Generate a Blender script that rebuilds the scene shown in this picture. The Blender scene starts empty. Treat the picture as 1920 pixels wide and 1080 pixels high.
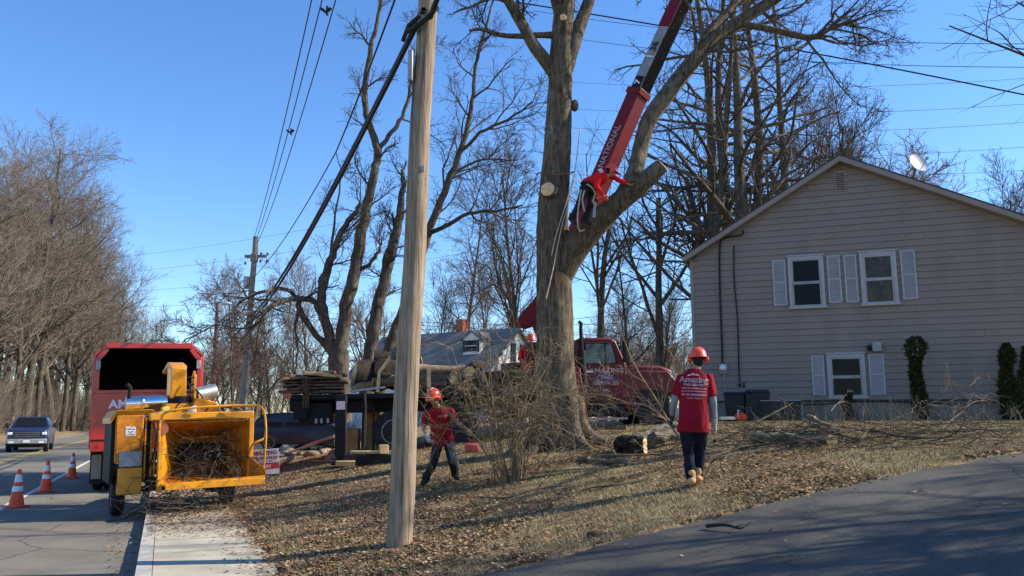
import bpy, bmesh, math, random, os
import numpy as np
from mathutils import Vector, Matrix, noise as mnoise
from mathutils.bvhtree import BVHTree

# ------------------------------------------------------------------ camera, light, exposure
sc = bpy.context.scene
COL = sc.collection
F, EYE = 1500.0, 1.65
PITCH = math.atan(250 / 1500)
CP, SP = math.cos(PITCH), math.sin(PITCH)
cam = bpy.data.cameras.new('camera')
cam.sensor_width = 36; cam.lens = 36 * F / 1920
cam.clip_start = .05; cam.clip_end = 3000
co = bpy.data.objects.new('camera', cam); COL.objects.link(co)
co.location = (0, 0, EYE); co.rotation_euler = (math.pi / 2 + PITCH, 0, 0)
sc.camera = co
SUN_EL, SUN_AZ = math.radians(34), math.atan2(1, .12)      # azimuth clockwise from +Y
w = bpy.data.worlds.new('World'); sc.world = w; w.use_nodes = True
nt = w.node_tree
bg = nt.nodes['Background']; sky = nt.nodes.new('ShaderNodeTexSky')
sky.sky_type = 'NISHITA'; sky.sun_disc = False
sky.sun_elevation = SUN_EL; sky.sun_rotation = SUN_AZ
sky.air_density = 1.0; sky.dust_density = .05; sky.ozone_density = 4.0; sky.altitude = 50
hs = nt.nodes.new('ShaderNodeHueSaturation'); hs.inputs['Saturation'].default_value = 1.17; hs.inputs['Hue'].default_value = .506; hs.inputs['Value'].default_value = 1.0
nt.links.new(sky.outputs[0], hs.inputs['Color']); nt.links.new(hs.outputs[0], bg.inputs[0]); bg.inputs[1].default_value = .15
sl = bpy.data.lights.new('sun', 'SUN'); sl.energy = 5.0; sl.angle = math.radians(.5); sl.color = (1, .92, .78)
so = bpy.data.objects.new('sun', sl); COL.objects.link(so)
SUND = Vector((math.sin(SUN_AZ) * math.cos(SUN_EL), math.cos(SUN_AZ) * math.cos(SUN_EL), math.sin(SUN_EL)))
so.rotation_euler = SUND.to_track_quat('Z', 'Y').to_euler(); so.location = (40, 0, 40)
sc.view_settings.view_transform = 'Standard'; sc.view_settings.look = 'None'
sc.view_settings.exposure = 0.76; sc.view_settings.gamma = 1; sc.view_settings.use_curve_mapping = False
sc.render.engine = 'CYCLES'
sc.cycles.max_bounces = 6; sc.cycles.diffuse_bounces = 2; sc.cycles.glossy_bounces = 2
sc.cycles.transmission_bounces = 3; sc.cycles.transparent_max_bounces = 6
sc.cycles.caustics_reflective = False; sc.cycles.caustics_refractive = False
random.seed(7)
R = random.Random(11)

# ------------------------------------------------------------------ coordinates
def P(px, py, Y):
    u = (px - 960) / F; v = (540 - py) / F
    s = Y / (CP - v * SP)
    return Vector((u * s, Y, EYE + (SP + v * CP) * s))
RA = math.radians(23.27)                       # the road runs 23 degrees left of the view
RN = Vector((math.cos(RA), math.sin(RA), 0)); RS = Vector((-math.sin(RA), math.cos(RA), 0))
def ns(n, s, z=0): return RN * n + RS * s + Vector((0, 0, z))
def to_ns(x, y): return RN.x * x + RN.y * y, RS.x * x + RS.y * y
def sm(t): t = min(1, max(0, t)); return t * t * (3 - 2 * t)
TN = [(1.2, .12), (2.5, .25), (5, .63), (6, .78), (8, 1.05), (10, 1.25), (12, 1.38), (15, 1.48), (20, 1.5), (60, 1.6)]
DRIVE_S = 7.0
def base_z(n, s):
    x = RN.x * n + RS.x * s; y = RN.y * n + RS.y * s
    if n < -10.2: z = min(1.0, .05 * (-10.2 - n)) + .03
    elif n < 1.2: z = .12 * sm((n + .2) / .1) if n > -.2 else 0
    else:
        z = TN[-1][1]
        for (a, za), (b, zb) in zip(TN, TN[1:]):
            if n <= b: z = za + (zb - za) * (n - a) / (b - a); break
        z += min(.16, max(0, .02 * (y - 14))) * sm((n - 1.2) / 3)
        lf = sm((-.12 * y - x) / 3)
        z = z + (.4 - z) * sm((y - 24) / 8) * lf
        z = z + (.5 + .8 * (1 - lf) - z) * sm((y - 42) / 20)
    return z
def gz(x, y): return base_z(*to_ns(x, y))
def G(px, Y):
    x = (px - 960) / F * Y
    return Vector((x, Y, gz(x, Y)))
def ground_at(px, py):                          # where the ray through a pixel meets the ground
    lo = 5.0
    for i in range(900):
        Y = lo + i * .05
        p = P(px, py, Y)
        if p.z <= gz(p.x, p.y): return Vector((p.x, p.y, gz(p.x, p.y)))
    return P(px, py, 45)

# ------------------------------------------------------------------ materials
def N(nt, t, **k):
    n = nt.nodes.new(t)
    for a, b in k.items():
        if a.startswith('i_'): n.inputs[a[2:].replace('_', ' ')].default_value = b
        else: setattr(n, a, b)
    return n
def mat(name, col, rough=.6, metal=0, var=.2, scale=6, bump=0, bscale=None, col2=None, dirt=0, dirtcol=(.12, .09, .06), stretch=(1, 1, 1), coat=0, spec=None, checks=0, attr=None):
    if spec is None: spec = .12 if rough > .6 and not metal else .3 if rough > .4 else .5
    m = bpy.data.materials.new(name); m.use_nodes = True
    nt = m.node_tree; b = nt.nodes['Principled BSDF']; L = nt.links.new
    b.inputs['Roughness'].default_value = rough; b.inputs['Metallic'].default_value = metal
    b.inputs['Coat Weight'].default_value = coat; b.inputs['Coat Roughness'].default_value = .12
    b.inputs['Specular IOR Level'].default_value = spec
    tc = N(nt, 'ShaderNodeTexCoord'); mp = N(nt, 'ShaderNodeMapping'); mp.inputs['Scale'].default_value = stretch
    L(tc.outputs['Object'], mp.inputs[0])
    nz = N(nt, 'ShaderNodeTexNoise', i_Scale=scale, i_Detail=6, i_Roughness=.6); L(mp.outputs[0], nz.inputs['Vector'])
    ramp = N(nt, 'ShaderNodeValToRGB')
    c2 = col2 or tuple(c * (1 - var) for c in col); c1 = col if col2 else tuple(min(1, c * (1 + var)) for c in col)
    ramp.color_ramp.elements[0].position = .36; ramp.color_ramp.elements[1].position = .64
    ramp.color_ramp.elements[0].color = (*c2, 1); ramp.color_ramp.elements[1].color = (*c1, 1)
    L(nz.outputs['Fac'], ramp.inputs[0]); out = ramp.outputs[0]
    if attr:
        at = N(nt, 'ShaderNodeAttribute', attribute_name=attr)
        mx = N(nt, 'ShaderNodeMix', data_type='RGBA', blend_type='MULTIPLY'); mx.inputs[0].default_value = 1
        L(out, mx.inputs[6]); L(at.outputs['Color'], mx.inputs[7]); out = mx.outputs[2]
    if dirt:
        n2 = N(nt, 'ShaderNodeTexNoise', i_Scale=scale * .45, i_Detail=8, i_Roughness=.75); L(tc.outputs['Object'], n2.inputs['Vector'])
        r2 = N(nt, 'ShaderNodeValToRGB'); r2.color_ramp.elements[0].position = .5; r2.color_ramp.elements[1].position = .72
        r2.color_ramp.elements[1].color = (dirt, dirt, dirt, 1)
        L(n2.outputs['Fac'], r2.inputs[0])
        mx = N(nt, 'ShaderNodeMix', data_type='RGBA'); L(r2.outputs[0], mx.inputs[0]); L(out, mx.inputs[6]); mx.inputs[7].default_value = (*dirtcol, 1)
        out = mx.outputs[2]
        mr = N(nt, 'ShaderNodeMapRange'); mr.inputs['To Min'].default_value = rough; mr.inputs['To Max'].default_value = min(1, rough + .35)
        L(r2.outputs[0], mr.inputs[0]); L(mr.outputs[0], b.inputs['Roughness'])
    if checks:
        m3 = N(nt, 'ShaderNodeMapping'); m3.inputs['Scale'].default_value = (26, 26, .55); L(tc.outputs['Object'], m3.inputs[0])
        n4 = N(nt, 'ShaderNodeTexNoise', i_Scale=1.6, i_Detail=3, i_Roughness=.5); L(m3.outputs[0], n4.inputs['Vector'])
        r4 = N(nt, 'ShaderNodeValToRGB'); r4.color_ramp.elements[0].position = .60; r4.color_ramp.elements[1].position = .66; r4.color_ramp.elements[1].color = (.85, .85, .85, 1); L(n4.outputs['Fac'], r4.inputs[0])
        mx = N(nt, 'ShaderNodeMix', data_type='RGBA'); L(r4.outputs[0], mx.inputs[0]); L(out, mx.inputs[6]); mx.inputs[7].default_value = tuple(c * .28 for c in col) + (1,); out = mx.outputs[2]
    L(out, b.inputs['Base Color'])
    if bump:
        n3 = N(nt, 'ShaderNodeTexNoise', i_Scale=bscale or scale * 4, i_Detail=5, i_Roughness=.65); L(mp.outputs[0], n3.inputs['Vector'])
        bp = N(nt, 'ShaderNodeBump', i_Strength=bump, i_Distance=.03); L(n3.outputs['Fac'], bp.inputs['Height']); L(bp.outputs[0], b.inputs['Normal'])
    return m

M = {}
M['red_paint'] = mat('red_paint', (.46, .010, .008), .32, var=.12, scale=2, dirt=.45, coat=.4, dirtcol=(.16, .03, .03))
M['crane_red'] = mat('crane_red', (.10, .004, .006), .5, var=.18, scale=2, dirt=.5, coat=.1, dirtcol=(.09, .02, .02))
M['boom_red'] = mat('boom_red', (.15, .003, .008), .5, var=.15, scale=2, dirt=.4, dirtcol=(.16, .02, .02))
M['amber'] = mat('amber', (.74, .29, .008), .38, var=.14, scale=3, dirt=.65, coat=.15, dirtcol=(.25, .12, .03), bump=.08, bscale=30)
M['amber_worn'] = mat('amber_worn', (.52, .18, .009), .55, var=.3, scale=5, dirt=.9, dirtcol=(.16, .08, .03), bump=.15, bscale=25)
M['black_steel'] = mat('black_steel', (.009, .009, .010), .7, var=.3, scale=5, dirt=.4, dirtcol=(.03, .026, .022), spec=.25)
M['rubber'] = mat('rubber', (.032, .031, .031), .9, var=.3, scale=9, dirt=.4, dirtcol=(.05, .044, .036), bump=.2, bscale=60)
M['steel'] = mat('steel', (.55, .54, .52), .3, 1, var=.15, scale=6, dirt=.5)
M['chrome'] = mat('chrome', (.75, .74, .72), .16, 1, var=.1, scale=8, dirt=.4)
M['grey_metal'] = mat('grey_metal', (.32, .32, .33), .5, .4, var=.15, scale=5, dirt=.5)
M['boom_grey'] = mat('boom_grey', (.3, .29, .28), .5, .2, var=.2, scale=4, dirt=.6)
M['glass_dark'] = mat('glass_dark', (.010, .011, .013), .15, var=.3, scale=2, spec=.09)
M['glass_warm'] = mat('glass_warm', (.06, .05, .035), .08, var=.45, scale=5, spec=.2)
M['glass_cab'] = mat('glass_cab', (.13, .17, .165), .12, var=.6, scale=3, spec=.3)
M['lamp_glass'] = mat('lamp_glass', (.75, .75, .72), .12, var=.1, spec=.8)
M['lamp_red'] = mat('lamp_red', (.45, .01, .02), .2, var=.1)
M['lamp_orange'] = mat('lamp_orange', (.8, .25, .03), .25, var=.1)
M['blue_paint'] = mat('blue_paint', (.012, .022, .07), .3, .1, var=.1, scale=2, coat=.35, dirt=.3, dirtcol=(.04, .045, .06))
M['dark_paint'] = mat('dark_paint', (.004, .005, .010), .35, var=.1, scale=2, coat=.25)
M['white_paint'] = mat('white_paint', (.72, .71, .68), .45, var=.06, scale=3, dirt=.3, dirtcol=(.4, .36, .3))
M['white_trim'] = mat('white_trim', (.40, .40, .42), .5, var=.05, scale=3, dirt=.25, dirtcol=(.4, .38, .36))
M['letter_white'] = mat('letter_white', (.75, .72, .72), .5, var=.1, scale=20)
M['letter_faded'] = mat('letter_faded', (.42, .30, .33), .7, var=.2, scale=20)
M['letter_pink'] = mat('letter_pink', (.7, .52, .58), .7, var=.15, scale=30)
M['letter_dark'] = mat('letter_dark', (.03, .02, .03), .5, var=.1)
M['letter_maroon'] = mat('letter_maroon', (.3, .03, .08), .5, var=.1)
M['navy_print'] = mat('navy_print', (.03, .03, .12), .5, var=.1)
M['siding'] = mat('siding', (.255, .212, .18), .5, var=.055, scale=1.1, stretch=(1.6, 1, .35), dirt=.25, dirtcol=(.3, .25, .2), bump=.06, bscale=40)
M['fascia'] = mat('fascia', (.28, .235, .2), .5, var=.06, scale=2, dirt=.3, dirtcol=(.3, .26, .2))
M['concrete_found'] = mat('concrete_found', (.27, .24, .185), .85, var=.2, scale=2, dirt=.6, dirtcol=(.2, .17, .12), bump=.25, bscale=30)
M['shingle'] = mat('shingle', (.2, .185, .165), .9, var=.3, scale=12, bump=.3, bscale=40)
M['shingle_dark'] = mat('shingle_dark', (.08, .07, .065), .9, var=.3, scale=10, bump=.3)
M['brick_red'] = mat('brick_red', (.35, .13, .08), .8, var=.3, scale=12, bump=.3)
M['cone_orange'] = mat('cone_orange', (.85, .09, .025), .45, var=.1, scale=8, dirt=.35)
M['reflective'] = mat('reflective', (.75, .73, .72), .35, var=.08, scale=15, dirt=.35)
M['pole_wood'] = mat('pole_wood', (.38, .29, .205), .85, col2=(.19, .14, .095), scale=5, stretch=(5, 5, .35), bump=.5, bscale=14, dirt=.4, dirtcol=(.17, .12, .08), checks=1)
M['pole_grey'] = mat('pole_grey', (.25, .2, .16), .85, col2=(.22, .19, .165), scale=5, stretch=(5, 5, .4), bump=.4, bscale=14)
M['bark_oak'] = mat('bark_oak', (.165, .125, .078), .95, col2=(.045, .034, .024), scale=5, stretch=(3.2, 3.2, .6), bump=1.0, bscale=9, dirt=.7, dirtcol=(.24, .22, .15), spec=.2)
M['bark_grey'] = mat('bark_grey', (.125, .10, .073), .95, col2=(.045, .036, .028), scale=5, stretch=(2.5, 2.5, .6), bump=.9, bscale=11, dirt=.6, dirtcol=(.2, .19, .13), spec=.2)
M['twig'] = mat('twig', (.085, .066, .05), .9, var=.25, scale=3)
M['twig_red'] = mat('twig_red', (.17, .115, .09), .9, var=.25, scale=3)
M['twig_tan'] = mat('twig_tan', (.25, .18, .105), .9, var=.3, scale=6)
M['twig_brown'] = mat('twig_brown', (.175, .14, .11), .9, var=.3, scale=.5)
M['cut_wood'] = mat('cut_wood', (.74, .52, .27), .75, var=.15, scale=9, dirt=.4, dirtcol=(.5, .3, .13))
M['old_wood'] = mat('old_wood', (.19, .115, .065), .85, col2=(.07, .042, .028), scale=5, stretch=(.5, 4, 4), bump=.5, bscale=14)
M['log_bark'] = mat('log_bark', (.055, .04, .03), .95, col2=(.02, .016, .013), scale=5, bump=1, bscale=12)
M['lumber'] = mat('lumber', (.62, .43, .2), .8, var=.2, scale=4, bump=.2)
M['red_shirt'] = mat('red_shirt', (.30, .010, .018), .85, var=.1, scale=5, bump=.25, bscale=9)
M['maroon_shirt'] = mat('maroon_shirt', (.25, .008, .02), .85, var=.1, scale=5, bump=.3, bscale=8)
M['bright_red_shirt'] = mat('bright_red_shirt', (.75, .018, .02), .85, var=.1, scale=5, bump=.25, bscale=9)
M['jeans'] = mat('jeans', (.009, .012, .024), .85, var=.4, scale=6, bump=.3, bscale=12)
M['dark_pants'] = mat('dark_pants', (.025, .025, .03), .85, var=.3, scale=6, bump=.3, bscale=12)
M['grey_pants'] = mat('grey_pants', (.12, .13, .14), .85, var=.35, scale=9, bump=.3, bscale=12)
M['grey_cloth'] = mat('grey_cloth', (.26, .26, .27), .85, var=.15, scale=8, bump=.2)
M['boot_tan'] = mat('boot_tan', (.5, .29, .13), .7, var=.2, scale=9, dirt=.4)
M['boot_dark'] = mat('boot_dark', (.04, .03, .025), .7, var=.2, scale=9)
M['helmet_orange'] = mat('helmet_orange', (.85, .07, .02), .35, var=.08, scale=5, coat=.3)
M['black_plastic'] = mat('black_plastic', (.02, .02, .022), .45, var=.2, scale=5)
M['yellow_plastic'] = mat('yellow_plastic', (.75, .6, .12), .45, var=.15, scale=8, dirt=.3)
M['skin'] = mat('skin', (.42, .21, .13), .55, var=.08, scale=12)
M['hair'] = mat('hair', (.03, .02, .015), .7, var=.3, scale=20)
M['glove_grey'] = mat('glove_grey', (.42, .42, .42), .8, var=.15, scale=12)
M['glove_green'] = mat('glove_green', (.03, .06, .045), .8, var=.2, scale=12)
M['harness'] = mat('harness', (.03, .028, .027), .7, var=.3, scale=12)
M['rope'] = mat('rope', (.5, .4, .28), .8, var=.3, scale=40)
M['wire'] = mat('wire', (.015, .015, .016), .6, var=.1)
M['wire_grey'] = mat('wire_grey', (.09, .1, .12), .5, .3, var=.1)
M['bin'] = mat('bin', (.03, .033, .036), .55, var=.2, scale=4, dirt=.3)
M['evergreen'] = mat('evergreen', (.04, .05, .022), .8, var=.4, scale=8, attr='tint')
M['leaf'] = mat('leaf', (.62, .62, .62), .8, var=.12, scale=3, attr='tint')
M['straw'] = mat('straw', (.6, .6, .6), .85, var=.15, scale=1, attr='tint')
M['dish'] = mat('dish', (.6, .6, .6), .4, var=.06, scale=3)
M['stone'] = mat('stone', (.25, .2, .14), .9, var=.25, scale=5, bump=.6, bscale=14)
M['sidewalk'] = mat('sidewalk', (.42, .375, .285), .88, var=.14, scale=2.2, dirt=.6, dirtcol=(.3, .23, .15), bump=.2, bscale=60)
M['kerb'] = mat('kerb', (.4, .375, .33), .88, var=.15, scale=3, dirt=.5, dirtcol=(.2, .17, .13), bump=.2, bscale=50)

def asphalt(name, col, light, crack=.5, cs=.3, cw=.0022):
    m = bpy.data.materials.new(name); m.use_nodes = True; nt = m.node_tree; L = nt.links.new
    b = nt.nodes['Principled BSDF']; b.inputs['Roughness'].default_value = .88; b.inputs['Specular IOR Level'].default_value = .25
    tc = N(nt, 'ShaderNodeTexCoord')
    n1 = N(nt, 'ShaderNodeTexNoise', i_Scale=.55, i_Detail=7, i_Roughness=.65); L(tc.outputs['Object'], n1.inputs[0])
    n2 = N(nt, 'ShaderNodeTexNoise', i_Scale=95, i_Detail=3, i_Roughness=.7); L(tc.outputs['Object'], n2.inputs[0])
    r1 = N(nt, 'ShaderNodeValToRGB'); r1.color_ramp.elements[0].position = .35; r1.color_ramp.elements[1].position = .68
    r1.color_ramp.elements[0].color = (*col, 1); r1.color_ramp.elements[1].color = (*light, 1); L(n1.outputs[0], r1.inputs[0])
    r2 = N(nt, 'ShaderNodeValToRGB'); r2.color_ramp.elements[0].position = .42; r2.color_ramp.elements[1].position = .66
    r2.color_ramp.elements[0].color = (.55, .55, .55, 1); r2.color_ramp.elements[1].color = (1.9, 1.85, 1.75, 1); L(n2.outputs[0], r2.inputs[0])
    mx = N(nt, 'ShaderNodeMix', data_type='RGBA', blend_type='MULTIPLY'); mx.inputs[0].default_value = .8
    L(r1.outputs[0], mx.inputs[6]); L(r2.outputs[0], mx.inputs[7])
    n4 = N(nt, 'ShaderNodeTexNoise', i_Scale=1.3, i_Detail=4); L(tc.outputs['Object'], n4.inputs[0])
    mixv = N(nt, 'ShaderNodeMix', data_type='VECTOR'); mixv.inputs[0].default_value = .22; L(tc.outputs['Object'], mixv.inputs[4]); L(n4.outputs['Color'], mixv.inputs[5])
    vo = N(nt, 'ShaderNodeTexVoronoi', feature='DISTANCE_TO_EDGE', i_Scale=cs); L(mixv.outputs[1], vo.inputs['Vector'])
    lt = N(nt, 'ShaderNodeMath', operation='LESS_THAN'); lt.inputs[1].default_value = cw; L(vo.outputs[0], lt.inputs[0])
    n5 = N(nt, 'ShaderNodeTexNoise', i_Scale=.3, i_Detail=2); L(tc.outputs['Object'], n5.inputs[0])
    gt = N(nt, 'ShaderNodeMath', operation='GREATER_THAN'); gt.inputs[1].default_value = .5; L(n5.outputs[0], gt.inputs[0])
    mu = N(nt, 'ShaderNodeMath', operation='MULTIPLY'); L(lt.outputs[0], mu.inputs[0]); L(gt.outputs[0], mu.inputs[1])
    mu2 = N(nt, 'ShaderNodeMath', operation='MULTIPLY'); L(mu.outputs[0], mu2.inputs[0]); mu2.inputs[1].default_value = crack
    m3 = N(nt, 'ShaderNodeMix', data_type='RGBA'); L(mu2.outputs[0], m3.inputs[0]); L(mx.outputs[2], m3.inputs[6]); m3.inputs[7].default_value = (.012, .012, .012, 1)
    L(m3.outputs[2], b.inputs['Base Color'])
    bp = N(nt, 'ShaderNodeBump', i_Strength=.45, i_Distance=.012); L(n2.outputs[0], bp.inputs['Height']); L(bp.outputs[0], b.inputs['Normal'])
    return m
M['driveway'] = asphalt('driveway_asphalt', (.052, .049, .044), (.098, .091, .08), .8, .45, .0034)
M['road'] = asphalt('road_asphalt', (.135, .12, .095), (.205, .185, .15), .9)
def ground_mat():
    m = bpy.data.materials.new('leafy_ground'); m.use_nodes = True; nt = m.node_tree; L = nt.links.new
    b = nt.nodes['Principled BSDF']; b.inputs['Roughness'].default_value = .95; b.inputs['Specular IOR Level'].default_value = .15
    tc = N(nt, 'ShaderNodeTexCoord')
    def ramp(src, els):
        r = N(nt, 'ShaderNodeValToRGB'); e = r.color_ramp.elements
        while len(e) < len(els): e.new(.5)
        for q, (p, c) in zip(e, els): q.position = p; q.color = (*c, 1)
        L(src, r.inputs[0]); return r.outputs[0]
    n1 = N(nt, 'ShaderNodeTexNoise', i_Scale=.45, i_Detail=6, i_Roughness=.6); L(tc.outputs['Object'], n1.inputs[0])
    vo = N(nt, 'ShaderNodeTexVoronoi', i_Scale=13); L(tc.outputs['Object'], vo.inputs['Vector'])
    n2 = N(nt, 'ShaderNodeTexNoise', i_Scale=28, i_Detail=5, i_Roughness=.75); L(tc.outputs['Object'], n2.inputs[0])
    leaf = ramp(vo.outputs['Color'], [(.1, (.11, .07, .04)), (.45, (.22, .14, .08)), (.8, (.37, .25, .15))])
    grass = ramp(n2.outputs[0], [(.35, (.10, .08, .04)), (.5, (.26, .20, .10)), (.66, (.46, .36, .2))])
    fac = ramp(n1.outputs[0], [(.42, (0, 0, 0)), (.58, (1, 1, 1))])
    mx = N(nt, 'ShaderNodeMix', data_type='RGBA'); L(fac, mx.inputs[0]); L(leaf, mx.inputs[6]); L(grass, mx.inputs[7])
    L(mx.outputs[2], b.inputs['Base Color'])
    bp = N(nt, 'ShaderNodeBump', i_Strength=.9, i_Distance=.05); L(n2.outputs[0], bp.inputs['Height']); L(bp.outputs[0], b.inputs['Normal'])
    return m
M['ground'] = ground_mat()

# ------------------------------------------------------------------ object helpers
def tag(o, label=None, cat=None, group=None, kind=None):
    if label: o['label'] = label
    if cat: o['category'] = cat
    if group: o['group'] = group
    if kind: o['kind'] = kind
    return o
def empty(name, loc=(0, 0, 0), rot=(0, 0, 0), label=None, cat=None, group=None, kind=None):
    o = bpy.data.objects.new(name, None); COL.objects.link(o); o.location = loc; o.rotation_euler = rot
    o.empty_display_size = .2
    return tag(o, label, cat, group, kind)
def link(name, me, m=None, parent=None, loc=None):
    if m is not None and not me.materials: me.materials.append(m)
    o = bpy.data.objects.new(name, me); COL.objects.link(o)
    if parent is not None: o.parent = parent
    if loc is not None: o.location = loc
    return o
def copy_tree(o, parent=None):
    c = o.copy(); COL.objects.link(c); c.parent = parent
    for ch in list(KIDS.get(o.name, [])): copy_tree(ch, c)
    return c
KIDS = {}
def note(o):
    KIDS[o.name] = [q for q in COL.objects if q.parent == o]
    for q in KIDS[o.name]: note(q)

class MB:
    def __init__(s): s.v = []; s.f = []
    def add(s, vs, fs):
        k = len(s.v); s.v += [tuple(v) for v in vs]; s.f += [tuple(i + k for i in f) for f in fs]; return s
    def hexa(s, p):      # 4 bottom (ccw from above), 4 top
        return s.add(p, [(3, 2, 1, 0), (4, 5, 6, 7), (0, 1, 5, 4), (1, 2, 6, 5), (2, 3, 7, 6), (3, 0, 4, 7)])
    def box(s, x0, x1, y0, y1, z0, z1, rot=None, piv=None):
        p = [Vector(q) for q in ((x0, y0, z0), (x1, y0, z0), (x1, y1, z0), (x0, y1, z0), (x0, y0, z1), (x1, y0, z1), (x1, y1, z1), (x0, y1, z1))]
        if rot is not None:
            c = Vector(piv) if piv is not None else sum(p, Vector()) / 8
            p = [c + rot @ (q - c) for q in p]
        return s.hexa(p)
    def prism(s, pts, vec):
        n = len(pts); vec = Vector(vec); a = [Vector(p) for p in pts]; b = [p + vec for p in a]
        nrm = Vector()
        for i in range(n): nrm += a[i].cross(a[(i + 1) % n])
        if nrm.dot(vec) > 0: a, b = b, a
        fs = [tuple(range(n)), tuple(range(2 * n - 1, n - 1, -1))] + [(i, n + i, n + (i + 1) % n, (i + 1) % n) for i in range(n)]
        return s.add(a + b, fs)
    def tube(s, pts, r, n=10, cap=True):
        pts = [Vector(p) for p in pts]; m = len(pts)
        rs = r if isinstance(r, (list, tuple)) else [r] * m
        vs = []
        t0 = (pts[-1] - pts[0]); t0 = t0 if t0.length > 1e-6 else pts[1] - pts[0]
        ref = Vector((0, 0, 1)) if abs(t0.normalized().z) < .8 else Vector((1, 0, 0))
        for i in range(m):
            t = (pts[min(i + 1, m - 1)] - pts[max(i - 1, 0)]).normalized()
            a = t.cross(ref)
            if a.length < 1e-4: a = t.cross(Vector((0, 1, .1)))
            a.normalize(); b = t.cross(a)
            for k in range(n):
                q = 2 * math.pi * k / n; vs.append(pts[i] + (a * math.cos(q) + b * math.sin(q)) * rs[i])
        fs = [(i * n + k, i * n + (k + 1) % n, (i + 1) * n + (k + 1) % n, (i + 1) * n + k) for i in range(m - 1) for k in range(n)]
        if cap: fs += [tuple(range(n - 1, -1, -1)), tuple((m - 1) * n + k for k in range(n))]
        return s.add(vs, fs)
    def cyl(s, a, b, r, r2=None, n=18): return s.tube([a, b], [r, r if r2 is None else r2], n)
    def lathe(s, prof, o, ax, n=24):
        ax = Vector(ax).normalized(); o = Vector(o)
        ref = Vector((0, 0, 1)) if abs(ax.z) < .8 else Vector((1, 0, 0)); a = ax.cross(ref).normalized(); b = ax.cross(a)
        vs = []; m = len(prof)
        for r, h in prof:
            for k in range(n):
                q = 2 * math.pi * k / n; vs.append(o + ax * h + (a * math.cos(q) + b * math.sin(q)) * r)
        fs = [(i * n + k, i * n + (k + 1) % n, (i + 1) * n + (k + 1) % n, (i + 1) * n + k) for i in range(m - 1) for k in range(n)]
        if prof[0][0] > 1e-4: fs.append(tuple(range(n - 1, -1, -1)))
        if prof[-1][0] > 1e-4: fs.append(tuple((m - 1) * n + k for k in range(n)))
        return s.add(vs, fs)
    def ball(s, c, rx, ry=None, rz=None, nu=12, nv=8, rot=None):
        ry = rx if ry is None else ry; rz = rx if rz is None else rz; c = Vector(c); vs = []
        for j in range(nv + 1):
            ph = math.pi * j / nv
            for i in range(nu):
                th = 2 * math.pi * i / nu
                p = Vector((rx * math.sin(ph) * math.cos(th), ry * math.sin(ph) * math.sin(th), rz * math.cos(ph)))
                vs.append(c + (rot @ p if rot is not None else p))
        fs = [(j * nu + i, (j + 1) * nu + i, (j + 1) * nu + (i + 1) % nu, j * nu + (i + 1) % nu) for j in range(nv) for i in range(nu)]
        return s.add(vs, fs)
    def quad(s, *p): return s.add(p, [tuple(range(len(p)))])
    def xf(s, m4): s.v = [tuple(m4 @ Vector(v)) for v in s.v]; return s
    def build(s, name, m, parent=None, smooth=35, bevel=0, loc=None, seg=2):
        me = bpy.data.meshes.new(name); me.from_pydata(s.v, [], s.f); me.materials.append(m)
        me.validate()
        if smooth:
            me.polygons.foreach_set('use_smooth', [True] * len(me.polygons)); me.set_sharp_from_angle(angle=math.radians(smooth))
        o = link(name, me, None, parent, loc)
        if bevel:
            b = o.modifiers.new('bevel', 'BEVEL'); b.width = bevel; b.segments = seg; b.limit_method = 'ANGLE'; b.angle_limit = math.radians(35)
        return o

def np_mesh(name, V, Fq, m, parent=None, loc=None, smooth=True, attr=None, tris=False):
    me = bpy.data.meshes.new(name); k = Fq.shape[1]; nf = len(Fq)
    me.vertices.add(len(V)); me.vertices.foreach_set('co', V.astype(np.float32).ravel())
    me.loops.add(nf * k); me.loops.foreach_set('vertex_index', Fq.astype(np.int32).ravel())
    me.polygons.add(nf); me.polygons.foreach_set('loop_start', np.arange(0, nf * k, k, dtype=np.int32))
    me.polygons.foreach_set('loop_total', np.full(nf, k, dtype=np.int32))
    if smooth: me.polygons.foreach_set('use_smooth', np.ones(nf, dtype=bool))
    if attr is not None:
        a = me.color_attributes.new('tint', 'FLOAT_COLOR', 'POINT'); a.data.foreach_set('color', attr.astype(np.float32).ravel())
    me.update(calc_edges=True)
    me.materials.append(m)
    return link(name, me, None, parent, loc)

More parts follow.
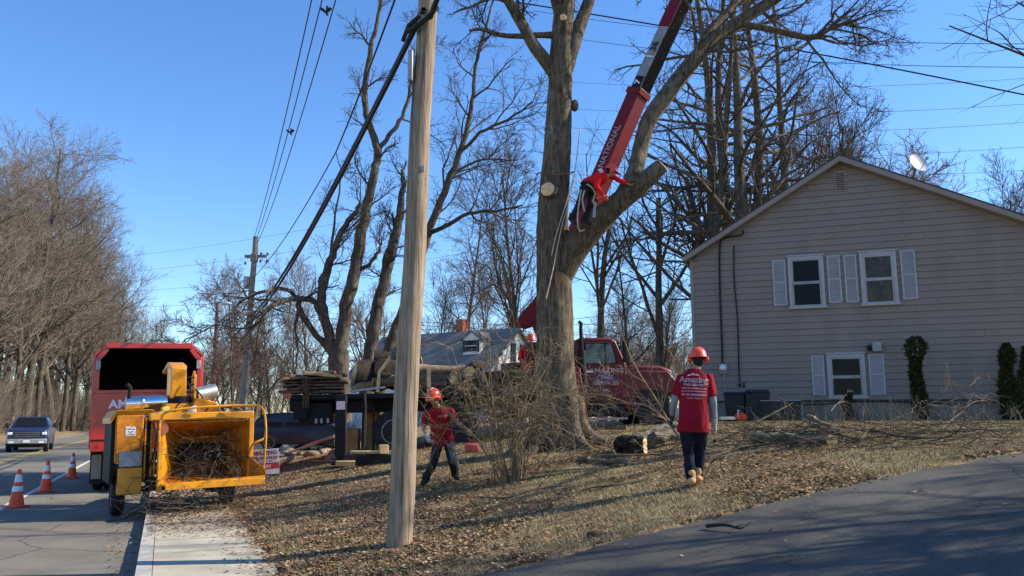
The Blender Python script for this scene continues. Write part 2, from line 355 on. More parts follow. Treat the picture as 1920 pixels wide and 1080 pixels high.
def tubes(name, brs, m, parent=None, origin=(0, 0, 0), sides=None, caps=False, mesh_only=False):
    groups = {}
    for pts, rad in brs:
        r = rad[0]; k = sides or (16 if r > .16 else 10 if r > .06 else 6 if r > .02 else 4 if r > .011 else 3)
        groups.setdefault((len(pts), k), []).append((pts, rad))
    VV, FF = [], []; off = 0
    for (m_, k), lst in groups.items():
        Pn = np.array([[tuple(p) for p in a[0]] for a in lst]); Rn = np.array([a[1] for a in lst]); nb = len(lst)
        T = np.empty_like(Pn); T[:, 1:-1] = Pn[:, 2:] - Pn[:, :-2]; T[:, 0] = Pn[:, 1] - Pn[:, 0]; T[:, -1] = Pn[:, -1] - Pn[:, -2]
        T /= np.maximum(np.linalg.norm(T, axis=2, keepdims=True), 1e-9)
        D = Pn[:, -1] - Pn[:, 0]; ax = np.argmin(np.abs(D), axis=1); ref = np.eye(3)[ax][:, None, :]
        A = np.cross(T, np.broadcast_to(ref, T.shape)); A /= np.maximum(np.linalg.norm(A, axis=2, keepdims=True), 1e-9); B = np.cross(T, A)
        q = np.arange(k) * 2 * math.pi / k
        ring = A[:, :, None, :] * np.cos(q)[None, None, :, None] + B[:, :, None, :] * np.sin(q)[None, None, :, None]
        V = Pn[:, :, None, :] + ring * Rn[:, :, None, None]
        idx = np.arange(nb * m_ * k).reshape(nb, m_, k)
        a = idx[:, :-1, :]; b = np.roll(a, -1, axis=2); c = idx[:, 1:, :]; d = np.roll(c, -1, axis=2)
        FF.append(np.stack([a, b, d, c], axis=-1).reshape(-1, 4) + off); VV.append(V.reshape(-1, 3)); off += nb * m_ * k
    V = np.concatenate(VV) - np.array(tuple(origin)); Fq = np.concatenate(FF)
    return np_mesh(name, V, Fq, m, parent)

def ridge_tube(name, br, m, parent, origin, sides=44, step=.07, amp=.045, seed=0):
    """one thick limb with real bark ridges"""
    pts, rad = br; V = []; rows = 0; k = sides; L_ = 0
    dense, dr = [], []
    for i in range(len(pts) - 1):
        n = max(1, int((pts[i + 1] - pts[i]).length / step))
        for j in range(n): dense.append(pts[i].lerp(pts[i + 1], j / n)); dr.append(rad[i] + (rad[i + 1] - rad[i]) * j / n)
    dense.append(pts[-1]); dr.append(rad[-1]); m_ = len(dense)
    ax0 = (dense[-1] - dense[0]); ref = Vector((0, 1, 0)) if abs(ax0.normalized().y) < .8 else Vector((1, 0, 0))
    for i in range(m_):
        t = (dense[min(i + 3, m_ - 1)] - dense[max(i - 3, 0)]).normalized(); a = t.cross(ref).normalized(); b = t.cross(a); L_ += (dense[i] - dense[i - 1]).length if i else 0
        r = dr[i]
        for q in range(k):
            g = 2 * math.pi * q / k; c, s_ = math.cos(g), math.sin(g)
            n1 = mnoise.noise(Vector((c * r * 11, s_ * r * 11, L_ * 1.6 + seed))); n2 = mnoise.noise(Vector((c * r * 26, s_ * r * 26, L_ * 4.5 + seed))); n3 = mnoise.noise(Vector((c * r * 3, s_ * r * 3, L_ * .8 + seed)))
            d_ = r * (1 + .07 * n3) + amp * (.55 * (.35 - abs(n1)) + .35 * (.3 - abs(n2))) * min(1, r / .25)
            V.append(dense[i] + (a * c + b * s_) * d_)
    V = np.array([tuple(v) for v in V]) - np.array(tuple(origin)); idx = np.arange(m_ * k).reshape(m_, k)
    a = idx[:-1]; b = np.roll(a, -1, 1); c = idx[1:]; d = np.roll(c, -1, 1)
    return V, np.stack([a, b, d, c], -1).reshape(-1, 4)
def rotd(d, ang, az):
    d = d.normalized(); ref = Vector((0, 0, 1)) if abs(d.z) < .9 else Vector((1, 0, 0))
    a = d.cross(ref).normalized(); b = d.cross(a)
    return (d * math.cos(ang) + (a * math.cos(az) + b * math.sin(az)) * math.sin(ang)).normalized()
def stem(p, d, L, r, nseg, wander, up, rg, tip=.3):
    pts = [p.copy()]; rad = [r]; d = d.normalized(); st = L / nseg
    for i in range(nseg):
        d = (d + Vector((rg.gauss(0, wander), rg.gauss(0, wander), rg.gauss(0, wander) + up))).normalized()
        p = p + d * st; pts.append(p); rad.append(r * (1 - (1 - tip) * (i + 1) / nseg))
    return pts, rad
def sprout(out, pts, rad, L, lvl, spec, rg):
    """children of one branch; spec[lvl] = (count, length ratio, angle, wander, up, segs, start, min radius)"""
    if lvl >= len(spec): return
    cnt, lr, ang, wan, up, seg, st, mr = spec[lvl]
    m = len(pts) - 1; az = rg.random() * 6.28
    cnt = max(1, int(round(cnt * rg.uniform(.75, 1.25))))
    for i in range(cnt):
        t = st + (1 - st) * (i + rg.random()) / cnt; k = min(m - 1, int(t * m)); f = t * m - k
        p = pts[k].lerp(pts[k + 1], f); r = (rad[k] * (1 - f) + rad[k + 1] * f)
        az += 2.4 + rg.uniform(-.5, .5)
        d = rotd(pts[k + 1] - pts[k], ang * rg.uniform(.7, 1.3), az)
        l = L * lr * (1.1 - .55 * t) * rg.uniform(.7, 1.25)
        cr = max(mr, r * rg.uniform(.45, .65))
        b = stem(p, d, l, cr, seg, wan, up, rg, .35)
        out.append((b[0], b[1], lvl)); sprout(out, b[0], b[1], l, lvl + 1, spec, rg)
def smooth_line(cp, cr, sub=5):
    cp = [Vector(c) for c in cp]; n = len(cp); pts = []; rad = []
    for i in range(n - 1):
        p0, p1, p2, p3 = cp[max(i - 1, 0)], cp[i], cp[i + 1], cp[min(i + 2, n - 1)]
        for j in range(sub):
            t = j / sub
            pts.append(.5 * ((2 * p1) + (p2 - p0) * t + (2 * p0 - 5 * p1 + 4 * p2 - p3) * t * t + (3 * p1 - p0 - 3 * p2 + p3) * t ** 3))
            rad.append(cr[i] + (cr[i + 1] - cr[i]) * t)
    pts.append(cp[-1]); rad.append(cr[-1]); return pts, rad

def text(name, s, size, m, parent, mtx, ext=.003, offset=0.0, space=1.0, xscale=1.0, align='CENTER', join=None):
    cu = bpy.data.curves.new(name, 'FONT'); cu.body = s; cu.size = size; cu.extrude = ext; cu.offset = offset
    cu.align_x = align; cu.align_y = 'CENTER'; cu.space_character = space; cu.resolution_u = 3
    t = bpy.data.objects.new(name, cu); COL.objects.link(t); bpy.context.view_layer.update()
    me = bpy.data.meshes.new_from_object(t.evaluated_get(bpy.context.evaluated_depsgraph_get()))
    bpy.data.objects.remove(t); bpy.data.curves.remove(cu)
    me.transform(Matrix.Diagonal((xscale, 1, 1, 1))); me.transform(mtx); me.materials.clear(); me.materials.append(m)
    me.name = name
    return link(name, me, None, parent)
def frame(o, x, y, z=None):          # matrix with given origin, x axis and y axis
    x = Vector(x).normalized(); y = Vector(y).normalized(); z = x.cross(y).normalized(); y = z.cross(x)
    m = Matrix((x, y, z)).transposed().to_4x4(); m.translation = Vector(o); return m
# ------------------------------------------------------------------ ground, road, sidewalk, driveway
def steps(*seg):
    out = [seg[0]]
    for end, st in zip(seg[1::2], seg[2::2]):
        a = out[-1]; k = max(1, round((end - a) / st)); out += [a + (end - a) * (i + 1) / k for i in range(k)]
    return out
def build_ground():
    nn = steps(-420, -60, 40, -12, 4, -10.45, .5) + [-10.2, -5, -.28, -.2, -.12, .4, 1.0, 1.2] + steps(1.7, 30, .5, 60, 3, 460, 40)
    ss = steps(-40, 0, 4, 6.5, .8, 6.98, .24, 7.2, .11, 34, .5, 70, 2, 200, 10, 900, 50)
    V = []
    for s in ss:
        for n in nn:
            z = base_z(n, s)
            if -10.45 < n < -.1: z = -.08
            if n >= -.12 and n < 1.25: z = z - .1
            if n > 1.3:
                p = RN * n + RS * s
                if s < DRIVE_S: z -= .06
                elif s < 60: z += .035 * mnoise.noise(p * .9) + .02 * mnoise.noise(p * 2.7)
                if abs(p.x) > 60 or p.y > 90: z += 2.5 * max(0, min(1, (p.y - 150) / 300))
            p = RN * n + RS * s; V.append((p.x, p.y, z))
    k = len(nn); idx = np.arange(len(ss) * k).reshape(len(ss), k)
    Fq = np.stack([idx[:-1, :-1], idx[:-1, 1:], idx[1:, 1:], idx[1:, :-1]], -1).reshape(-1, 4)
    o = np_mesh('ground', np.array(V), Fq, M['ground']); tag(o, kind='structure')
build_ground()
def strip(name, m, n0, n1, s0, s1, dn, ds, zf, edge=0, parent=None):
    nn = steps(n0, n1, dn); ss = steps(s0, s1, ds); V = []
    for s in ss:
        for n in nn:
            s_ = s
            if edge and s == ss[-1]: s_ = s + edge * mnoise.noise(Vector((n * 1.3, 0, 3))) + edge * .5 * mnoise.noise(Vector((n * 5, 2, 3))) + edge * .35 * mnoise.noise(Vector((n * 17, 4, 3)))
            p = RN * n + RS * s_; V.append((p.x, p.y, zf(n, s_)))
    k = len(nn); idx = np.arange(len(ss) * k).reshape(len(ss), k)
    Fq = np.stack([idx[:-1, :-1], idx[:-1, 1:], idx[1:, 1:], idx[1:, :-1]], -1).reshape(-1, 4)
    return np_mesh(name, np.array(V), Fq, m, parent)
road = tag(strip('road', M['road'], -10.3, -.16, -40, 420, 5, 20, lambda n, s: 0.0), kind='structure')
mk = mat('road_paint', (.62, .6, .56), .7, var=.12, scale=6, dirt=.75, dirtcol=(.2, .19, .17))
mky = mat('road_paint_yellow', (.5, .36, .08), .7, var=.12, scale=6, dirt=.6, dirtcol=(.17, .16, .13))
for n, m_ in ((-2.75, mk), (-9.55, mk), (-6.28, mky), (-6.02, mky)):
    strip('lane_marking', m_, n - .06, n + .06, -40, 300, 1, 40, lambda n, s: .004, parent=road)
drive = tag(strip('driveway', M['driveway'], -.1, 17, -14, DRIVE_S, .06, .45, lambda n, s: base_z(n, min(s, 6.9)) + (.0 if n > 1.2 else .0), edge=.14), kind='structure')
walk = empty('sidewalk', ns(0, DRIVE_S), kind='structure')
mb = MB()
sl_len, s0 = 1.52, 7.2
def slab_mesh(L, wd, h, m):
    return MB().box(0, wd, 0, L, -h, 0).build('tmp', m, None)
proto = slab_mesh(sl_len - .02, 1.2, .14, M['sidewalk']); me_slab = proto.data; bpy.data.objects.remove(proto)
kp = slab_mesh(2.98, .155, .3, M['kerb']); me_kerb = kp.data; bpy.data.objects.remove(kp)
for i in range(24):
    o = link('slab', me_slab, None, walk); o.location = ns(0, s0 + i * sl_len, .123 + R.uniform(-.004, .004)) - walk.location
    o.rotation_euler = (R.uniform(-.002, .002), R.uniform(-.002, .002), RA)
kerb = empty('kerb', ns(-.16, DRIVE_S), kind='structure')
for i in range(14):
    o = link('kerb_stone', me_kerb, None, kerb); o.location = ns(-.162, 6.5 + i * 3.0, .125) - kerb.location; o.rotation_euler = (0, 0, RA)
far = strip('distant_paving', M['sidewalk'], -.16, 1.2, s0 + 24 * sl_len + .01, 200, 1.36, 20, lambda n, s: .122); tag(far, kind='structure')

# ------------------------------------------------------------------ the beige house on the right
W0 = Vector((6.13, 27.0, 1.60)); WD = Vector((.9403, -.3404, 0)); WN = Vector((-.3404, -.9403, 0))   # corner, along the wall, outwards
WANG = math.atan2(WD.y, WD.x)
house = empty('house', W0, (0, 0, WANG), 'beige clapboard two storey house with white shutters and a gable end facing the driveway', 'house')
def W(px, py):                                   # pixel -> (t along wall, z) in the house's frame
    d = P(px, py, 10) - Vector((0, 0, EYE)); c = Vector((0, 0, EYE)) - W0
    k = -c.dot(WN) / d.dot(WN); q = c + d * k
    return q.dot(WD), q.z
TE = 14.0; FH = W(1303, 752)[1]
tp, zp = W(1573, 296); t_l, z_l = W(1286, 482); _, z_c = W(1300, 474)
sl_l = (zp - z_l) / (tp - t_l); tr, zr = W(1920, 410); sl_r = (zp - zr) / (tr - tp)
def roofz(t): return zp - (tp - t) * sl_l if t < tp else zp - (t - tp) * sl_r
TH = .2                                          # roof/fascia depth under the roof line
def wallspan(z):                                 # the wall's extent at height z, under the roof
    zz = z + TH
    a = 0 if zz < roofz(0) else tp - (zp - zz) / sl_l
    b = TE if zz < roofz(TE) else tp + (zp - zz) / sl_r
    return a, b
MB().box(0, TE, -.03, 10, -.6, FH).build('foundation', M['concrete_found'], house)
core = MB(); zt = zp - TH
core.prism([(.02, .03, FH), (TE, .03, FH), (TE, .03, roofz(TE) - TH), (tp, .03, zt), (.02, .03, roofz(0) - TH)], (0, 9.9, 0))
core.build('wall', M['siding'], house)
ex = .208; z = FH; k = 0
while z < zt - .06:
    z1 = min(z + ex, zt - .01); a0, b0 = wallspan(z); a1, b1 = wallspan(z1)
    a0 = max(a0, .1); a1 = max(a1, .1)
    if b1 - a1 > .05:
        cuts = [(k * 1.37) % 3.66 + 3.66 * j for j in range(-1, 5)]; xs_ = [-1] + [c for c in cuts if a0 + .4 < c < b0 - .4 and a1 + .4 < c < b1 - .4] + [99]
        for xa, xb in zip(xs_, xs_[1:]):
            p0, p1 = (a0 if xa < 0 else xa + .002), (b0 if xb > 90 else xb - .002); q0, q1 = (a1 if xa < 0 else xa + .002), (b1 if xb > 90 else xb - .002); dy = R.uniform(0, .004)
            MB().hexa([(p0, -.036 - dy, z), (p1, -.036 - dy, z), (p1, .028, z), (p0, .028, z), (q0, -.004 - dy, z1 - .003), (q1, -.004 - dy, z1 - .003), (q1, .028, z1 - .003), (q0, .028, z1 - .003)]).build('siding_board', M['siding'], house, smooth=0)
    z = z1; k += 1
MB().box(-.02, .095, -.035, .08, FH, roofz(0) - TH).build('corner_trim', M['fascia'], house)
MB().box(0, TE, -.06, .0, FH - .06, FH - .002).build('drip_edge', M['shingle_dark'], house)
# left wall boards are seen edge on only; the wall's core carries them
for side in (0, 1):
    t0, t1 = (t_l - .0, tp) if side == 0 else (tp, TE + .3)
    za, zb = roofz(t0), roofz(t1)
    MB().prism([(t0, -.34, za - TH), (t1, -.34, zb - TH), (t1, -.34, zb - .03), (t0, -.34, za - .03)], (0, .03, 0)).build('fascia_board', M['fascia'], house)
    MB().prism([(t0, -.34, za - .028), (t1, -.34, zb - .028), (t1, -.34, zb + .03), (t0, -.34, za + .03)], (0, 10.7, 0)).build('roof', M['shingle_dark'], house)
    MB().prism([(t0, -.308, za - TH + .004), (t1, -.308, zb - TH + .004), (t1, -.308, zb - TH + .03), (t0, -.308, za - TH + .03)], (0, .33, 0)).build('soffit', M['fascia'], house)
MB().box(t_l - .09, t_l, -.3, 10.2, roofz(t_l) - .17, roofz(t_l) - .05).build('gutter', M['white_trim'], house)
def win(px0, py0, px1, py1, glass, sill_drop=.0, louv_l=None, louv_r=None, upper=None):
    (a, zt_), (b, zb_) = W(px0, py0), W(px1, py1)
    fr = MB(); tw = .11
    fr.box(a, a + tw, -.09, .0, zb_, zt_); fr.box(b - tw, b, -.09, .0, zb_, zt_); fr.box(a + tw, b - tw, -.09, .0, zt_ - tw, zt_)
    f = fr.build('window', M['white_trim'], house, bevel=.006)
    MB().box(a - .03, b + .03, -.13, .0, zb_ - .08, zb_ - .001).build('sill', M['white_trim'], f, bevel=.006)
    MB().box(a - .04, b + .04, -.115, .0, zt_ + .001, zt_ + .05).build('head_trim', M['white_trim'], f, bevel=.006)
    x0, x1, z0, z1 = a + tw + .002, b - tw - .002, zb_ + .002, zt_ - tw - .002; zm = (z0 + z1) / 2
    for (lo, hi, y, g) in ((z0, zm, -.066, glass), (zm + .002, z1, -.08, upper or glass)):
        s_ = MB(); q = .045
        s_.box(x0, x0 + q, y, y + .03, lo, hi); s_.box(x1 - q, x1, y, y + .03, lo, hi); s_.box(x0 + q, x1 - q, y, y + .03, lo, lo + q); s_.box(x0 + q, x1 - q, y, y + .03, hi - q, hi)
        s_.build('sash', M['grey_metal'] if g is M['glass_dark'] else M['white_trim'], f)
        MB().box(x0 + q, x1 - q, y + .012, y + .018, lo + q, hi - q).build('pane', g, f)
    return f
def shutter(px0, py0, px1, py1):
    (a, z1), (b, z0) = W(px0, py0), W(px1, py1)
    fr = MB(); q = .055; zm = z0 + (z1 - z0) * .5
    fr.box(a, a + q, -.065, -.024, z0, z1); fr.box(b - q, b, -.065, -.024, z0, z1)
    for c in (z0, zm - q / 2, z1 - q): fr.box(a + q, b - q, -.065, -.024, c, c + q)
    fr.box(a + q, b - q, -.036, -.03, z0 + q, z1 - q)
    f = fr.build('shutter', M['white_trim'], house, bevel=.004)
    lv = MB()
    for lo, hi in ((z0 + q, zm - q / 2), (zm + q / 2, z1 - q)):
        n = int((hi - lo) / .036)
        for i in range(n):
            zc = lo + (i + .5) * (hi - lo) / n
            lv.hexa([(a + q, -.062, zc - .014), (b - q, -.062, zc - .014), (b - q, -.056, zc - .01), (a + q, -.056, zc - .01), (a + q, -.046, zc + .01), (b - q, -.046, zc + .01), (b - q, -.040, zc + .014), (a + q, -.040, zc + .014)])
    o = lv.build('louvre_slats', M['white_trim'], f, smooth=0); o['kind'] = 'stuff'
win(1476, 483, 1549, 573, M['glass_dark'])
win(1610, 475, 1686, 567, M['glass_warm'], upper=M['glass_warm'])
win(1549, 665, 1626, 743, M['glass_dark'])
shutter(1447, 489, 1477, 573); shutter(1549, 480, 1580, 568); shutter(1580.5, 479, 1611, 567); shutter(1686, 470, 1722, 561)
shutter(1520, 667, 1549, 741); shutter(1627, 664, 1662, 740)
(va, vz1), (vb, vz0) = W(1563, 322), W(1588, 358)
v = MB().box(va, vb, -.05, -.02, vz0, vz1).build('gable_vent', M['fascia'], house, bevel=.01)
lv = MB()
for i in range(8):
    zc = vz0 + .06 + i * (vz1 - vz0 - .1) / 8
    lv.box(va + .05, vb - .05, -.075, -.052, zc, zc + .02, Matrix.Rotation(.6, 3, 'X'))
lv.build('louvre_slats', M['bin'], v)['kind'] = 'stuff'
# electric service: mast cable, meter, second cable, small wall boxes
def wp(px, py, y=-.07): t, z = W(px, py); return (t, y, z)
cb = MB(); pts, rr = smooth_line([wp(1394, 434, -.25), wp(1391, 443, -.2), wp(1360, 447, -.1), wp(1350, 462), wp(1350, 540), wp(1353, 620), wp(1355, 682)], [.03] * 7, 5)
cb.tube(pts, rr, 8); cb.build('service_cable', M['wire'], house)
pts, rr = smooth_line([wp(1376, 462), wp(1377, 530), wp(1383, 600), wp(1386, 700), wp(1388, 716)], [.022] * 5, 5)
MB().tube(pts, rr, 8).build('cable', M['wire'], house)
MB().tube([wp(1358, 697), wp(1360, 745)], .025, 8).build('conduit', M['grey_metal'], house)
t, z = W(1356.5, 690)
mt_ = MB().box(t - .13, t + .13, -.14, -.03, z - .2, z + .14).build('electric_meter', M['grey_metal'], house, bevel=.015)
MB().lathe([(.11, 0), (.11, .06), (.085, .11), (0, .12)], (t, -.14, z + .0), (0, -1, 0)).build('meter_dome', M['lamp_glass'], mt_)
t, z = W(1387, 722); MB().box(t - .05, t + .05, -.1, -.02, z - .06, z + .06).box(t + .12, t + .16, -.08, -.02, z - .1, z + .1).build('wall_outlet', M['black_plastic'], house, bevel=.01)
(a, z1), (b, z0) = W(1634, 642), W(1653, 660)
MB().box(a, b, -.25, -.02, z0, z1).build('vent_hood', M['grey_metal'], house, bevel=.02)
t, z = W(1629, 653); MB().ball((t, -.12, z), .07, .09, .1).build('flood_lamp', M['black_plastic'], house)
# foundation service: long low cable at the foot of the siding
MB().tube([(2.2 + i * .9, -.065, FH - .1 - .05 * math.sin(i * 1.3)) for i in range(12)], .02, 6).build('low_cable', M['wire'], house)
# satellite dish
dp = P(1722, 305, 26.2); ft = P(1706, 329, 26.6)
dish = empty('satellite_dish', ft, label='round white satellite dish standing on the roof of the beige house', cat='satellite dish')
aim = Vector((.25, -.85, .30)).normalized()
o = MB().lathe([(.02, -.055), (.2, -.045), (.33, 0), (.345, .02), (.33, .012), (.2, -.03), (0, -.04)], dp - ft, aim, 32).build('reflector', M['dish'], dish); o.scale = (1, 1, 1)
MB().tube([(0, 0, -.12), (.02, .02, .15), tuple(dp - ft - aim * .05)], .028, 8).build('mast', M['grey_metal'], dish)
MB().tube([tuple(dp - ft - Vector((0, 0, .3)) + aim * .03), tuple(dp - ft + aim * .38 - Vector((0, 0, .12)))], .015, 6).box(*(lambda c: (c.x - .04, c.x + .04, c.y - .04, c.y + .04, c.z - .04, c.z + .05))(dp - ft + aim * .4 - Vector((0, 0, .1)))).build('receiver_arm', M['grey_metal'], dish)

# bins and an air conditioner at the foot of the wall
def on_ground(px, Y): g = G(px, Y); return g
def bin_(px0, px1, pyt, Y, label):
    g = G((px0 + px1) / 2, Y); w_ = (px1 - px0) / F * Y; h = P(0, pyt, Y).z - g.z
    e = empty('trash_bin', g, (0, 0, WANG), label, 'trash bin', 'dark trash bins by the house')
    a = w_ / 2
    MB().hexa([(-a * .85, -a * .8, .02), (a * .85, -a * .8, .02), (a * .85, a * .8, .02), (-a * .85, a * .8, .02), (-a, -a, h * .9), (a, -a, h * .9), (a, a, h * .9), (-a, a, h * .9)]).build('body', M['bin'], e, bevel=.03)
    MB().hexa([(-a * 1.06, -a * 1.08, h * .905), (a * 1.06, -a * 1.08, h * .905), (a * 1.06, a * 1.1, h * .905), (-a * 1.06, a * 1.1, h * .905), (-a * .95, -a * .9, h), (a * .95, -a * .9, h), (a * .95, a, h), (-a * .95, a, h)]).build('lid', M['bin'], e, bevel=.02)
    for q in (-.9, .62): MB().cyl((a * q, a * .95, .11), (a * (q + .28), a * .95, .11), .11).build('wheel', M['rubber'], e)
bin_(1356, 1394, 735, 24.7, 'dark trash bin under the electric meter, beside the walking worker')
bin_(1396, 1438, 731, 24.3, 'wider dark trash bin beside the black mesh box at the house wall')
g = G(1459, 24.0); e = empty('air_conditioner', g, (0, 0, WANG), 'low black box with pale edges against the house foundation', 'air conditioner')
MB().box(-.55, .55, -.3, .4, .03, .58).build('body', M['bin'], e, bevel=.02)
MB().box(-.57, .57, -.32, .42, .585, .62).build('lid', M['grey_metal'], e, bevel=.01)
fr = MB()
for x in (-.57, .53): fr.box(x, x + .035, -.335, -.305, .0, .58)
for i in range(12): fr.box(-.52 + i * .088, -.50 + i * .088, -.318, -.304, .06, .56)
fr.build('grille', M['bin'], e)
g = G(1489, 24.0); MB().cyl((0, 0, 0), (0, 0, .5), .19, .16, 20).build('tmp', M['grey_metal'], None, loc=g); o = bpy.data.objects['tmp']; o.name = 'bucket'
tag(o, 'grey upright drum at the end of the black box by the foundation', 'bucket')
# orange chainsaw lying by the bins
def chainsaw(px, Y, label, rz, sc_=1.0):
    g = G(px, Y); e = empty('chainsaw', g + Vector((0, 0, .02)), (0, 0, rz), label, 'chainsaw'); e.scale = (sc_,) * 3
    MB().box(-.2, .12, -.11, .11, .03, .2).box(-.12, .08, -.09, .09, .2, .25).build('body', M['cone_orange'], e, bevel=.025)
    MB().tube([(-.2, 0, .06), (-.36, 0, .07), (-.38, 0, .15), (-.2, 0, .2)], .022, 8).build('rear_handle', M['black_plastic'], e)
    MB().tube([(.02, -.13, .08), (.02, -.13, .3), (.02, .11, .33), (.02, .12, .1)], .016, 8).build('front_handle', M['white_paint'], e)
    MB().box(.12, .62, -.008, .008, .05, .14).build('guide_bar', M['steel'], e, bevel=.004)
chainsaw(1382, 22.5, 'small orange chainsaw lying on the grass in front of the trash bins', 2.6, .95)
# evergreen columns by the wall
def evergreen(px, pyt, Y, prof, label, n=2600, seed=1):
    g = G(px, Y); h = P(0, pyt, Y).z - g.z; rg = random.Random(seed)
    e = empty('evergreen_shrub', g, (0, 0, 0), label, 'shrub', 'evergreen shrubs against the house')
    prof = [q * .86 for q in prof]
    tubes('trunk', [([Vector((math.sin(i * 1.7) * .04, 0, h * i / 5)) for i in range(6)], [.04 - i * .005 for i in range(6)])], M['bark_grey'], e)
    V = []; C = []
    for i in range(n):
        t = rg.random(); f = t * (len(prof) - 1); k = min(len(prof) - 2, int(f)); r = prof[k] + (prof[k + 1] - prof[k]) * (f - k)
        r *= 1 + .22 * mnoise.noise(Vector((t * 9, i % 7 * .3, seed)))
        a = rg.random() * 6.283; rr = r * (math.sqrt(rg.random()) ** .6 * (1.0 if rg.random() < .8 else rg.uniform(1, 1.35)))
        c = Vector((rr * math.cos(a) + math.sin(t * 8.5) * .04, rr * math.sin(a), t * h))
        d = Vector((math.cos(a), math.sin(a), rg.uniform(.1, 1.3))).normalized() * rg.uniform(.04, .09)
        s_ = d.cross(Vector((rg.gauss(0, 1), rg.gauss(0, 1), rg.gauss(0, 1)))).normalized() * rg.uniform(.012, .03)
        V += [c - s_, c + s_, c + d + s_ * .4, c + d - s_ * .4]
        q = rg.uniform(.55, 1.5); y = rg.random() < .1
        C += [(q * (1.6 if y else 1), q, q * (.6 if y else .8), 1)] * 4
    V = np.array([tuple(v) for v in V]); np_mesh('crown', V, np.arange(len(V)).reshape(-1, 4), M['evergreen'], e, attr=np.array(C), smooth=False)
evergreen(1716, 632, 23.6, [.1, .2, .26, .26, .22, .2, .2, .18, .17, .17, .16, .17, .2, .3, .33, .28, .1], 'tall thin evergreen with a round knob of foliage on top, right of the lower window', 4200, 3)
evergreen(1886, 645, 22.6, [.2, .32, .36, .36, .34, .3, .26, .2, .15, .14, .2, .22, .16, .05], 'thick dark evergreen column nearest the right end of the wall, small pale knob on top', 4400, 5)
evergreen(1583, 738, 23.9, [.04, .12, .16, .13, .1, .05], 'small sparse evergreen in front of the lower window', 700, 9)
evergreen(1925, 650, 23.4, [.2, .3, .3, .25, .2, .1], 'evergreen column cut off by the photo edge at the far right of the wall', 2200, 12)
# ------------------------------------------------------------------ trees
def px_limb(cps, sub=5, jit=.0, rg=R):
    """cps = [(px, py, Y, width in px)]"""
    pts = [P(x, y, Y) for x, y, Y, w_ in cps]; rad = [w_ / 2 / F * Y for x, y, Y, w_ in cps]
    pts, rad = smooth_line(pts, rad, sub)
    if jit: pts = [p + Vector((rg.gauss(0, jit), rg.gauss(0, jit), rg.gauss(0, jit))) for p in pts[:-1]] + [pts[-1]]
    return pts, rad
def tree_obj(name, base, trunk, crown, mt, mc, label, group=None, cat='tree'):
    e = empty(name, base, label=label, cat=cat, group=group)
    thick = [b[:2] for b in trunk if b[1][0] > .07]; thin = [b[:2] for b in trunk if b[1][0] <= .07]; VV = []; FF = []; off = 0
    for i, b in enumerate(thick):
        V, F_ = ridge_tube('t', b, mt, e, base, 44 if b[1][0] > .2 else 24, .08 if b[1][0] > .2 else .14, .05, i * 7.3); VV.append(V); FF.append(F_ + off); off += len(V)
    to = tubes('trunk', thin, mt, None, base) if thin else None
    if to:
        v = np.empty(len(to.data.vertices) * 3); to.data.vertices.foreach_get('co', v); f = np.empty(len(to.data.polygons) * 4, dtype=np.int32); to.data.polygons.foreach_get('vertices', f)
        VV.append(v.reshape(-1, 3)); FF.append(f.reshape(-1, 4) + off); bpy.data.objects.remove(to)
    np_mesh('trunk', np.concatenate(VV), np.concatenate(FF), mt, e)
    if crown: tubes('crown', [b[:2] for b in crown], mc, e, base)
    return e
def cut_face(parent, origin, c, nrm, r, name='cut_face'):
    return MB().lathe([(0, .012), (r * .8, .012), (r, .0), (r * .98, -.03)], Vector(c) - Vector(origin), nrm, 18).build(name, M['cut_wood'], parent)

# --- the big oak being taken down
OY = 17.4
base = Vector((P(1052, 800, OY).x, OY, 0)); base.z = gz(base.x, base.y) - .1
rg = random.Random(5)
trunk = []
main = px_limb([(1053, 862, OY, 139.2), (1052, 838, OY, 102.7), (1048, 800, OY, 87), (1042, 720, OY, 76.6), (1040, 620, OY, 68.7), (1039, 530, OY, 66.1), (1037, 460, OY, 64.4), (1037, 400, OY, 59.2), (1043, 300, OY, 53.1), (1049, 200, OY, 48.7), (1052, 110, OY, 45.2), (1056, 40, OY, 40), (1062, -30, OY, 36.5), (1066, -160, OY, 29.6), (1075, -330, OY, 17.4)], 4)
trunk.append(main)
for a, rr in ((.3, 46), (1.5, 40), (2.7, 42), (3.9, 48), (5.2, 46), (5.9, 36)):      # root flare
    d = Vector((math.cos(a), math.sin(a), 0)); q = .0118
    c0 = base + Vector((0, 0, 1.15)) + d * .28; ps = [c0, base + Vector((0, 0, .55)) + d * .42]
    for L_ in (.66, .95, 1.35):
        p = base + d * L_; p.z = gz(p.x, p.y) + (.16 if L_ < .7 else .04 if L_ < 1 else -.06); ps.append(p)
    trunk.append(smooth_line(ps, [.21, .19, .15, .10, .05], 4))
right = px_limb([(1046, 520, OY, 52.2), (1068, 475, OY - .05, 57.4), (1095, 443, OY - .15, 52.2), (1130, 408, OY - .3, 45.2), (1165, 376, OY - .4, 40), (1198, 350, OY - .5, 36.5), (1224, 326, OY - .6, 33.1), (1241, 311, OY - .65, 29.6)], 4)
up = px_limb([(1158, 380, OY - .4, 29.6), (1178, 350, OY - .3, 31.3), (1192, 318, OY - .2, 30.4), (1202, 275, OY, 29.6), (1217, 225, OY, 30.4), (1250, 178, OY, 31.3), (1292, 124, OY + .1, 30.4), (1340, 72, OY + .2, 27.8), (1400, 32, OY + .3, 23.5), (1462, -8, OY + .4, 20.9), (1540, -60, OY + .4, 15.7), (1640, -150, OY + .6, 7.8)], 4)
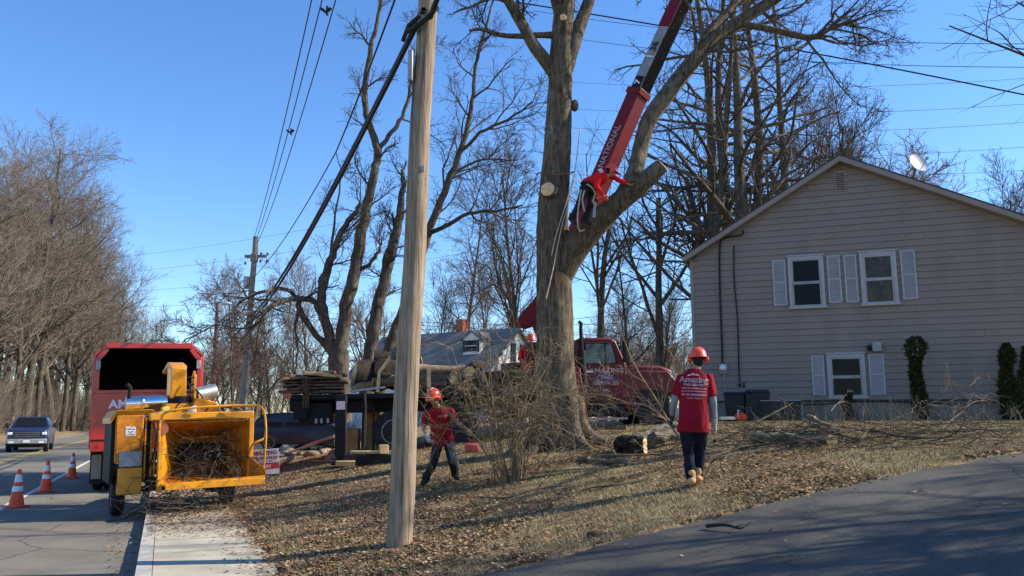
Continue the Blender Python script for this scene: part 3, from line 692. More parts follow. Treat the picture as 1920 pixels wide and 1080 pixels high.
upb = px_limb([(1300, 115, OY + .1, 20.9), (1330, 60, OY + .3, 19.1), (1368, 20, OY + .5, 17.4), (1400, -40, OY + .8, 13.1), (1440, -160, OY + 1, 6.1)], 4)
side = px_limb([(1385, 44, OY + .3, 12.2), (1430, 52, OY + .1, 13.1), (1480, 63, OY, 13.1), (1522, 70, OY - .1, 12.2), (1556, 54, OY - .2, 8.7), (1590, 43, OY - .3, 7), (1606, 50, OY - .3, 3.5)], 4)
side2 = px_limb([(1522, 70, OY - .1, 7.8), (1510, 84, OY - .4, 6.1), (1490, 92, OY - .8, 4.3), (1470, 96, OY - 1, 2.6)], 3)
left = px_limb([(1048, 150, OY, 27.8), (1026, 118, OY - .1, 26.1), (1000, 84, OY - .2, 23.5), (975, 38, OY - .3, 21.8), (952, 0, OY - .4, 19.1), (925, -50, OY - .5, 15.7), (880, -140, OY - .6, 7.8)], 4)
left2 = px_limb([(1040, 66, OY, 13.9), (1012, 66, OY - .1, 11.3), (985, 68, OY - .2, 11.3), (940, 66, OY - .4, 9.6), (905, 55, OY - .5, 7.8), (880, 57, OY - .6, 4.3)], 4)
top2 = px_limb([(1060, 130, OY, 31.3), (1075, 80, OY, 29.6), (1090, 40, OY + .1, 26.1), (1108, -10, OY + .1, 22.6), (1130, -90, OY + .2, 15.7), (1160, -220, OY + .4, 7.8)], 4)
top3 = px_limb([(1052, 40, OY, 22.6), (1035, -20, OY, 17.4), (1010, -110, OY, 9.6)], 4)
big = [right, up, upb, side, side2, left, left2, top2, top3]
trunk += big
crown = []
spec = [(5, .55, .8, .16, .02, 6, .2, .012), (6, .55, .75, .2, .02, 5, .15, .008), (5, .55, .7, .22, .0, 4, .15, .006), (3, .5, .7, .25, -.02, 3, .2, .005)]
tw = []
for b, L_, n0 in ((up, 3.4, 11), (upb, 3.2, 8), (side, 3.6, 12), (side2, 2.0, 5), (left, 3.2, 7), (left2, 2.0, 4), (top2, 3.0, 5), (top3, 3, 4)):
    pts, rad = b; s_ = [(n0,) + spec[0][1:]] + spec[1:]
    k = int(len(pts) * .3); sprout(tw, pts[k:], [min(r, .09) for r in rad[k:]], L_, 0, s_, rg)
m_top = int(len(main[0]) * .72); sprout(tw, main[0][m_top:], [.08] * len(main[0][m_top:]), 3.2, 0, [(6,) + spec[0][1:]] + spec[1:], rg)
trunk += [b for b in tw if b[1][0] > .03]; crown += [b for b in tw if b[1][0] <= .03]
# a knot and pruning scars
oak = tree_obj('oak_tree', base, trunk, crown, M['bark_oak'], M['twig'], 'thick oak being cut down, with pale pruning cuts and a climber in its crotch', cat='tree')
pc = P(1027, 355, OY - .42); nd = Vector((-.35, -.93, .05)).normalized()
oak_col = MB().lathe([(.235, -.25), (.19, -.08), (.165, 0), (.12, .012)], pc - base, nd, 16).build('branch_stub', M['bark_oak'], oak)
cut_face(oak, base, pc + nd * .015, nd, .155)
pe, ps = right[0][-1], right[0][-3]; cut_face(oak, base, pe + (pe - ps).normalized() * .02, (pe - ps).normalized() + Vector((.1, -.35, .1)), .175)
pk = P(1056, 32, OY - .33); cut_face(oak, base, pk, Vector((.1, -.95, -.1)), .075)
pk = P(1080, 198, OY); MB().ball(pk - base + Vector((-.03, 0, 0)), .09, .12, .14).build('knot', M['bark_oak'], oak)

# --- multi stemmed tree behind the log truck
def stems_tree(name, basepx, Y, limbs, label, seed, mc, spec, Ls=2.8, mt=None, cat='tree'):
    rg = random.Random(seed); b = G(basepx, Y); b.z -= .1
    trunk, crown, tw = [], [], []
    for cps, n0 in limbs:
        l = px_limb(cps, 4, .02, rg); trunk.append(l)
        if n0:
            pts, rad = l; k = int(len(pts) * .3)
            sprout(tw, pts[k:], [min(r, .07) for r in rad[k:]], Ls, 0, [(n0,) + spec[0][1:]] + spec[1:], rg)
    trunk += [q for q in tw if q[1][0] > .03]; crown += [q for q in tw if q[1][0] <= .03]
    return tree_obj(name, b, trunk, crown, mt or M['bark_grey'], mc, label)
sp2 = [(6, .55, .75, .15, .03, 6, .15, .016), (7, .6, .7, .18, .03, 5, .15, .011), (6, .55, .7, .2, .02, 4, .15, .008), (3, .5, .7, .2, .02, 3, .15, .006)]
Y2 = 26.5
A = Y2
stems_tree('maple_tree', 636, Y2, [
    ([(636, 790, A, 45.9), (637, 740, A, 38.5), (636, 700, A, 37), (634, 672, A, 37), (640, 640, A, 25.2), (648, 590, A, 23.7), (662, 520, A, 22.9), (676, 450, A, 20.7), (688, 385, A, 17.8), (702, 320, A, 16.3), (708, 285, A, 14.8), (694, 235, A, 12.6), (683, 190, A, 11.8), (690, 120, A, 10.4), (702, 60, A, 8.1), (716, -10, A, 6.7), (728, -120, A, 3.7)], 9),
    ([(709, 285, A, 10.4), (722, 262, A, 8.9), (745, 235, A, 8.1), (762, 200, A, 6.7), (772, 150, A, 5.2), (790, 90, A, 3.7), (800, 20, A, 2.2)], 6),
    ([(632, 680, A, 25.2), (620, 640, A, 20), (606, 590, A, 17.8), (603, 545, A, 17), (617, 500, A, 14.8), (630, 460, A, 12.6), (644, 428, A, 11.1), (664, 402, A, 8.9), (676, 380, A, 5.9)], 4),
    ([(606, 560, A, 10.4), (600, 530, A, 8.9), (612, 508, A, 7.4), (622, 470, A, 5.9), (630, 400, A, 3.7), (640, 330, A, 2.2)], 4),
    ([(628, 668, A, 17.8), (612, 648, A, 13.3), (594, 628, A, 10.4), (573, 600, A, 11.8), (560, 578, A, 11.1), (566, 560, A, 8.9), (590, 566, A, 6.7), (604, 585, A, 5.2)], 2),
    ([(604, 600, A, 11.8), (596, 575, A, 11.1), (578, 560, A, 11.1), (548, 560, A - .4, 10.4), (515, 572, A - 1, 8.9), (490, 595, A - 1.5, 7.4), (462, 630, A - 2, 5.9), (430, 665, A - 2.5, 3.7), (400, 700, A - 3, 2.2)], 12),
    ([(562, 566, A, 8.9), (548, 550, A - .3, 8.1), (530, 542, A - .6, 7.4), (495, 548, A - 1.2, 5.9), (455, 566, A - 1.8, 5.2), (415, 600, A - 2.4, 3.7), (375, 625, A - 3, 3), (330, 648, A - 3.5, 2.2)], 12),
    ([(560, 580, A, 5.9), (554, 620, A - .2, 5.2), (558, 660, A - .4, 4.4), (556, 690, A - .4, 3)], 4),
    ([(663, 512, A, 8.9), (682, 502, A, 8.1), (700, 488, A, 6.7), (712, 468, A, 5.2), (716, 455, A, 3)], 3),
], 'multi stemmed grey tree rising behind the stacked slabs at the rear of the log truck', 21, M['twig'], sp2, 3.0)
stems_tree('locust_tree', 690, 27.5, [
    ([(700, 800, A + 1, 29.6), (690, 740, A + 1, 26.6), (688, 700, A + 1, 25.2), (692, 664, A + 1, 22.9), (703, 600, A + 1, 22.2), (716, 545, A + 1, 21.5), (730, 490, A + 1, 20), (744, 430, A + 1, 17.8), (752, 380, A + 1, 13.3), (755, 345, A + 1, 9.6), (754, 318, A + 1, 6.7)], 8),
    ([(724, 520, A + 1, 10.4), (722, 480, A + 1, 8.9), (740, 440, A + 1, 7.4), (735, 400, A + 1, 3.7)], 3)],
    'straight grey trunk just left of the utility pole, its top broken off', 22, M['twig'], sp2, 2.4)
stems_tree('ash_tree', 722, 28, [
    ([(700, 800, A + 1.5, 29.6), (710, 740, A + 1.5, 25.2), (716, 700, A + 1.5, 23.7), (726, 664, A + 1.5, 20), (744, 610, A + 1.5, 17.8), (772, 540, A + 1.5, 16.3), (800, 445, A + 1.5, 14.8), (832, 360, A + 1.5, 13.3), (858, 300, A + 1.5, 11.8), (874, 250, A + 1.5, 10.4), (886, 190, A + 1.5, 8.1), (890, 130, A + 1.5, 6.7), (905, 70, A + 1.5, 5.2), (925, 0, A + 1.5, 3.7), (940, -80, A + 1.5, 2.2)], 14),
    ([(802, 440, A + 1.5, 8.9), (840, 420, A + 1.3, 8.1), (880, 400, A + 1, 6.7), (930, 395, A + .6, 5.2), (980, 385, A, 3)], 6),
    ([(862, 290, A + 1.5, 7.4), (900, 250, A + 1.3, 6.7), (950, 225, A + 1.2, 5.2), (1000, 190, A + 1, 3)], 6),
    ([(820, 388, A + 1.5, 6.7), (850, 330, A + 1.8, 5.9), (905, 300, A + 2, 4.4), (960, 300, A + 2, 3)], 5)],
    'slender leaning tree crossing behind the utility pole to the upper right', 23, M['twig'], sp2, 4.2)

# --- generic bare trees, copied with their parts
def generic(seed, H, kind):
    rg = random.Random(seed); out = []
    if kind == 'spread':
        t = stem(Vector((0, 0, -.3)), Vector((rg.gauss(0, .05), rg.gauss(0, .05), 1)), H * .62, H * .016, 9, .06, .05, rg, .45)
        sp = [(11, .62, .75, .10, .09, 7, .28, .035), (9, .6, .7, .14, .06, 5, .15, .02), (9, .55, .7, .18, .04, 4, .1, .012), (8, .5, .65, .2, .03, 3, .1, .009)]
    elif kind == 'tall':
        t = stem(Vector((0, 0, -.3)), Vector((rg.gauss(0, .04), rg.gauss(0, .04), 1)), H * .95, H * .0125, 12, .035, .05, rg, .18)
        sp = [(26, .24, 1.05, .12, .05, 6, .22, .025), (9, .55, .75, .16, .04, 4, .15, .015), (8, .55, .7, .2, .03, 3, .1, .010), (4, .5, .7, .2, .02, 3, .1, .008)]
    elif kind == 'crisp':
        t = stem(Vector((0, 0, -.3)), Vector((rg.gauss(0, .04), rg.gauss(0, .04), 1)), H * .95, H * .0135, 12, .035, .05, rg, .2)
        sp = [(20, .26, 1.15, .13, .03, 7, .2, .028), (5, .55, .8, .17, .03, 5, .15, .016), (4, .55, .7, .2, .02, 4, .1, .010), (3, .5, .7, .2, .02, 3, .1, .007)]
    elif kind == 'open':
        t = stem(Vector((0, 0, -.3)), Vector((rg.gauss(0, .05), rg.gauss(0, .05), 1)), H * .62, H * .013, 9, .06, .05, rg, .45)
        sp = [(8, .62, .75, .10, .09, 7, .35, .03), (6, .6, .7, .14, .06, 5, .15, .016), (5, .55, .7, .18, .03, 4, .1, .009), (3, .5, .65, .2, .02, 3, .1, .006)]
    elif kind == 'fine':
        t = stem(Vector((0, 0, -.3)), Vector((rg.gauss(0, .04), rg.gauss(0, .04), 1)), H * .8, H * .009, 9, .04, .05, rg, .25)
        sp = [(16, .42, .6, .09, .10, 6, .2, .02), (9, .55, .6, .12, .07, 4, .12, .012), (8, .55, .6, .16, .05, 3, .1, .008), (4, .5, .6, .18, .03, 3, .1, .006)]
    else:   # brush
        out = []; t = None
        sp = [(7, .6, .5, .12, .05, 4, .15, .012), (5, .5, .6, .2, .02, 3, .1, .009)]
        for i in range(9):
            a = rg.random() * 6.28; b = stem(Vector((rg.gauss(0, .5), rg.gauss(0, .5), -.1)), Vector((math.cos(a) * .35, math.sin(a) * .35, 1)), H * rg.uniform(.6, 1), .03, 5, .1, .02, rg, .3)
            out.append((b[0], b[1], 0)); sprout(out, b[0], b[1], H * .7, 0, sp, rg)
        return out
    out.append((t[0], t[1], -1)); sprout(out, t[0], t[1], H * .62 if kind in ('spread', 'open') else H * .95 if kind in ('tall', 'crisp') else H * .8, 0, sp, rg)
    return out
PROTO = {}
def proto_tree(key, seed, H, kind, mt, mc, thr=.045):
    b = generic(seed, H, kind); tr = [q for q in b if q[1][0] > thr]; cr = [q for q in b if q[1][0] <= thr]
    if not tr: tr = cr[:9]
    a = tubes('trunk', [q[:2] for q in tr], mt, None); c = tubes('crown', [q[:2] for q in cr], mc, None)
    PROTO[key] = (H, a.data, c.data); bpy.data.objects.remove(a); bpy.data.objects.remove(c)
proto_tree('spread1', 31, 18, 'spread', M['bark_grey'], M['twig_brown'])
proto_tree('spread2', 32, 18, 'spread', M['bark_grey'], M['twig_brown'])
proto_tree('spread3', 33, 16, 'spread', M['bark_grey'], M['twig_red'])
proto_tree('tall1', 34, 22, 'tall', M['bark_grey'], M['twig'])
proto_tree('tall2', 35, 22, 'tall', M['bark_grey'], M['twig_brown'])
proto_tree('fine1', 36, 12, 'fine', M['bark_grey'], M['twig_red'])
proto_tree('fine2', 37, 12, 'fine', M['bark_grey'], M['twig'])
proto_tree('fine3', 41, 18, 'fine', M['bark_grey'], M['twig_brown'])
proto_tree('tall3', 42, 20, 'tall', M['bark_grey'], M['twig_brown'])
proto_tree('crisp1', 51, 22, 'crisp', M['bark_grey'], M['twig'])
proto_tree('crisp2', 52, 22, 'crisp', M['bark_grey'], M['twig'])
proto_tree('crisp3', 53, 22, 'crisp', M['bark_grey'], M['twig'])
proto_tree('open1', 43, 16, 'open', M['bark_grey'], M['twig'])
proto_tree('open2', 44, 16, 'open', M['bark_grey'], M['twig'])
proto_tree('brush', 38, 4, 'brush', M['twig_brown'], M['twig_brown'], .028)
def plant(key, px, Y, H, label, group, rg, name='bare_tree', x=None, lean=0.0, cat='tree'):
    H0, ma, mc = PROTO[key]
    x = (px - 960) / F * Y if x is None else x
    e = empty(name, (x, Y, gz(x, Y)), (lean * rg.gauss(0, 1), lean * rg.gauss(0, 1), rg.random() * 6.28), label, cat, group)
    s_ = H / H0; e.scale = (s_ * rg.uniform(.9, 1.15),) * 2 + (s_,)
    link('trunk', ma, None, e); link('crown', mc, None, e); return e
def top_z(py, Y): return P(0, py, Y).z
rg = random.Random(77)
def prof(px, tbl):
    for (a, ya), (b, yb) in zip(tbl, tbl[1:]):
        if px <= b: return ya + (yb - ya) * max(0, (px - a)) / (b - a)
    return tbl[-1][1]
LT = [(-300, 180), (0, 265), (60, 255), (130, 310), (170, 400), (205, 470), (230, 530), (290, 590), (330, 625), (420, 650)]
gl = 'bare roadside trees on the far side of the road'
ORD = ['first', 'second', 'third', 'fourth', 'fifth', 'sixth', 'seventh', 'eighth', 'ninth', 'tenth', 'eleventh', 'twelfth', 'thirteenth', 'fourteenth', 'fifteenth', 'sixteenth', 'seventeenth', 'eighteenth']
front = [-15, 8, 34, 58, 84, 108, 128, 148, 168, 188, 206, 224, 242, 262, 282, 302]
for i, px in enumerate([-230, -150, -95, -50] + front):      # front row along the road
    Y = 58 + max(0, px + 60) * .32 + rg.uniform(-3, 3); yt = prof(px, LT) + rg.choice([-12, 0, 25, 60])
    lab = 'bare front row tree of the roadside wood just beyond the left photo edge' if px < -20 else ORD[i - 4] + ' trunk from the left in the front row of the roadside wood'
    plant(('fine3', 'tall2', 'fine3', 'tall3')[i % 4], px, Y, top_z(yt, Y) - .3, lab, gl, rg, lean=.03)
for i in range(40):                                                                                             # behind it
    px = rg.uniform(-260, 350); Y = 72 + max(0, px + 60) * .36 + rg.uniform(0, 40); yt = prof(px, LT) + rg.uniform(10, 60) ** 1.25
    yt = min(yt, 700)
    plant(rg.choice(['tall2', 'tall3', 'fine3', 'fine3', 'fine2']), px, Y, max(6, top_z(yt, Y) - .3), 'tall bare brown tree deep in the roadside wood behind the blue pickup', gl, rg, lean=.03)
for i in range(120):
    px = rg.uniform(-80, 345); Y = 57 + max(0, px + 60) * .33 + rg.uniform(-1, 40)
    plant('brush', px, Y, rg.uniform(3.5, 8), 'brown leafless thicket at the foot of the roadside wood', 'thickets under the roadside trees', rg, name='brush_thicket', cat='shrub')
for i in range(34):
    px = rg.uniform(-80, 350); Y = 125 + max(0, px) * .3 + rg.uniform(0, 30)
    plant('brush', px, Y, rg.uniform(9, 14), 'brown leafless thicket at the foot of the roadside wood', 'thickets under the roadside trees', rg, name='brush_thicket', cat='shrub')
# distant tree line behind the truck, the white house and the crane
BT = [(380, 610), (430, 560), (480, 570), (540, 640), (640, 650), (740, 660), (900, 600), (1000, 590), (1100, 600), (1200, 560), (1300, 600), (1420, 600)]
for i in range(48):
    px = 340 + i * 21 + rg.uniform(-8, 8)
    Y = rg.uniform(95, 150); yt = prof(px, BT) + rg.uniform(-10, 60)
    plant(rg.choice(['spread3', 'fine1', 'spread3', 'spread2', 'fine2']), px, Y, max(5, top_z(yt, Y) - .5), 'distant bare tree with reddish brown twigs in the tree line along the horizon', 'trees of the distant tree line', rg)
for i in range(60):
    px = rg.uniform(330, 1300); Y = rg.uniform(80, 150)
    plant('brush', px, Y, rg.uniform(5, 9), 'low brown thicket along the horizon behind the trucks', 'thickets of the distant tree line', rg, name='brush_thicket', cat='shrub')
for i in range(30):
    px = rg.uniform(560, 1000); Y = rg.uniform(44, 51)
    plant('brush', px, Y, rg.uniform(1.6, 2.7), 'low brown brush below the white house, seen under the flatbed', 'brush between the crane truck and the white house', rg, name='brush_thicket', cat='shrub')
# single trees in the middle distance
for key, px, Y, yt, lab in [
    ('fine1', 445, 62, 470, 'reddish bare tree standing behind the far utility pole'),
    ('fine2', 515, 55, 500, 'fine bare tree with grey twigs right of the far utility pole'),
    ('fine1', 590, 60, 455, 'thin reddish bare tree seen through the arching limbs left of the multi stemmed tree'),
    ('tall1', 870, 70, 380, 'slim bare tree rising behind the chimney of the white house'),
    ('fine2', 805, 66, 480, 'fine bare tree right of the utility pole above the grey roof'),
    ('fine1', 925, 58, 460, 'reddish bare tree behind the gable of the white house'),
    ('open1', 955, 64, 300, 'wide bare tree with grey twigs left of the oak trunk'),
    ('fine1', 1120, 70, 560, 'small reddish bare tree behind the cab of the red crane truck'),
    ('tall1', 1182, 52, 445, 'pale slender tree behind the hood of the red crane truck'),
    ('fine2', 1232, 56, 470, 'grey bare tree between the crane truck and the beige house'),
    ('fine2', 1145, 60, 500, 'thin grey tree above the cab of the crane truck'),
    ('fine1', 1265, 66, 520, 'reddish bare tree touching the left corner of the beige house'),
    ('fine2', 560, 75, 540, 'faint grey tree above the stacked slabs'),
    ('spread3', 700, 72, 440, 'bare tree between the two grey trunks left of the utility pole'),
]:
    plant(key, px, Y, top_z(yt, Y) - gz((px - 960) / F * Y, Y), lab, None, rg, lean=.02)
# tall trees behind the beige house
for i, (key, px, Y, yt, lab) in enumerate([
    ('crisp1', 1300, 40, -60, 'leftmost tall trunk of the clump behind the beige house'),
    ('crisp2', 1345, 42, -160, 'tall bare tree behind the left roof slope of the beige house, second from the left'),
    ('crisp3', 1370, 39, -240, 'tall dark trunk rising behind the left roof slope, beside the pale one'),
    ('crisp1', 1393, 41, -200, 'tall pale trunk rising behind the middle of the left roof slope'),
    ('crisp2', 1418, 44, -120, 'tall trunk right of the pale one behind the left roof slope'),
    ('crisp3', 1462, 46, -60, 'tall bare tree behind the roof left of the gable peak'),
    ('open1', 1325, 47, 60, 'spreading bare tree among the tall trunks behind the beige house'),
    ('open2', 1505, 50, 60, 'spreading bare tree behind the roof just left of its peak'),
    ('open2', 1235, 46, 120, 'spreading bare tree seen between the crane boom and the curved oak limb'),
    ('fine2', 1545, 50, 120, 'fine bare tree right behind the gable peak'),
    ('spread3', 1610, 52, 140, 'fine bare tree with reddish twigs right of the gable peak'),
    ('fine2', 1685, 50, 190, 'fine bare tree behind the satellite dish'),
    ('fine2', 1862, 60, 262, 'small lone bare tree above the right end of the roof'),
    ('fine1', 1925, 62, 320, 'fine bare tree at the right edge above the roof'),
    ('fine1', 1560, 58, 170, 'reddish bare tree behind the roof right of the gable peak'),
    ('fine2', 985, 55, 210, 'bare tree filling the sky left of the upper oak trunk'),
    ('open1', 1130, 50, 130, 'bare tree filling the sky right of the upper oak trunk'),
]):
    e = plant(key, px, Y, top_z(yt, Y) - 1.6, lab, None, rg, lean=.015)
# trees in the front yard to the right of the frame: their twigs enter at the top right, their shade falls on the driveway
for key, x, y, H, lab in [('open1', 13.0, 15.6, 17, 'large bare tree outside the frame at right whose twigs hang into the top right corner'),
                          ('spread2', 14.0, 7.4, 13, 'bare tree out of frame at right shading the far edge of the driveway'),
                          ('spread2', 11.5, 3.2, 12, 'thick bare tree out of frame at right nearest the driveway'),
                          ('spread1', 21.0, 8.9, 13, 'bare tree out of frame far right beyond the driveway'),
                          ('tall2', 17.5, 5.8, 14, 'tall bare tree out of frame at right, upright and narrow'),
                          ('tall2', 9.5, 6.1, 10, 'smaller bare tree out of frame just right of the driveway'),
                          ('spread1', 18.5, 3.6, 14, 'bare tree out of frame at right behind the driveway')]:
    plant(key, 0, y, H, lab, None, rg, x=x)
# ------------------------------------------------------------------ utility poles, wires, lamp
def pole(name, b, top, r0, r1, m, label, lean=None):
    e = empty(name, b, label=label, cat='utility pole'); n = 12; pts = []; rad = []
    for i in range(n + 1):
        t = i / n; pts.append(Vector((0, 0, -.25)).lerp(Vector(top) - Vector(b), t) + Vector((math.sin(i * 1.9) * .012, 0, 0))); rad.append(r0 + (r1 - r0) * t)
    MB().tube(pts, rad, 20).build('shaft', m, e, smooth=60); return e
pb = Vector((-1.29, 9.4, 0)); pb.z = gz(pb.x, pb.y)
ptop = P(799, 40, 9.4 + .1); dv = (ptop - pb); ptop = pb + dv * (10.4 / dv.z)
def on_pole(z): return pb + (ptop - pb) * ((z - pb.z) / (ptop.z - pb.z))
pole1 = pole('utility_pole', pb, ptop, .150, .105, M['pole_wood'], 'tall pale wooden utility pole standing in the leaves in front of the log truck')
a4 = on_pole(6.55) - pb
MB().box(a4.x - .19, a4.x - .13, a4.y - .2, a4.y - .02, a4.z - .75, a4.z - .35).build('cable_box', M['grey_metal'], pole1, bevel=.01)
MB().tube([a4 + Vector((-.13, -.1, -.3)), a4 + Vector((-.14, -.1, -1.6)), a4 + Vector((-.165, -.09, -3.1))], .012, 6).build('ground_wire', M['wire_grey'], pole1)
cl = MB(); cl.tube([a4 + Vector((.16, -.2, .22)), a4 + Vector((.05, -.23, .05)), a4 + Vector((-.1, -.2, -.05)), a4 + Vector((-.22, -.1, -.06))], .034, 10)
cl.tube([a4 + Vector((-.05, -.2, .1)), a4 + Vector((-.2, -.13, .0)), a4 + Vector((-.3, .1, -.08))], .028, 10).build('cable_clamp', M['wire'], pole1)
MB().box(a4.x - .012, a4.x + .03, a4.y - .15, a4.y - .13, a4.z - 1.9, a4.z - 1.83).build('pole_tag', M['grey_metal'], pole1)
ct = ptop - pb; MB().box(-1.2, 1.2, -.05, .05, -.06, .06).xf(Matrix.Translation(ct + Vector((0, -.13, -.35))) @ Matrix.Rotation(RA, 4, 'Z')).build('crossarm', M['pole_grey'], pole1)
p2b = Vector((-11.9, 36.5, 0)); p2b.z = gz(p2b.x, p2b.y); p2t = P(480, 444, 36.5)
p2b.x = P(452, 760, 36.5).x
pole2 = pole('utility_pole', p2b, p2t, .17, .12, M['pole_grey'], 'distant leaning utility pole with small brackets, behind the yellow chipper')
q = p2t - p2b
MB().box(-.45, .55, -.05, .05, -.06, .06).xf(Matrix.Translation(q * .905)).build('bracket', M['pole_grey'], pole2)
MB().box(-.15, .15, -.14, .14, -.22, .15).xf(Matrix.Translation(q * .90)).build('transformer_mount', M['pole_grey'], pole2, bevel=.03)
MB().cyl(q * .78 + Vector((-.25, 0, -.3)), q * .78 + Vector((-.25, 0, .25)), .16).build('transformer', M['grey_metal'], pole2)
ins = MB()
for x, z in ((.3, .88), (.6, .88), (.3, .915), (.6, .915), (-.3, .9), (-.4, .87)): ins.cyl(q * z + Vector((x, 0, -.05)), q * z + Vector((x, 0, .07)), .05, n=8)
ins.build('insulators', M['wire_grey'], pole2)['kind'] = 'stuff'
# street lamp on its own brown pole
lb = Vector((P(400, 740, 38).x, 38, 0)); lb.z = gz(lb.x, lb.y); lt = P(408, 568, 38)
lampp = empty('street_lamp', lb, label='brown street lamp pole with a small white lamp head beside the chipper truck', cat='street lamp')
MB().tube([Vector((0, 0, -.2)), (lt - lb) * .5, lt - lb], [.12, .1, .08], 12).build('post', mat('lamp_post', (.17, .11, .08), .8), lampp)
hd = P(424, 569, 37.6) - lb
MB().tube([lt - lb, (lt - lb + hd) / 2 + Vector((0, 0, .05)), hd], .03, 8).build('arm', M['grey_metal'], lampp)
MB().ball(hd, .26, .14, .07).build('lamp_head', M['white_paint'], lampp)
def wire(a, b, sag, r, label, m=None, n=28, group=None, name='power_line', extra=None):
    a, b = Vector(a), Vector(b); pts = []
    for i in range(n + 1):
        t = i / n; p = a.lerp(b, t); p.z -= sag * 4 * t * (1 - t); pts.append(p)
    br = [(pts, [r] * (n + 1))] + (extra or [])
    brs = {}
    o = tubes(name, br, m or M['wire'], None, a, sides=5); o.location = a
    return tag(o, label, 'wire', group)
c1, c2 = on_pole(6.62) + Vector((-.03, -.17, 0)), p2b + (p2t - p2b) * .60
wire(c1 + Vector((0.02, 0, .13)), c2 + Vector((.1, 0, .2)), .5, .036, 'upper of the two thick black cables running from the near pole to the far pole')
wire(c1 + Vector((-.08, .0, -.12)), c2 + Vector((-.1, 0, -.15)), .62, .034, 'lower of the two thick black cables running from the near pole to the far pole')
wire(c1 + Vector((.1, 0, .02)), Vector((6.5, -18, 7.6)), .5, .036, 'thick black cable passing from the near pole over the camera')
wire(on_pole(10.3) + Vector((-1.0, -.2, .05)), p2t + Vector((-.1, 0, -.1)), .62, .013, 'leftmost of the thin wires descending from top centre to the far pole')
wire(on_pole(10.3) + Vector((-.75, -.2, .12)), p2t + Vector((.05, 0, .0)), .55, .013, 'middle of the thin wires descending from top centre to the far pole')
wire(on_pole(10.3) + Vector((-.5, -.2, -.12)), p2t + Vector((.1, 0, -.25)), .62, .013, 'rightmost of the thin wires descending from top centre to the far pole')
# spacer fittings clamped on those wires
for px, py, Yq, lab in ((612, 20, 16.2, 'dark fitting clamped high on the thin wires at the top of the sky'), (545, 247, 23.5, 'small dark fitting clamped halfway down the thin wires')):
    p = P(px, py, Yq); o = MB().tube([(-.12, 0, .05), (0, 0, -.04), (.1, 0, .06)], .035, 8).cyl((.02, 0, -.1), (.02, 0, .1), .03).build('wire_fitting', M['wire'], loc=p); tag(o, lab, 'wire fitting')
wire(on_pole(8.5), P(630, 285, 20), .12, .018, 'single wire from behind the near pole down to a drip loop')
wire(P(630, 285, 20), p2b + (p2t - p2b) * .80, .35, .016, 'single slack wire from the drip loop down to the far pole')
wire(P(630, 285, 20), P(668, 318, 24), .5, .012, 'short loose wire hanging from the drip loop')
wire(P(860, -12, 24), P(1990, 192, 20), -.15, .022, 'black service wire crossing in front of the tall trees to the right edge', n=36)
# transmission lines far behind
for i, (pa, pb_, Ya, Yb, sg) in enumerate([
    ((120, 492), (900, 360), 150, 120, 1.5), ((120, 518), (900, 405), 150, 120, 1.5), ((120, 552), (900, 470), 150, 120, 1.2), ((120, 578), (900, 520), 150, 120, 1.2),
    ((1000, 20), (1990, 82), 60, 40, .8), ((1000, 60), (1990, 126), 60, 40, .8), ((880, 140), (1990, 142), 90, 80, 1.5), ((880, 190), (1990, 190), 90, 80, 1.5),
    ((880, 226), (1990, 224), 90, 80, 1.5), ((880, 275), (1990, 270), 90, 80, 1.5), ((880, 318), (1990, 316), 90, 80, 1.0),
    ((760, 602), (1420, 592), 70, 60, .5), ((760, 620), (1420, 560), 70, 60, .3), ((560, 592), (1420, 640), 80, 60, .3)]):
    lab = ['highest of the faint wires crossing the sky left of the trees', 'second faint wire from the top crossing the sky left of the trees', 'third faint wire from the top crossing the sky left of the trees', 'lowest of the faint wires crossing the sky left of the trees',
           'uppermost wire crossing the sky at top right', 'second wire from the top crossing the sky at top right', 'highest of the five faint level wires above the beige house', 'second highest of the five faint level wires above the beige house', 'middle one of the five faint level wires above the beige house', 'second lowest of the five faint level wires above the beige house', 'lowest of the five faint level wires above the beige house',
           'wire crossing just above the roof of the white house', 'wire crossing above the cab of the crane truck', 'low wire passing behind the cab of the crane truck'][i]
    A_, B_ = P(*pa, Ya), P(*pb_, Yb)
    wire(A_, B_, sg, .022 if Ya > 70 else .02, lab, M['wire_grey'] if 4 > i or 11 > i > 5 else M['wire'], n=20)

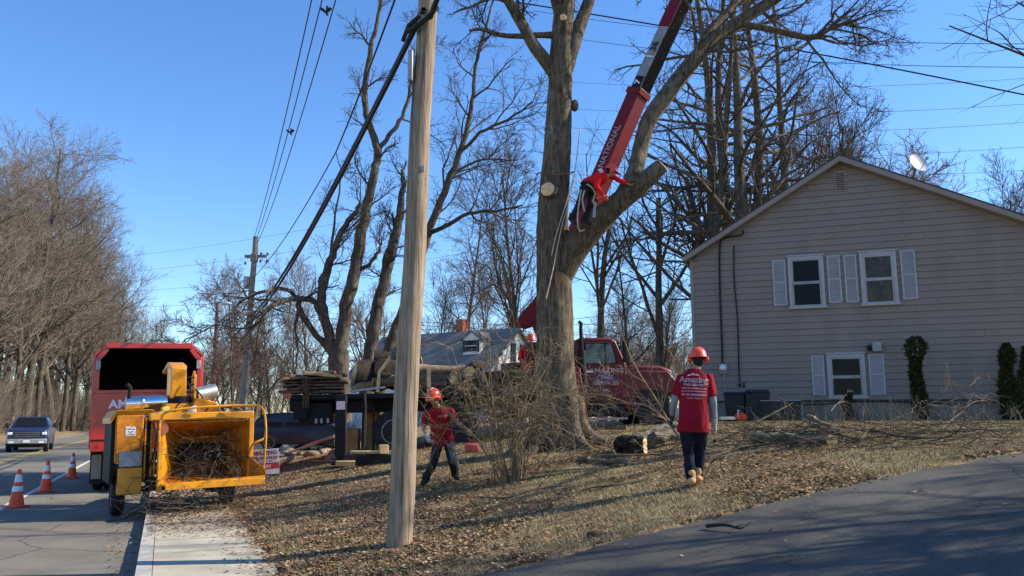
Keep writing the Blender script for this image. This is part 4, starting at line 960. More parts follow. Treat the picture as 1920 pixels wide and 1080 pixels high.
# ------------------------------------------------------------------ wheels
def wheel(par, c, r, wd, ax, rim_m, tread=True, rim_r=.58, hub=True, dirs=-1):
    """c = centre of the wheel, ax = axle direction pointing to the outer side"""
    ax = Vector(ax).normalized(); h = wd / 2
    t = MB().lathe([(r * .6, -h * .8), (r * .86, -h), (r * .965, -h * .82), (r, -h * .55), (r * .985, -h * .5), (r * .985, -h * .42), (r, -h * .4), (r, -h * .05), (r * .982, 0), (r, h * .05), (r, h * .4), (r * .985, h * .42), (r * .985, h * .5), (r, h * .55), (r * .965, h * .82), (r * .86, h), (r * rim_r, h * .8)], (0, 0, 0), ax, 32)
    w_ = t.build('wheel', M['rubber'], par, loc=c)
    MB().lathe([(r * rim_r * 1.02, -h * .8), (r * rim_r * 1.02, h * .84), (r * rim_r * .95, h * .84), (r * rim_r * .88, h * .45), (r * rim_r * .5, h * .3), (r * rim_r * .4, h * .55), (r * rim_r * .2, h * .6), (0, h * .6)], (0, 0, 0), ax, 28).build('rim', rim_m, w_)
    if hub:
        b = MB(); a1 = ax.cross(Vector((0, 0, 1))).normalized(); a2 = Vector((0, 0, 1))
        for i in range(8):
            q = i * math.pi / 4; pp = ax * (h * .36) + (a1 * math.cos(q) + a2 * math.sin(q)) * r * rim_r * .62
            b.cyl(pp, pp + ax * .03, r * .035, n=6)
        b.build('wheel_nuts', M['black_steel'], w_)['kind'] = 'stuff'
    return w_

# ------------------------------------------------------------------ yellow chipper
CO = Vector((-6.22, 15.15, .06)); CA = math.radians(31)
chip = empty('wood_chipper', CO, (0, math.radians(-1.6), CA), 'yellow towed wood chipper with brush stuffed in its infeed chute, standing behind the red truck', 'wood chipper')
AM, AW = M['amber'], M['amber_worn']
chip.scale = (.84, .92, .97)
wheel(chip, (-1.12, .05, .33), .36, .25, (-1, 0, 0), M['grey_metal'], rim_r=.55)
wheel(chip, (1.12, .05, .36), .36, .25, (1, 0, 0), M['grey_metal'], rim_r=.55)
MB().box(-.62, -.5, -.7, 2.0, .52, .66).box(.5, .62, -.7, 2.0, .52, .66).box(-.5, .5, -.6, -.48, .53, .65).box(-.9, .9, 0, .1, .36, .46).build('frame', M['black_steel'], chip, bevel=.01)
MB().prism([(-.55, 1.9, .55), (.55, 1.9, .55), (.07, 3.3, .55), (-.07, 3.3, .55)], (0, 0, .1)).box(-.05, .05, 3.2, 3.55, .5, .6).build('drawbar', M['black_steel'], chip)
for x in (-1.0, 1.0):
    MB().prism([(x - .15, -.45, .62), (x - .15, -.25, .8), (x - .15, .35, .8), (x - .15, .6, .62), (x - .15, .57, .6), (x - .15, .34, .77), (x - .15, -.25, .77), (x - .15, -.42, .6)], (.3, 0, 0)).build('fender', AM if x > 0 else M['black_steel'], chip)
# engine cabinet
MB().box(-1.26, -.72, -.52, 1.35, .92, 1.78).build('engine_cabinet', AW, chip, bevel=.03)
MB().prism([(-1.36, -.5, 1.72), (-1.24, -.56, 1.87), (-.56, -.56, 1.87), (-.52, -.5, 1.80), (-.70, -.5, 1.785), (-1.26, -.5, 1.785), (-1.36, -.5, 1.62)], (0, 1.9, 0)).build('cabinet_roof', AM, chip, bevel=.01)
MB().box(-1.33, -1.262, -.44, 1.1, .55, 1.68).build('side_grille', M['black_steel'], chip, bevel=.01)
MB().box(-1.18, -.72, -.56, .2, .36, .84).build('tool_box', AM, chip, bevel=.02)
MB().box(-1.17, -.74, -.575, -.525, .855, 1.13).build('steel_panel', M['grey_metal'], chip, bevel=.012)
MB().box(-1.07, -.88, -.528, -.521, 1.40, 1.57).build('decal', M['letter_white'], chip)
text('decal_print', 'CAUTION', .036, M['letter_dark'], chip, frame((-.975, -.53, 1.52), (1, 0, 0), (0, 0, 1)), .001)
text('decal_print', 'EAR AND\nEYE\nPROTECTION', .026, M['letter_dark'], chip, frame((-.975, -.53, 1.45), (1, 0, 0), (0, 0, 1)), .001)
gr = MB()
for i in range(7): gr.box(-.71, -.56, -.40, -.37, .9 + i * .12, .97 + i * .12)
gr.box(-.70, -.57, -.36, .9, .7, 1.72); gr.build('radiator_grille', M['black_steel'], chip)
st = MB()
for x in (-.69, -.575): st.box(x, x + .035, -.45, -.40, .62, 1.74)
st.tube([(-.55, -.46, .5), (-.55, -.46, 1.75)], .022, 8).tube([(-.49, -.5, .55), (-.49, -.5, 1.7)], .018, 8); st.build('upright_pipes', AM, chip)
# infeed chute: floor, sides, roof flare; mouth at y=-1.15, throat at y=-.15
MX0, MX1, TX0, TX1 = -.42, 1.28, .02, .98
mz0, mz1, tz0, tz1 = .56, 1.62, .72, 1.34; my, ty = -1.15, -.12
def sheet(p, th, nrm): return MB().prism(p, Vector(nrm) * th)
sheet([(MX0, my, mz0), (MX1, my, mz0), (TX1, ty, tz0), (TX0, ty, tz0)], .025, (0, 0, -1)).build('infeed_floor', AW, chip)
sheet([(MX0, my, mz0), (TX0, ty, tz0), (TX0, ty, tz1), (MX0, my, mz1)], .025, (-1, 0, 0)).build('infeed_side', AM, chip)
sheet([(MX1, my, mz0), (MX1, my, mz1), (TX1, ty, tz1), (TX1, ty, tz0)], .025, (1, 0, 0)).build('infeed_side', AW, chip)
sheet([(MX0, my, mz1), (TX0, ty, tz1), (TX1, ty, tz1), (MX1, my, mz1)], .025, (0, 0, 1)).build('infeed_top', AW, chip)
MB().box(MX0 - .1, MX0 - .002, my - .05, my + .1, .42, 1.66).build('infeed_post', AM, chip, bevel=.012)
MB().box(MX1 + .002, MX1 + .1, my - .04, my + .1, .95, 1.72).build('infeed_post', AM, chip, bevel=.012)
MB().box(MX0 - .28, MX1 + .1, my - .04, my + .16, 1.665, 1.80).build('infeed_lintel', AM, chip, bevel=.02)
sheet([(MX0 - .02, my - .01, mz0), (MX0 + .0, my - .4, mz0 - .0), (MX1 + .26, my - .4, mz0 + .07), (MX1 + .0, my - .01, mz0)], .03, (0, 0, -1)).build('feed_tray', AM, chip)
sheet([(MX1 + .0, my - .03, .98), (MX1, my - .03, mz0), (MX1 + .27, my - .4, mz0 + .07), (MX1 + .25, my - .4, mz0 + .17)], .02, (1, 0, 0)).build('tray_wing', AW, chip)
MB().box(MX0 + .0, MX1 + .25, my - .43, my - .40, mz0 - .09, mz0 + .03).build('tray_lip', AM, chip, bevel=.008)
MB().box(TX0 - .15, TX1 + .15, ty + .03, .75, .6, 1.66).build('drum_housing', AW, chip, bevel=.03)
rl = MB().lathe([(.15, 0), (.15, .94)], (TX0 + .01, ty - .03, 1.05), (1, 0, 0), 16)
for i in range(12):
    a = i * math.pi / 6; rl.box(TX0 + .03, TX1 - .03, ty - .03 + .15 * math.cos(a) - .02, ty - .03 + .15 * math.cos(a) + .02, 1.05 + .15 * math.sin(a) - .02, 1.05 + .15 * math.sin(a) + .02); 
rl.build('feed_roller', M['black_steel'], chip)
MB().lathe([(.115, 0), (.115, .012), (0, .013)], (MX0 - .04, my - .055, 1.52), (0, -1, 0), 20).build('round_guard', mat('guard_red', (.3, .09, .05), .5, dirt=.5), chip)
hoop = smooth_line([(1.28, my - .06, 1.0), (1.30, my - .3, 1.2), (1.54, my - .32, 1.32), (1.54, my - .3, 1.7), (1.46, my - .28, 1.86), (1.3, my - .2, 1.9), (.6, my - .2, 1.90), (-.3, my - .2, 1.84), (-.5, my - .1, 1.7), (-.52, my - .1, 1.3)], [.022] * 10, 4)
MB().tube(hoop[0], .022, 8).build('control_bar', AM, chip)
MB().tube(smooth_line([(1.54, my - .3, 1.7), (1.56, my - .34, 1.3), (1.52, my - .34, .72)], [.018] * 3, 3)[0], .02, 8).build('control_bar', AM, chip)
for (a_, b_) in (((.9, my - .1, 1.8), (.9, my - .15, 1.92)), ((.2, my - .1, 1.8), (.2, my - .15, 1.92)), ((1.2, -.9, 1.8), (1.05, -.5, 1.98))):
    MB().tube([a_, b_], .02, 6).build('bracket', AM, chip)
# machinery on the deck
MB().box(-.55, 1.05, -.55, .7, 1.66, 1.76).build('top_deck', AM, chip, bevel=.015)
MB().prism([(.25, -.2, 1.76), (.95, -.2, 1.76), (.78, -.2, 2.0), (.35, -.2, 2.08)], (0, .7, 0)).build('feed_motor_cover', AW, chip, bevel=.02)
MB().box(-.25, .45, -.1, .5, 1.76, 1.98).build('chute_base', AM, chip, bevel=.03)
MB().cyl((.08, .25, 1.98), (.08, .25, 2.12), .25, n=24).build('chute_turntable', M['black_steel'], chip)
MB().hexa([(-.14, .05, 2.08), (.2, .05, 2.08), (.22, .45, 2.08), (-.16, .45, 2.08), (-.15, -.02, 2.66), (.17, -.02, 2.66), (.19, .40, 2.70), (-.17, .40, 2.70)]).build('discharge_chute', AM, chip, bevel=.02)
MB().prism([(-.16, .0, 2.66), (-.16, .06, 2.72), (-.16, .5, 2.80), (-.16, 1.15, 2.66), (-.16, 1.13, 2.6), (-.16, .5, 2.70), (-.16, .1, 2.66)], (.34, 0, 0)).build('chute_hood', AM, chip, bevel=.012)
MB().prism([(.34, .0, 2.0), (.34, .32, 2.0), (.34, .34, 2.5), (.34, .16, 2.62), (.34, .02, 2.52)], (.055, 0, 0)).build('chute_plate', AM, chip, bevel=.01)
for z in (2.2, 2.34, 2.48): MB().tube([(.19, .05, z), (.35, .05, z)], .018, 6).build('plate_stay', M['black_steel'], chip)
MB().cyl((.42, .2, 2.14), (.86, .32, 2.22), .15, n=24).build('air_cleaner', mat('scuffed_metal', (.5, .47, .42), .35, .7, dirt=.6, dirtcol=(.3, .2, .12)), chip)
MB().cyl((-1.0, .35, 1.99), (-.15, .35, 2.02), .135, n=24).build('muffler', M['chrome'], chip)
MB().lathe([(.142, 0), (.15, .02), (.15, .06), (.142, .08)], (-.72, .35, 2.0), (1, 0, .03), 24).build('muffler_band', M['steel'], chip)
MB().tube([(-.92, .3, 1.92), (-.94, .3, 2.15), (-.93, .3, 2.3), (-1.0, .27, 2.36)], .045, 12).build('exhaust_stack', M['black_steel'], chip)
MB().box(-.42, -.18, -.35, .0, 1.76, 1.83).box(-.34, -.2, -.3, -.05, 1.83, 1.92).build('fuel_cap', M['yellow_plastic'], chip, bevel=.015)
MB().ball((.28, -.28, 1.84), .12, .08, .08, rot=Matrix.Rotation(-.5, 3, 'Y')).build('hydraulic_filter', M['white_paint'], chip)
for pts in ([(-.1, -.3, 1.78), (-.05, -.35, 1.95), (.15, -.3, 2.0), (.3, -.2, 1.9)], [(.5, -.4, 1.78), (.62, -.5, 1.92), (.85, -.6, 1.9), (1.1, -.9, 1.83)], [(.2, -.05, 2.0), (.26, -.1, 2.2), (.2, -.04, 2.4)], [(-.65, -.5, 1.7), (-.5, -.62, 1.5), (-.52, -.62, 1.1), (-.6, -.5, .8)], [(.55, .1, 1.98), (.5, -.1, 2.1), (.38, 0, 2.25)]):
    MB().tube(smooth_line(pts, [.014] * 4, 4)[0], .015, 6).build('hydraulic_hose', M['black_steel'], chip)
MB().box(1.0, 1.14, -.6, .6, .66, 1.2).build('side_tank', AW, chip, bevel=.02)
MB().box(.66, .98, -.5, .35, .3, .62).build('battery_box', M['black_steel'], chip, bevel=.02)

# ------------------------------------------------------------------ red chip truck
TO = Vector((-8.62, 19.3, .04)); TA = RA + math.radians(1.5)
trk = empty('chip_truck', TO, (0, math.radians(-1.8), TA), 'red chip truck seen from behind with its tall open box, parked at the kerb', 'truck')
trk.scale = (.95, 1, 1)
RP = M['red_paint']; w2 = 1.27
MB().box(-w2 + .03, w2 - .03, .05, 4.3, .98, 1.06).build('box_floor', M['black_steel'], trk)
for s_ in (-1, 1):
    MB().hexa([(s_ * (w2 - .06), 0, 1.06), (s_ * w2, 0, 1.06), (s_ * w2, 4.3, 1.06), (s_ * (w2 - .06), 4.3, 1.06), (s_ * (w2 - .06), 0, 3.18), (s_ * w2, 0, 3.18), (s_ * w2, 4.3, 3.18), (s_ * (w2 - .06), 4.3, 3.18)] if s_ > 0 else
              [(-w2, 0, 1.06), (-w2 + .06, 0, 1.06), (-w2 + .06, 4.3, 1.06), (-w2, 4.3, 1.06), (-w2, 0, 3.18), (-w2 + .06, 0, 3.18), (-w2 + .06, 4.3, 3.18), (-w2, 4.3, 3.18)]).build('box_side', RP, trk, bevel=.012)
    MB().prism([(s_ * w2, 0, 3.182), (s_ * (w2 - .26), 0, 3.44), (s_ * (w2 - .29), 0, 3.38), (s_ * (w2 - .06), 0, 3.182)], (0, 4.3, 0)).build('box_chamfer', RP, trk)
    MB().prism([(s_ * (w2 - .075), -.02, 3.15), (s_ * (w2 - .28), -.02, 3.375), (s_ * (w2 - .34), -.02, 3.30), (s_ * (w2 - .15), -.02, 3.05)], (0, .06, 0)).build('corner_plate', RP, trk)
    MB().box(s_ * (w2 - .10) - .055, s_ * (w2 - .10) + .055, -.03, .03, 1.9, 3.13).build('rear_post', RP, trk, bevel=.012)
    MB().box(s_ * (w2 - .12) - .05, s_ * (w2 - .12) + .05, -.06, -.032, 2.85, 3.05).build('marker_lamp', M['grey_metal'], trk, bevel=.01)
    for yy in (1.0, 2.0, 3.0): MB().box(s_ * (w2 + .03) - .03, s_ * (w2 + .03) + .03, yy - .04, yy + .04, 1.0, 3.15).build('side_rib', RP, trk)
MB().box(-w2 + .26, w2 - .26, 0, 4.3, 3.40, 3.45).build('box_roof', RP, trk, bevel=.01)
MB().box(-w2 + .27, w2 - .27, -.045, -.002, 3.34, 3.47).build('rear_header', RP, trk, bevel=.01)
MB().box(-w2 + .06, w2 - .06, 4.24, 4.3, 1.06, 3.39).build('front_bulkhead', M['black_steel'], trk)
for s_ in (-1, 1): MB().box(s_ * (w2 - .075) - .008, s_ * (w2 - .075) + .008, .01, 4.23, 1.07, 3.17).build('box_shade_sheet', M['black_steel'], trk)  # black sheets on sides and roof, added so the open box looks shaded inside
MB().box(-w2 + .3, w2 - .3, .01, 4.23, 3.38, 3.395).build('roof_shade_sheet', M['black_steel'], trk)
tg = MB().box(-w2 - .0, w2 + .0, -.09, -.032, 1.22, 2.36).box(-w2, w2, -.12, -.09, 2.28, 2.36).box(-w2, w2, -.13, -.09, 1.22, 1.34); tg = tg.build('tailgate', RP, trk, bevel=.01)
MB().box(-w2 + .02, w2 - .02, -.10, -.04, .95, 1.21).build('rear_bumper_beam', RP, trk, bevel=.015)
text('tailgate_lettering', 'AMAZING', .27, M['letter_white'], tg, frame((-.88, -.094, 2.02), (1, 0, 0), (0, 0, 1)), .003, .008, 1.0, 1.1, 'LEFT')
text('tailgate_lettering', 'TREE SERVICES', .27, M['letter_white'], tg, frame((-.92, -.094, 1.72), (1, 0, 0), (0, 0, 1)), .003, .008, 1.0, 1.0, 'LEFT')
MB().lathe([(.035, 0), (.035, .02), (0, .02)], (-1.05, -.1, 1.08), (0, -1, 0), 12).build('tail_lamp', M['lamp_red'], trk)
MB().box(-.55, -.4, .1, 6.6, .68, .9).box(.4, .55, .1, 6.6, .68, .9).box(-.4, .4, .1, .2, .7, .88).build('chassis_frame', M['black_steel'], trk)
MB().box(-.95, .95, .12, .22, .5, .62).cyl((0, .1, .55), (0, -.12, .55), .06).build('hitch', M['black_steel'], trk)
MB().cyl((-.9, 1.35, .5), (.9, 1.35, .5), .09).build('rear_axle', M['black_steel'], trk)
for x in (-1.1, -.84, .84, 1.1): wheel(trk, (x, 1.35, .5), .5, .25, (1 if x > 0 else -1, 0, 0), M['white_paint'])
for x in (-1.12, 1.12): wheel(trk, (x, 5.6, .5), .5, .26, (1 if x > 0 else -1, 0, 0), M['white_paint'])
for x in (-.98, .98):
    MB().box(x - .28, x + .28, .62, .65, .2, .93).build('mud_flap', M['black_steel'], trk)
    MB().box(x - .25, x - .03, .60, .618, .30, .86).build('flap_panel', M['fascia'], trk)
MB().prism([(-1.15, 4.5, .9), (-1.15, 5.0, 2.9), (-1.15, 6.3, 2.95), (-1.15, 6.8, 2.1), (-1.15, 8.0, 1.8), (-1.15, 8.1, .8)], (2.3, 0, 0)).build('cab', RP, trk, bevel=.06)
for s_ in (-1, 1):
    MB().box(s_ * 1.5 - .07, s_ * 1.5 + .07, 5.9, 5.97, 1.95, 2.4).build('mirror', M['black_plastic'], trk, bevel=.02)
    MB().tube([(s_ * 1.15, 6.0, 2.5), (s_ * 1.5, 5.95, 2.45)], .02, 6).tube([(s_ * 1.15, 6.0, 1.9), (s_ * 1.5, 5.95, 1.93)], .02, 6).build('mirror_arm', M['black_plastic'], trk)
rg = random.Random(2)
b = MB()
b.box(-1.17, 1.17, 2.2, 4.2, 1.07, 1.7)
b = b.build('wood_chips', mat('wood_chips', (.35, .22, .1), .95, var=.4, scale=30, bump=1, bscale=40), None, loc=TO); b.rotation_euler = trk.rotation_euler
tag(b, 'heap of wood chips deep inside the box of the red chip truck', 'wood chips', kind='stuff')

# ------------------------------------------------------------------ pickup and parked dark car
def carframe(name, c, ang, label, cat): return empty(name, c, (0, 0, ang), label, cat)
def body_loft(secs, m, name, par, bevel=.04):
    """secs: list of (y, half width bottom, half width top, z bottom, z top)"""
    b = MB(); V = []
    for y, hb, ht, z0, z1 in secs: V += [(-hb, y, z0), (hb, y, z0), (hb * 1.0, y, z0 + (z1 - z0) * .6), (ht, y, z1), (-ht, y, z1), (-hb, y, z0 + (z1 - z0) * .6)]
    n = len(secs); k = 6; Fs = [tuple(range(k)), tuple((n - 1) * k + i for i in range(k - 1, -1, -1))]
    for i in range(n - 1):
        for j in range(k): Fs.append((i * k + j, (i + 1) * k + j, (i + 1) * k + (j + 1) % k, i * k + (j + 1) % k))
    b.add(V, Fs); return b.build(name, m, par, bevel=bevel)
g = Vector((-27.4, 46.4, 0)); pk = carframe('pickup_truck', g, RA + math.radians(3), 'dark blue pickup truck driving towards the camera in the far lane', 'pickup truck')
BP = M['blue_paint']       # local: front at -y
body_loft([(-2.85, .88, .82, .5, 1.12), (-2.7, .98, .93, .42, 1.22), (-1.3, 1.0, .95, .42, 1.3), (-1.2, 1.0, .93, .4, 1.32), (.9, 1.0, .93, .4, 1.32), (1.0, 1.0, .97, .4, 1.34), (2.85, 1.0, .97, .5, 1.34)], BP, 'body', pk)
body_loft([(-1.25, .93, .9, 1.3, 1.32), (-.55, .88, .70, 1.3, 1.86), (.3, .88, .72, 1.3, 1.92), (.75, .88, .72, 1.3, 1.88), (.95, .9, .85, 1.3, 1.34)], BP, 'cab_roof', pk, .03)
MB().quad((-.80, -1.21, 1.38), (.80, -1.21, 1.38), (.66, -.62, 1.86), (-.66, -.62, 1.86)).build('windshield', mat('car_glass', (.01, .012, .016), .35, spec=.1), pk, smooth=0)
for s_ in (-1, 1):
    MB().prism([(s_ * .905, -.85, 1.36), (s_ * .905, .65, 1.36), (s_ * .77, .6, 1.80), (s_ * .77, -.35, 1.80)], (s_ * .01, 0, 0)).build('side_window', M['glass_dark'], pk)
    h_ = MB().box(s_ * .80 - .12, s_ * .80 + .12, -2.90, -2.74, .92, 1.07).build('headlight', M['lamp_glass'], pk, bevel=.03)
    MB().box(s_ * 1.16 - .1, s_ * 1.16 + .1, -.95, -.83, 1.3, 1.55).build('mirror', M['black_plastic'], pk, bevel=.03)
    for yy in (-1.85, 1.75): wheel(pk, (s_ * .88, yy, .4), .4, .26, (s_, 0, 0), M['chrome'], rim_r=.66)
gl_ = MB().box(-.6, .6, -2.93, -2.8, .80, 1.10).build('grille', M['black_plastic'], pk, bevel=.02)
for z in (.83, .93, 1.03): MB().box(-.58, .58, -2.95, -2.93, z, z + .018).build('grille_bar', M['grey_metal'], gl_)
MB().box(-.95, .95, -3.02, -2.85, .46, .72)  .build('bumper', M['grey_metal'], pk, bevel=.04)
MB().box(-.16, .16, -3.035, -3.022, .52, .66).build('plate', M['white_paint'], pk)
for x in (-.7, .7): MB().box(x - .12, x + .12, -3.03, -3.02, .5, .6).build('fog_lamp', M['lamp_glass'], pk)
MB().box(-.8, .8, -2.7, 2.7, .25, .45).build('underbody', M['black_steel'], pk)

g = G(560, 36); sv = carframe('parked_car', Vector((g.x + .5, 36, .42)), math.radians(-82), 'dark blue family car parked behind the rear of the log truck', 'car')
DP = M['dark_paint']       # front at +y -> picture right ; rear at left
body_loft([(-2.35, .8, .75, .4, .9), (-2.25, .9, .85, .3, 1.02), (-1.0, .93, .88, .26, 1.02), (1.2, .93, .88, .26, 1.0), (2.2, .88, .8, .3, .85), (2.4, .7, .65, .4, .7)], DP, 'body', sv)
body_loft([(-2.28, .86, .80, .98, 1.0), (-1.85, .84, .70, .98, 1.52), (-.9, .84, .72, .98, 1.62), (.3, .84, .70, .98, 1.6), (1.3, .85, .82, .98, 1.0)], DP, 'cabin', sv, .04)
for s_ in (-1, 1):
    for y0, y1 in ((-1.75, -.95), (-.85, .05), (.13, .95)):
        MB().prism([(s_ * .855, y0, 1.06), (s_ * .855, y1, 1.06), (s_ * .75, y1 - (.4 if y1 > .5 else 0), 1.48), (s_ * .75, y0 + .1, 1.48)], (s_ * .02, 0, 0)).build('side_window', M['glass_dark'], sv)
    for yy in (-1.45, 1.5): wheel(sv, (s_ * .84, yy, .33), .33, .22, (s_, 0, 0), M['chrome'], rim_r=.68)
    MB().box(s_ * .7 - .12, s_ * .7 + .12, -2.33, -2.2, .8, .98).build('tail_light', M['lamp_red'], sv, bevel=.02)
    MB().box(s_ * .88, s_ * .885, -1.9, 2.0, .55, .57).build('side_moulding', M['black_plastic'], sv)

# ------------------------------------------------------------------ traffic cones, yard sign
def cone(p, label, first=None):
    e = empty('traffic_cone', p, (0, 0, R.random() * 3), label, 'traffic cone', 'orange cones along the white edge line')
    MB().box(-.18, .18, -.18, .18, 0, .035).build('base', M['black_plastic'] if False else M['cone_orange'], e, bevel=.02)
    MB().lathe([(.145, .03), (.135, .05), (.035, .70), (.028, .715), (.02, .70)], (0, 0, 0), (0, 0, 1), 24).build('cone_body', M['cone_orange'], e)
    for a, b_ in ((.30, .40), (.48, .62)):
        f = lambda h: .138 - (h - .05) * .1 / .65 + .0025
        MB().lathe([(f(a) - .004, a), (f(a), a), (f(b_), b_), (f(b_) - .004, b_)], (0, 0, 0), (0, 0, 1), 24).build('reflective_band', M['reflective'], e)
    MB().lathe([(.036, .66), (.03, .722), (0, .724)], (0, 0, 0), (0, 0, 1), 16).build('cone_tip', mat('cone_tip', (.5, .06, .03), .5), e)
for px, py, lab in ((30, 951, 'orange traffic cone nearest the camera, leftmost of the three'), (85, 922, 'middle one of the three orange traffic cones'), (134, 896, 'farthest orange traffic cone, next to the rear wheel of the red chip truck')):
    p = ground_at(px, py); cone(p, lab)
sg = P(499, 866, 15.4); sgb = Vector((sg.x, sg.y, gz(sg.x, sg.y)))
sign = empty('yard_sign', sgb, (0, math.radians(-4), math.radians(14)), 'small white and red yard sign on wire legs beside the chipper', 'sign')
zc = sg.z - sgb.z; hw, hh = .285, .235
pn = MB().box(-hw, hw, -.006, .006, zc - hh, zc + hh).build('sign_panel', M['white_paint'], sign)
MB().box(-hw + .004, hw - .004, -.0085, -.0065, zc - .135, zc - .02).build('red_band', M['lamp_red'], sign)
MB().box(-hw + .02, hw - .15, -.0105, -.0087, zc - .115, zc - .05).build('phone_band', mat('pink_print', (.7, .35, .38), .6), sign)
for i, (s_, sz, z, mm) in enumerate((('AMAZING', .105, .165, M['letter_maroon']), ('TREE SERVICES', .075, .07, M['letter_maroon']))):
    text('sign_lettering', s_, sz, mm, sign, frame((0, -.008, zc + z), (1, 0, 0), (0, 0, 1)), .0012, .0025, 1, 1.05)
text('sign_lettering', 'TREE REMOVAL  PRUNING  STUMPS', .026, M['letter_maroon'], sign, frame((-.03, -.008, zc + .012), (1, 0, 0), (0, 0, 1)), .0012, .0008)
for x in (-.2, .2): MB().cyl((x, .009, -.1), (x, .009, zc + hh * .6), .006, n=6).build('wire_leg', M['wire'], sign)
# ------------------------------------------------------------------ crane truck
KA = math.atan2(1.5, 10.2)                       # it stands across the view, nose to the right and a little away
KP = Vector((P(540, 800, 20.4).x, 20.4, .84)); KT = math.radians(1.3)
crane = empty('crane_truck', KP, (0, -KT, KA), 'red crane truck with a flatbed loaded with logs, nose to the right behind the oak', 'truck')
KM = Matrix.Translation(KP) @ Matrix.Rotation(KA, 4, 'Z') @ Matrix.Rotation(-KT, 4, 'Y'); KI = KM.inverted()
def K(px, py, y=0.0):                            # pixel -> crane truck's local frame, on the plane y
    o = KI @ Vector((0, 0, EYE)); d = (KI.to_3x3() @ (P(px, py, 10) - Vector((0, 0, EYE))))
    t = (y - o.y) / d.y; q = o + d * t; return q.x, q.z
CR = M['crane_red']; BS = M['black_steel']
xb0, zd = K(545, 741); xb1 = K(1000, 741)[0]; dt = K(640, 739)[1]
xh, _ = K(1268, 700); xc0 = K(1080, 640)[0]; xc1 = K(1165, 640)[0]
gzl = lambda x, y=0: (lambda p: KI @ Vector((p.x, p.y, gz(p.x, p.y))))(KM @ Vector((x, y, 0))).z
MB().box(xb0, xb1, -.05, 2.35, dt - .13, dt).build('flatbed_deck', BS, crane, bevel=.015)
MB().box(xb0 + .05, xb1 - .1, -.06, -.052, dt - .11, dt - .03).build('deck_rail', M['grey_metal'] if False else BS, crane)
MB().box(xb0 + .2, xh - .3, .65, .82, dt - .46, dt - .14).box(xb0 + .2, xh - .3, 1.5, 1.67, dt - .46, dt - .14).build('chassis_frame', BS, crane)
MB().box(xb0 - .02, xb0 + .1, -.02, 2.3, dt - .42, dt - .1).build('rear_crossbeam', BS, crane, bevel=.01)
MB().box(xb0 + .08, xb0 + .42, -.02, .5, dt - .62, dt - .14).build('rear_bracket', BS, crane, bevel=.02)
MB().box(*K(535, 749)[:1], K(546, 749)[0], -.06, -.03, K(0, 755)[1], K(0, 746)[1]).build('tail_lamp', M['lamp_red'], crane)
tx0, tx1 = K(575, 0)[0], K(632, 0)[0]; MB().box(tx0, tx1, .1, .6, dt - .75, dt - .2).build('tool_box', BS, crane, bevel=.02)
for px in (590, 600, 612): a = K(px, 785)[0]; MB().box(a, a + .06, .07, .1, dt - .72, dt - .6).build('latch', M['grey_metal'], crane)
tx0, tx1 = K(650, 0)[0], K(738, 0)[0]; MB().box(tx0, tx1 - .5, .15, .6, dt - .45, dt - .15).build('tool_box', BS, crane, bevel=.02)
tx0, tx1 = K(905, 0)[0], K(985, 0)[0]; MB().box(tx0, tx1, .15, .7, dt - .7, dt - .15).build('tool_box', BS, crane, bevel=.02)
# wheels
wr = .545
for px in (738, 858):
    x = K(px, 810)[0]; z = gzl(x, .2) + wr
    for y in (.18, 2.1): wheel(crane, (x, y, z), wr, .29, (0, -1 if y < 1 else 1, 0), M['grey_metal'] if y < 1 and px < 800 else BS, rim_r=.56)
    for y in (.5, 1.8): wheel(crane, (x, y, z), wr, .27, (0, -1 if y < 1 else 1, 0), BS, rim_r=.56, hub=False)
    MB().cyl((x, .3, z), (x, 2.0, z), .1).build('axle', BS, crane)
xf = K(1226, 790)[0]; zf = gzl(xf, .2) + .52
for y in (.16, 2.12): wheel(crane, (xf, y, zf), .52, .3, (0, -1 if y < 1 else 1, 0), BS)
# cab (crew side): door, window, roof, hood, fender
def kz(py): return K(1120, py)[1]
zr, zw1, zw0, zh, zd0 = kz(633), kz(643), kz(681), kz(686), kz(752)
cabx = [K(p, 690)[0] for p in (1080, 1090, 1150, 1165, 1176)]
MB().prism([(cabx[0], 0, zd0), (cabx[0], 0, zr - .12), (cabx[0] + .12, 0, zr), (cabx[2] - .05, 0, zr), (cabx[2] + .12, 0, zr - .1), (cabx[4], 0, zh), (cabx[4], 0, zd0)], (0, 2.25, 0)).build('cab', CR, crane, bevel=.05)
wx0, wx1 = K(1098, 660)[0], K(1146, 660)[0]
MB().prism([(wx0, -.012, zw0), (wx1 + .12, -.012, zw0), (wx1, -.012, zw1 - .02), (wx0 + .02, -.012, zw1 - .02)], (0, .02, 0)).build('door_window', M['glass_cab'], crane)
fr = MB()
fr.tube([(wx0 - .01, -.02, zw0 - .01), (wx1 + .14, -.02, zw0 - .01), (wx1 + .01, -.02, zw1), (wx0 + .0, -.02, zw1), (wx0 - .01, -.02, zw0 - .01)], .022, 6)
fr.tube([(wx1 - .16, -.02, zw0), (wx1 - .17, -.02, zw1)], .016, 6); fr.build('window_seal', BS, crane)
dr = MB(); dr.box(wx0 - .1, wx1 + .26, -.022, -.002, zd0 + .12, zw0 - .07); door = dr.build('door', CR, crane, bevel=.015)
MB().box(wx0 - .02, wx0 + .16, -.06, -.024, zw0 - .25, zw0 - .2).build('handle', M['steel'], door)
MB().prism([(cabx[4] - .1, 2.26, zh + .02), (cabx[4] - .16, 2.26, zh), (cabx[2] + .14, 2.26, zr - .12), (cabx[2] + .16, 2.26, zr - .12)], (0, -2.25, 0)).build('windshield', M['glass_dark'], crane)
hx = [K(p, 700)[0] for p in (1176, 1248, 1266, 1270)]; hz1, hz0 = K(1220, 685)[1], K(1260, 720)[1]
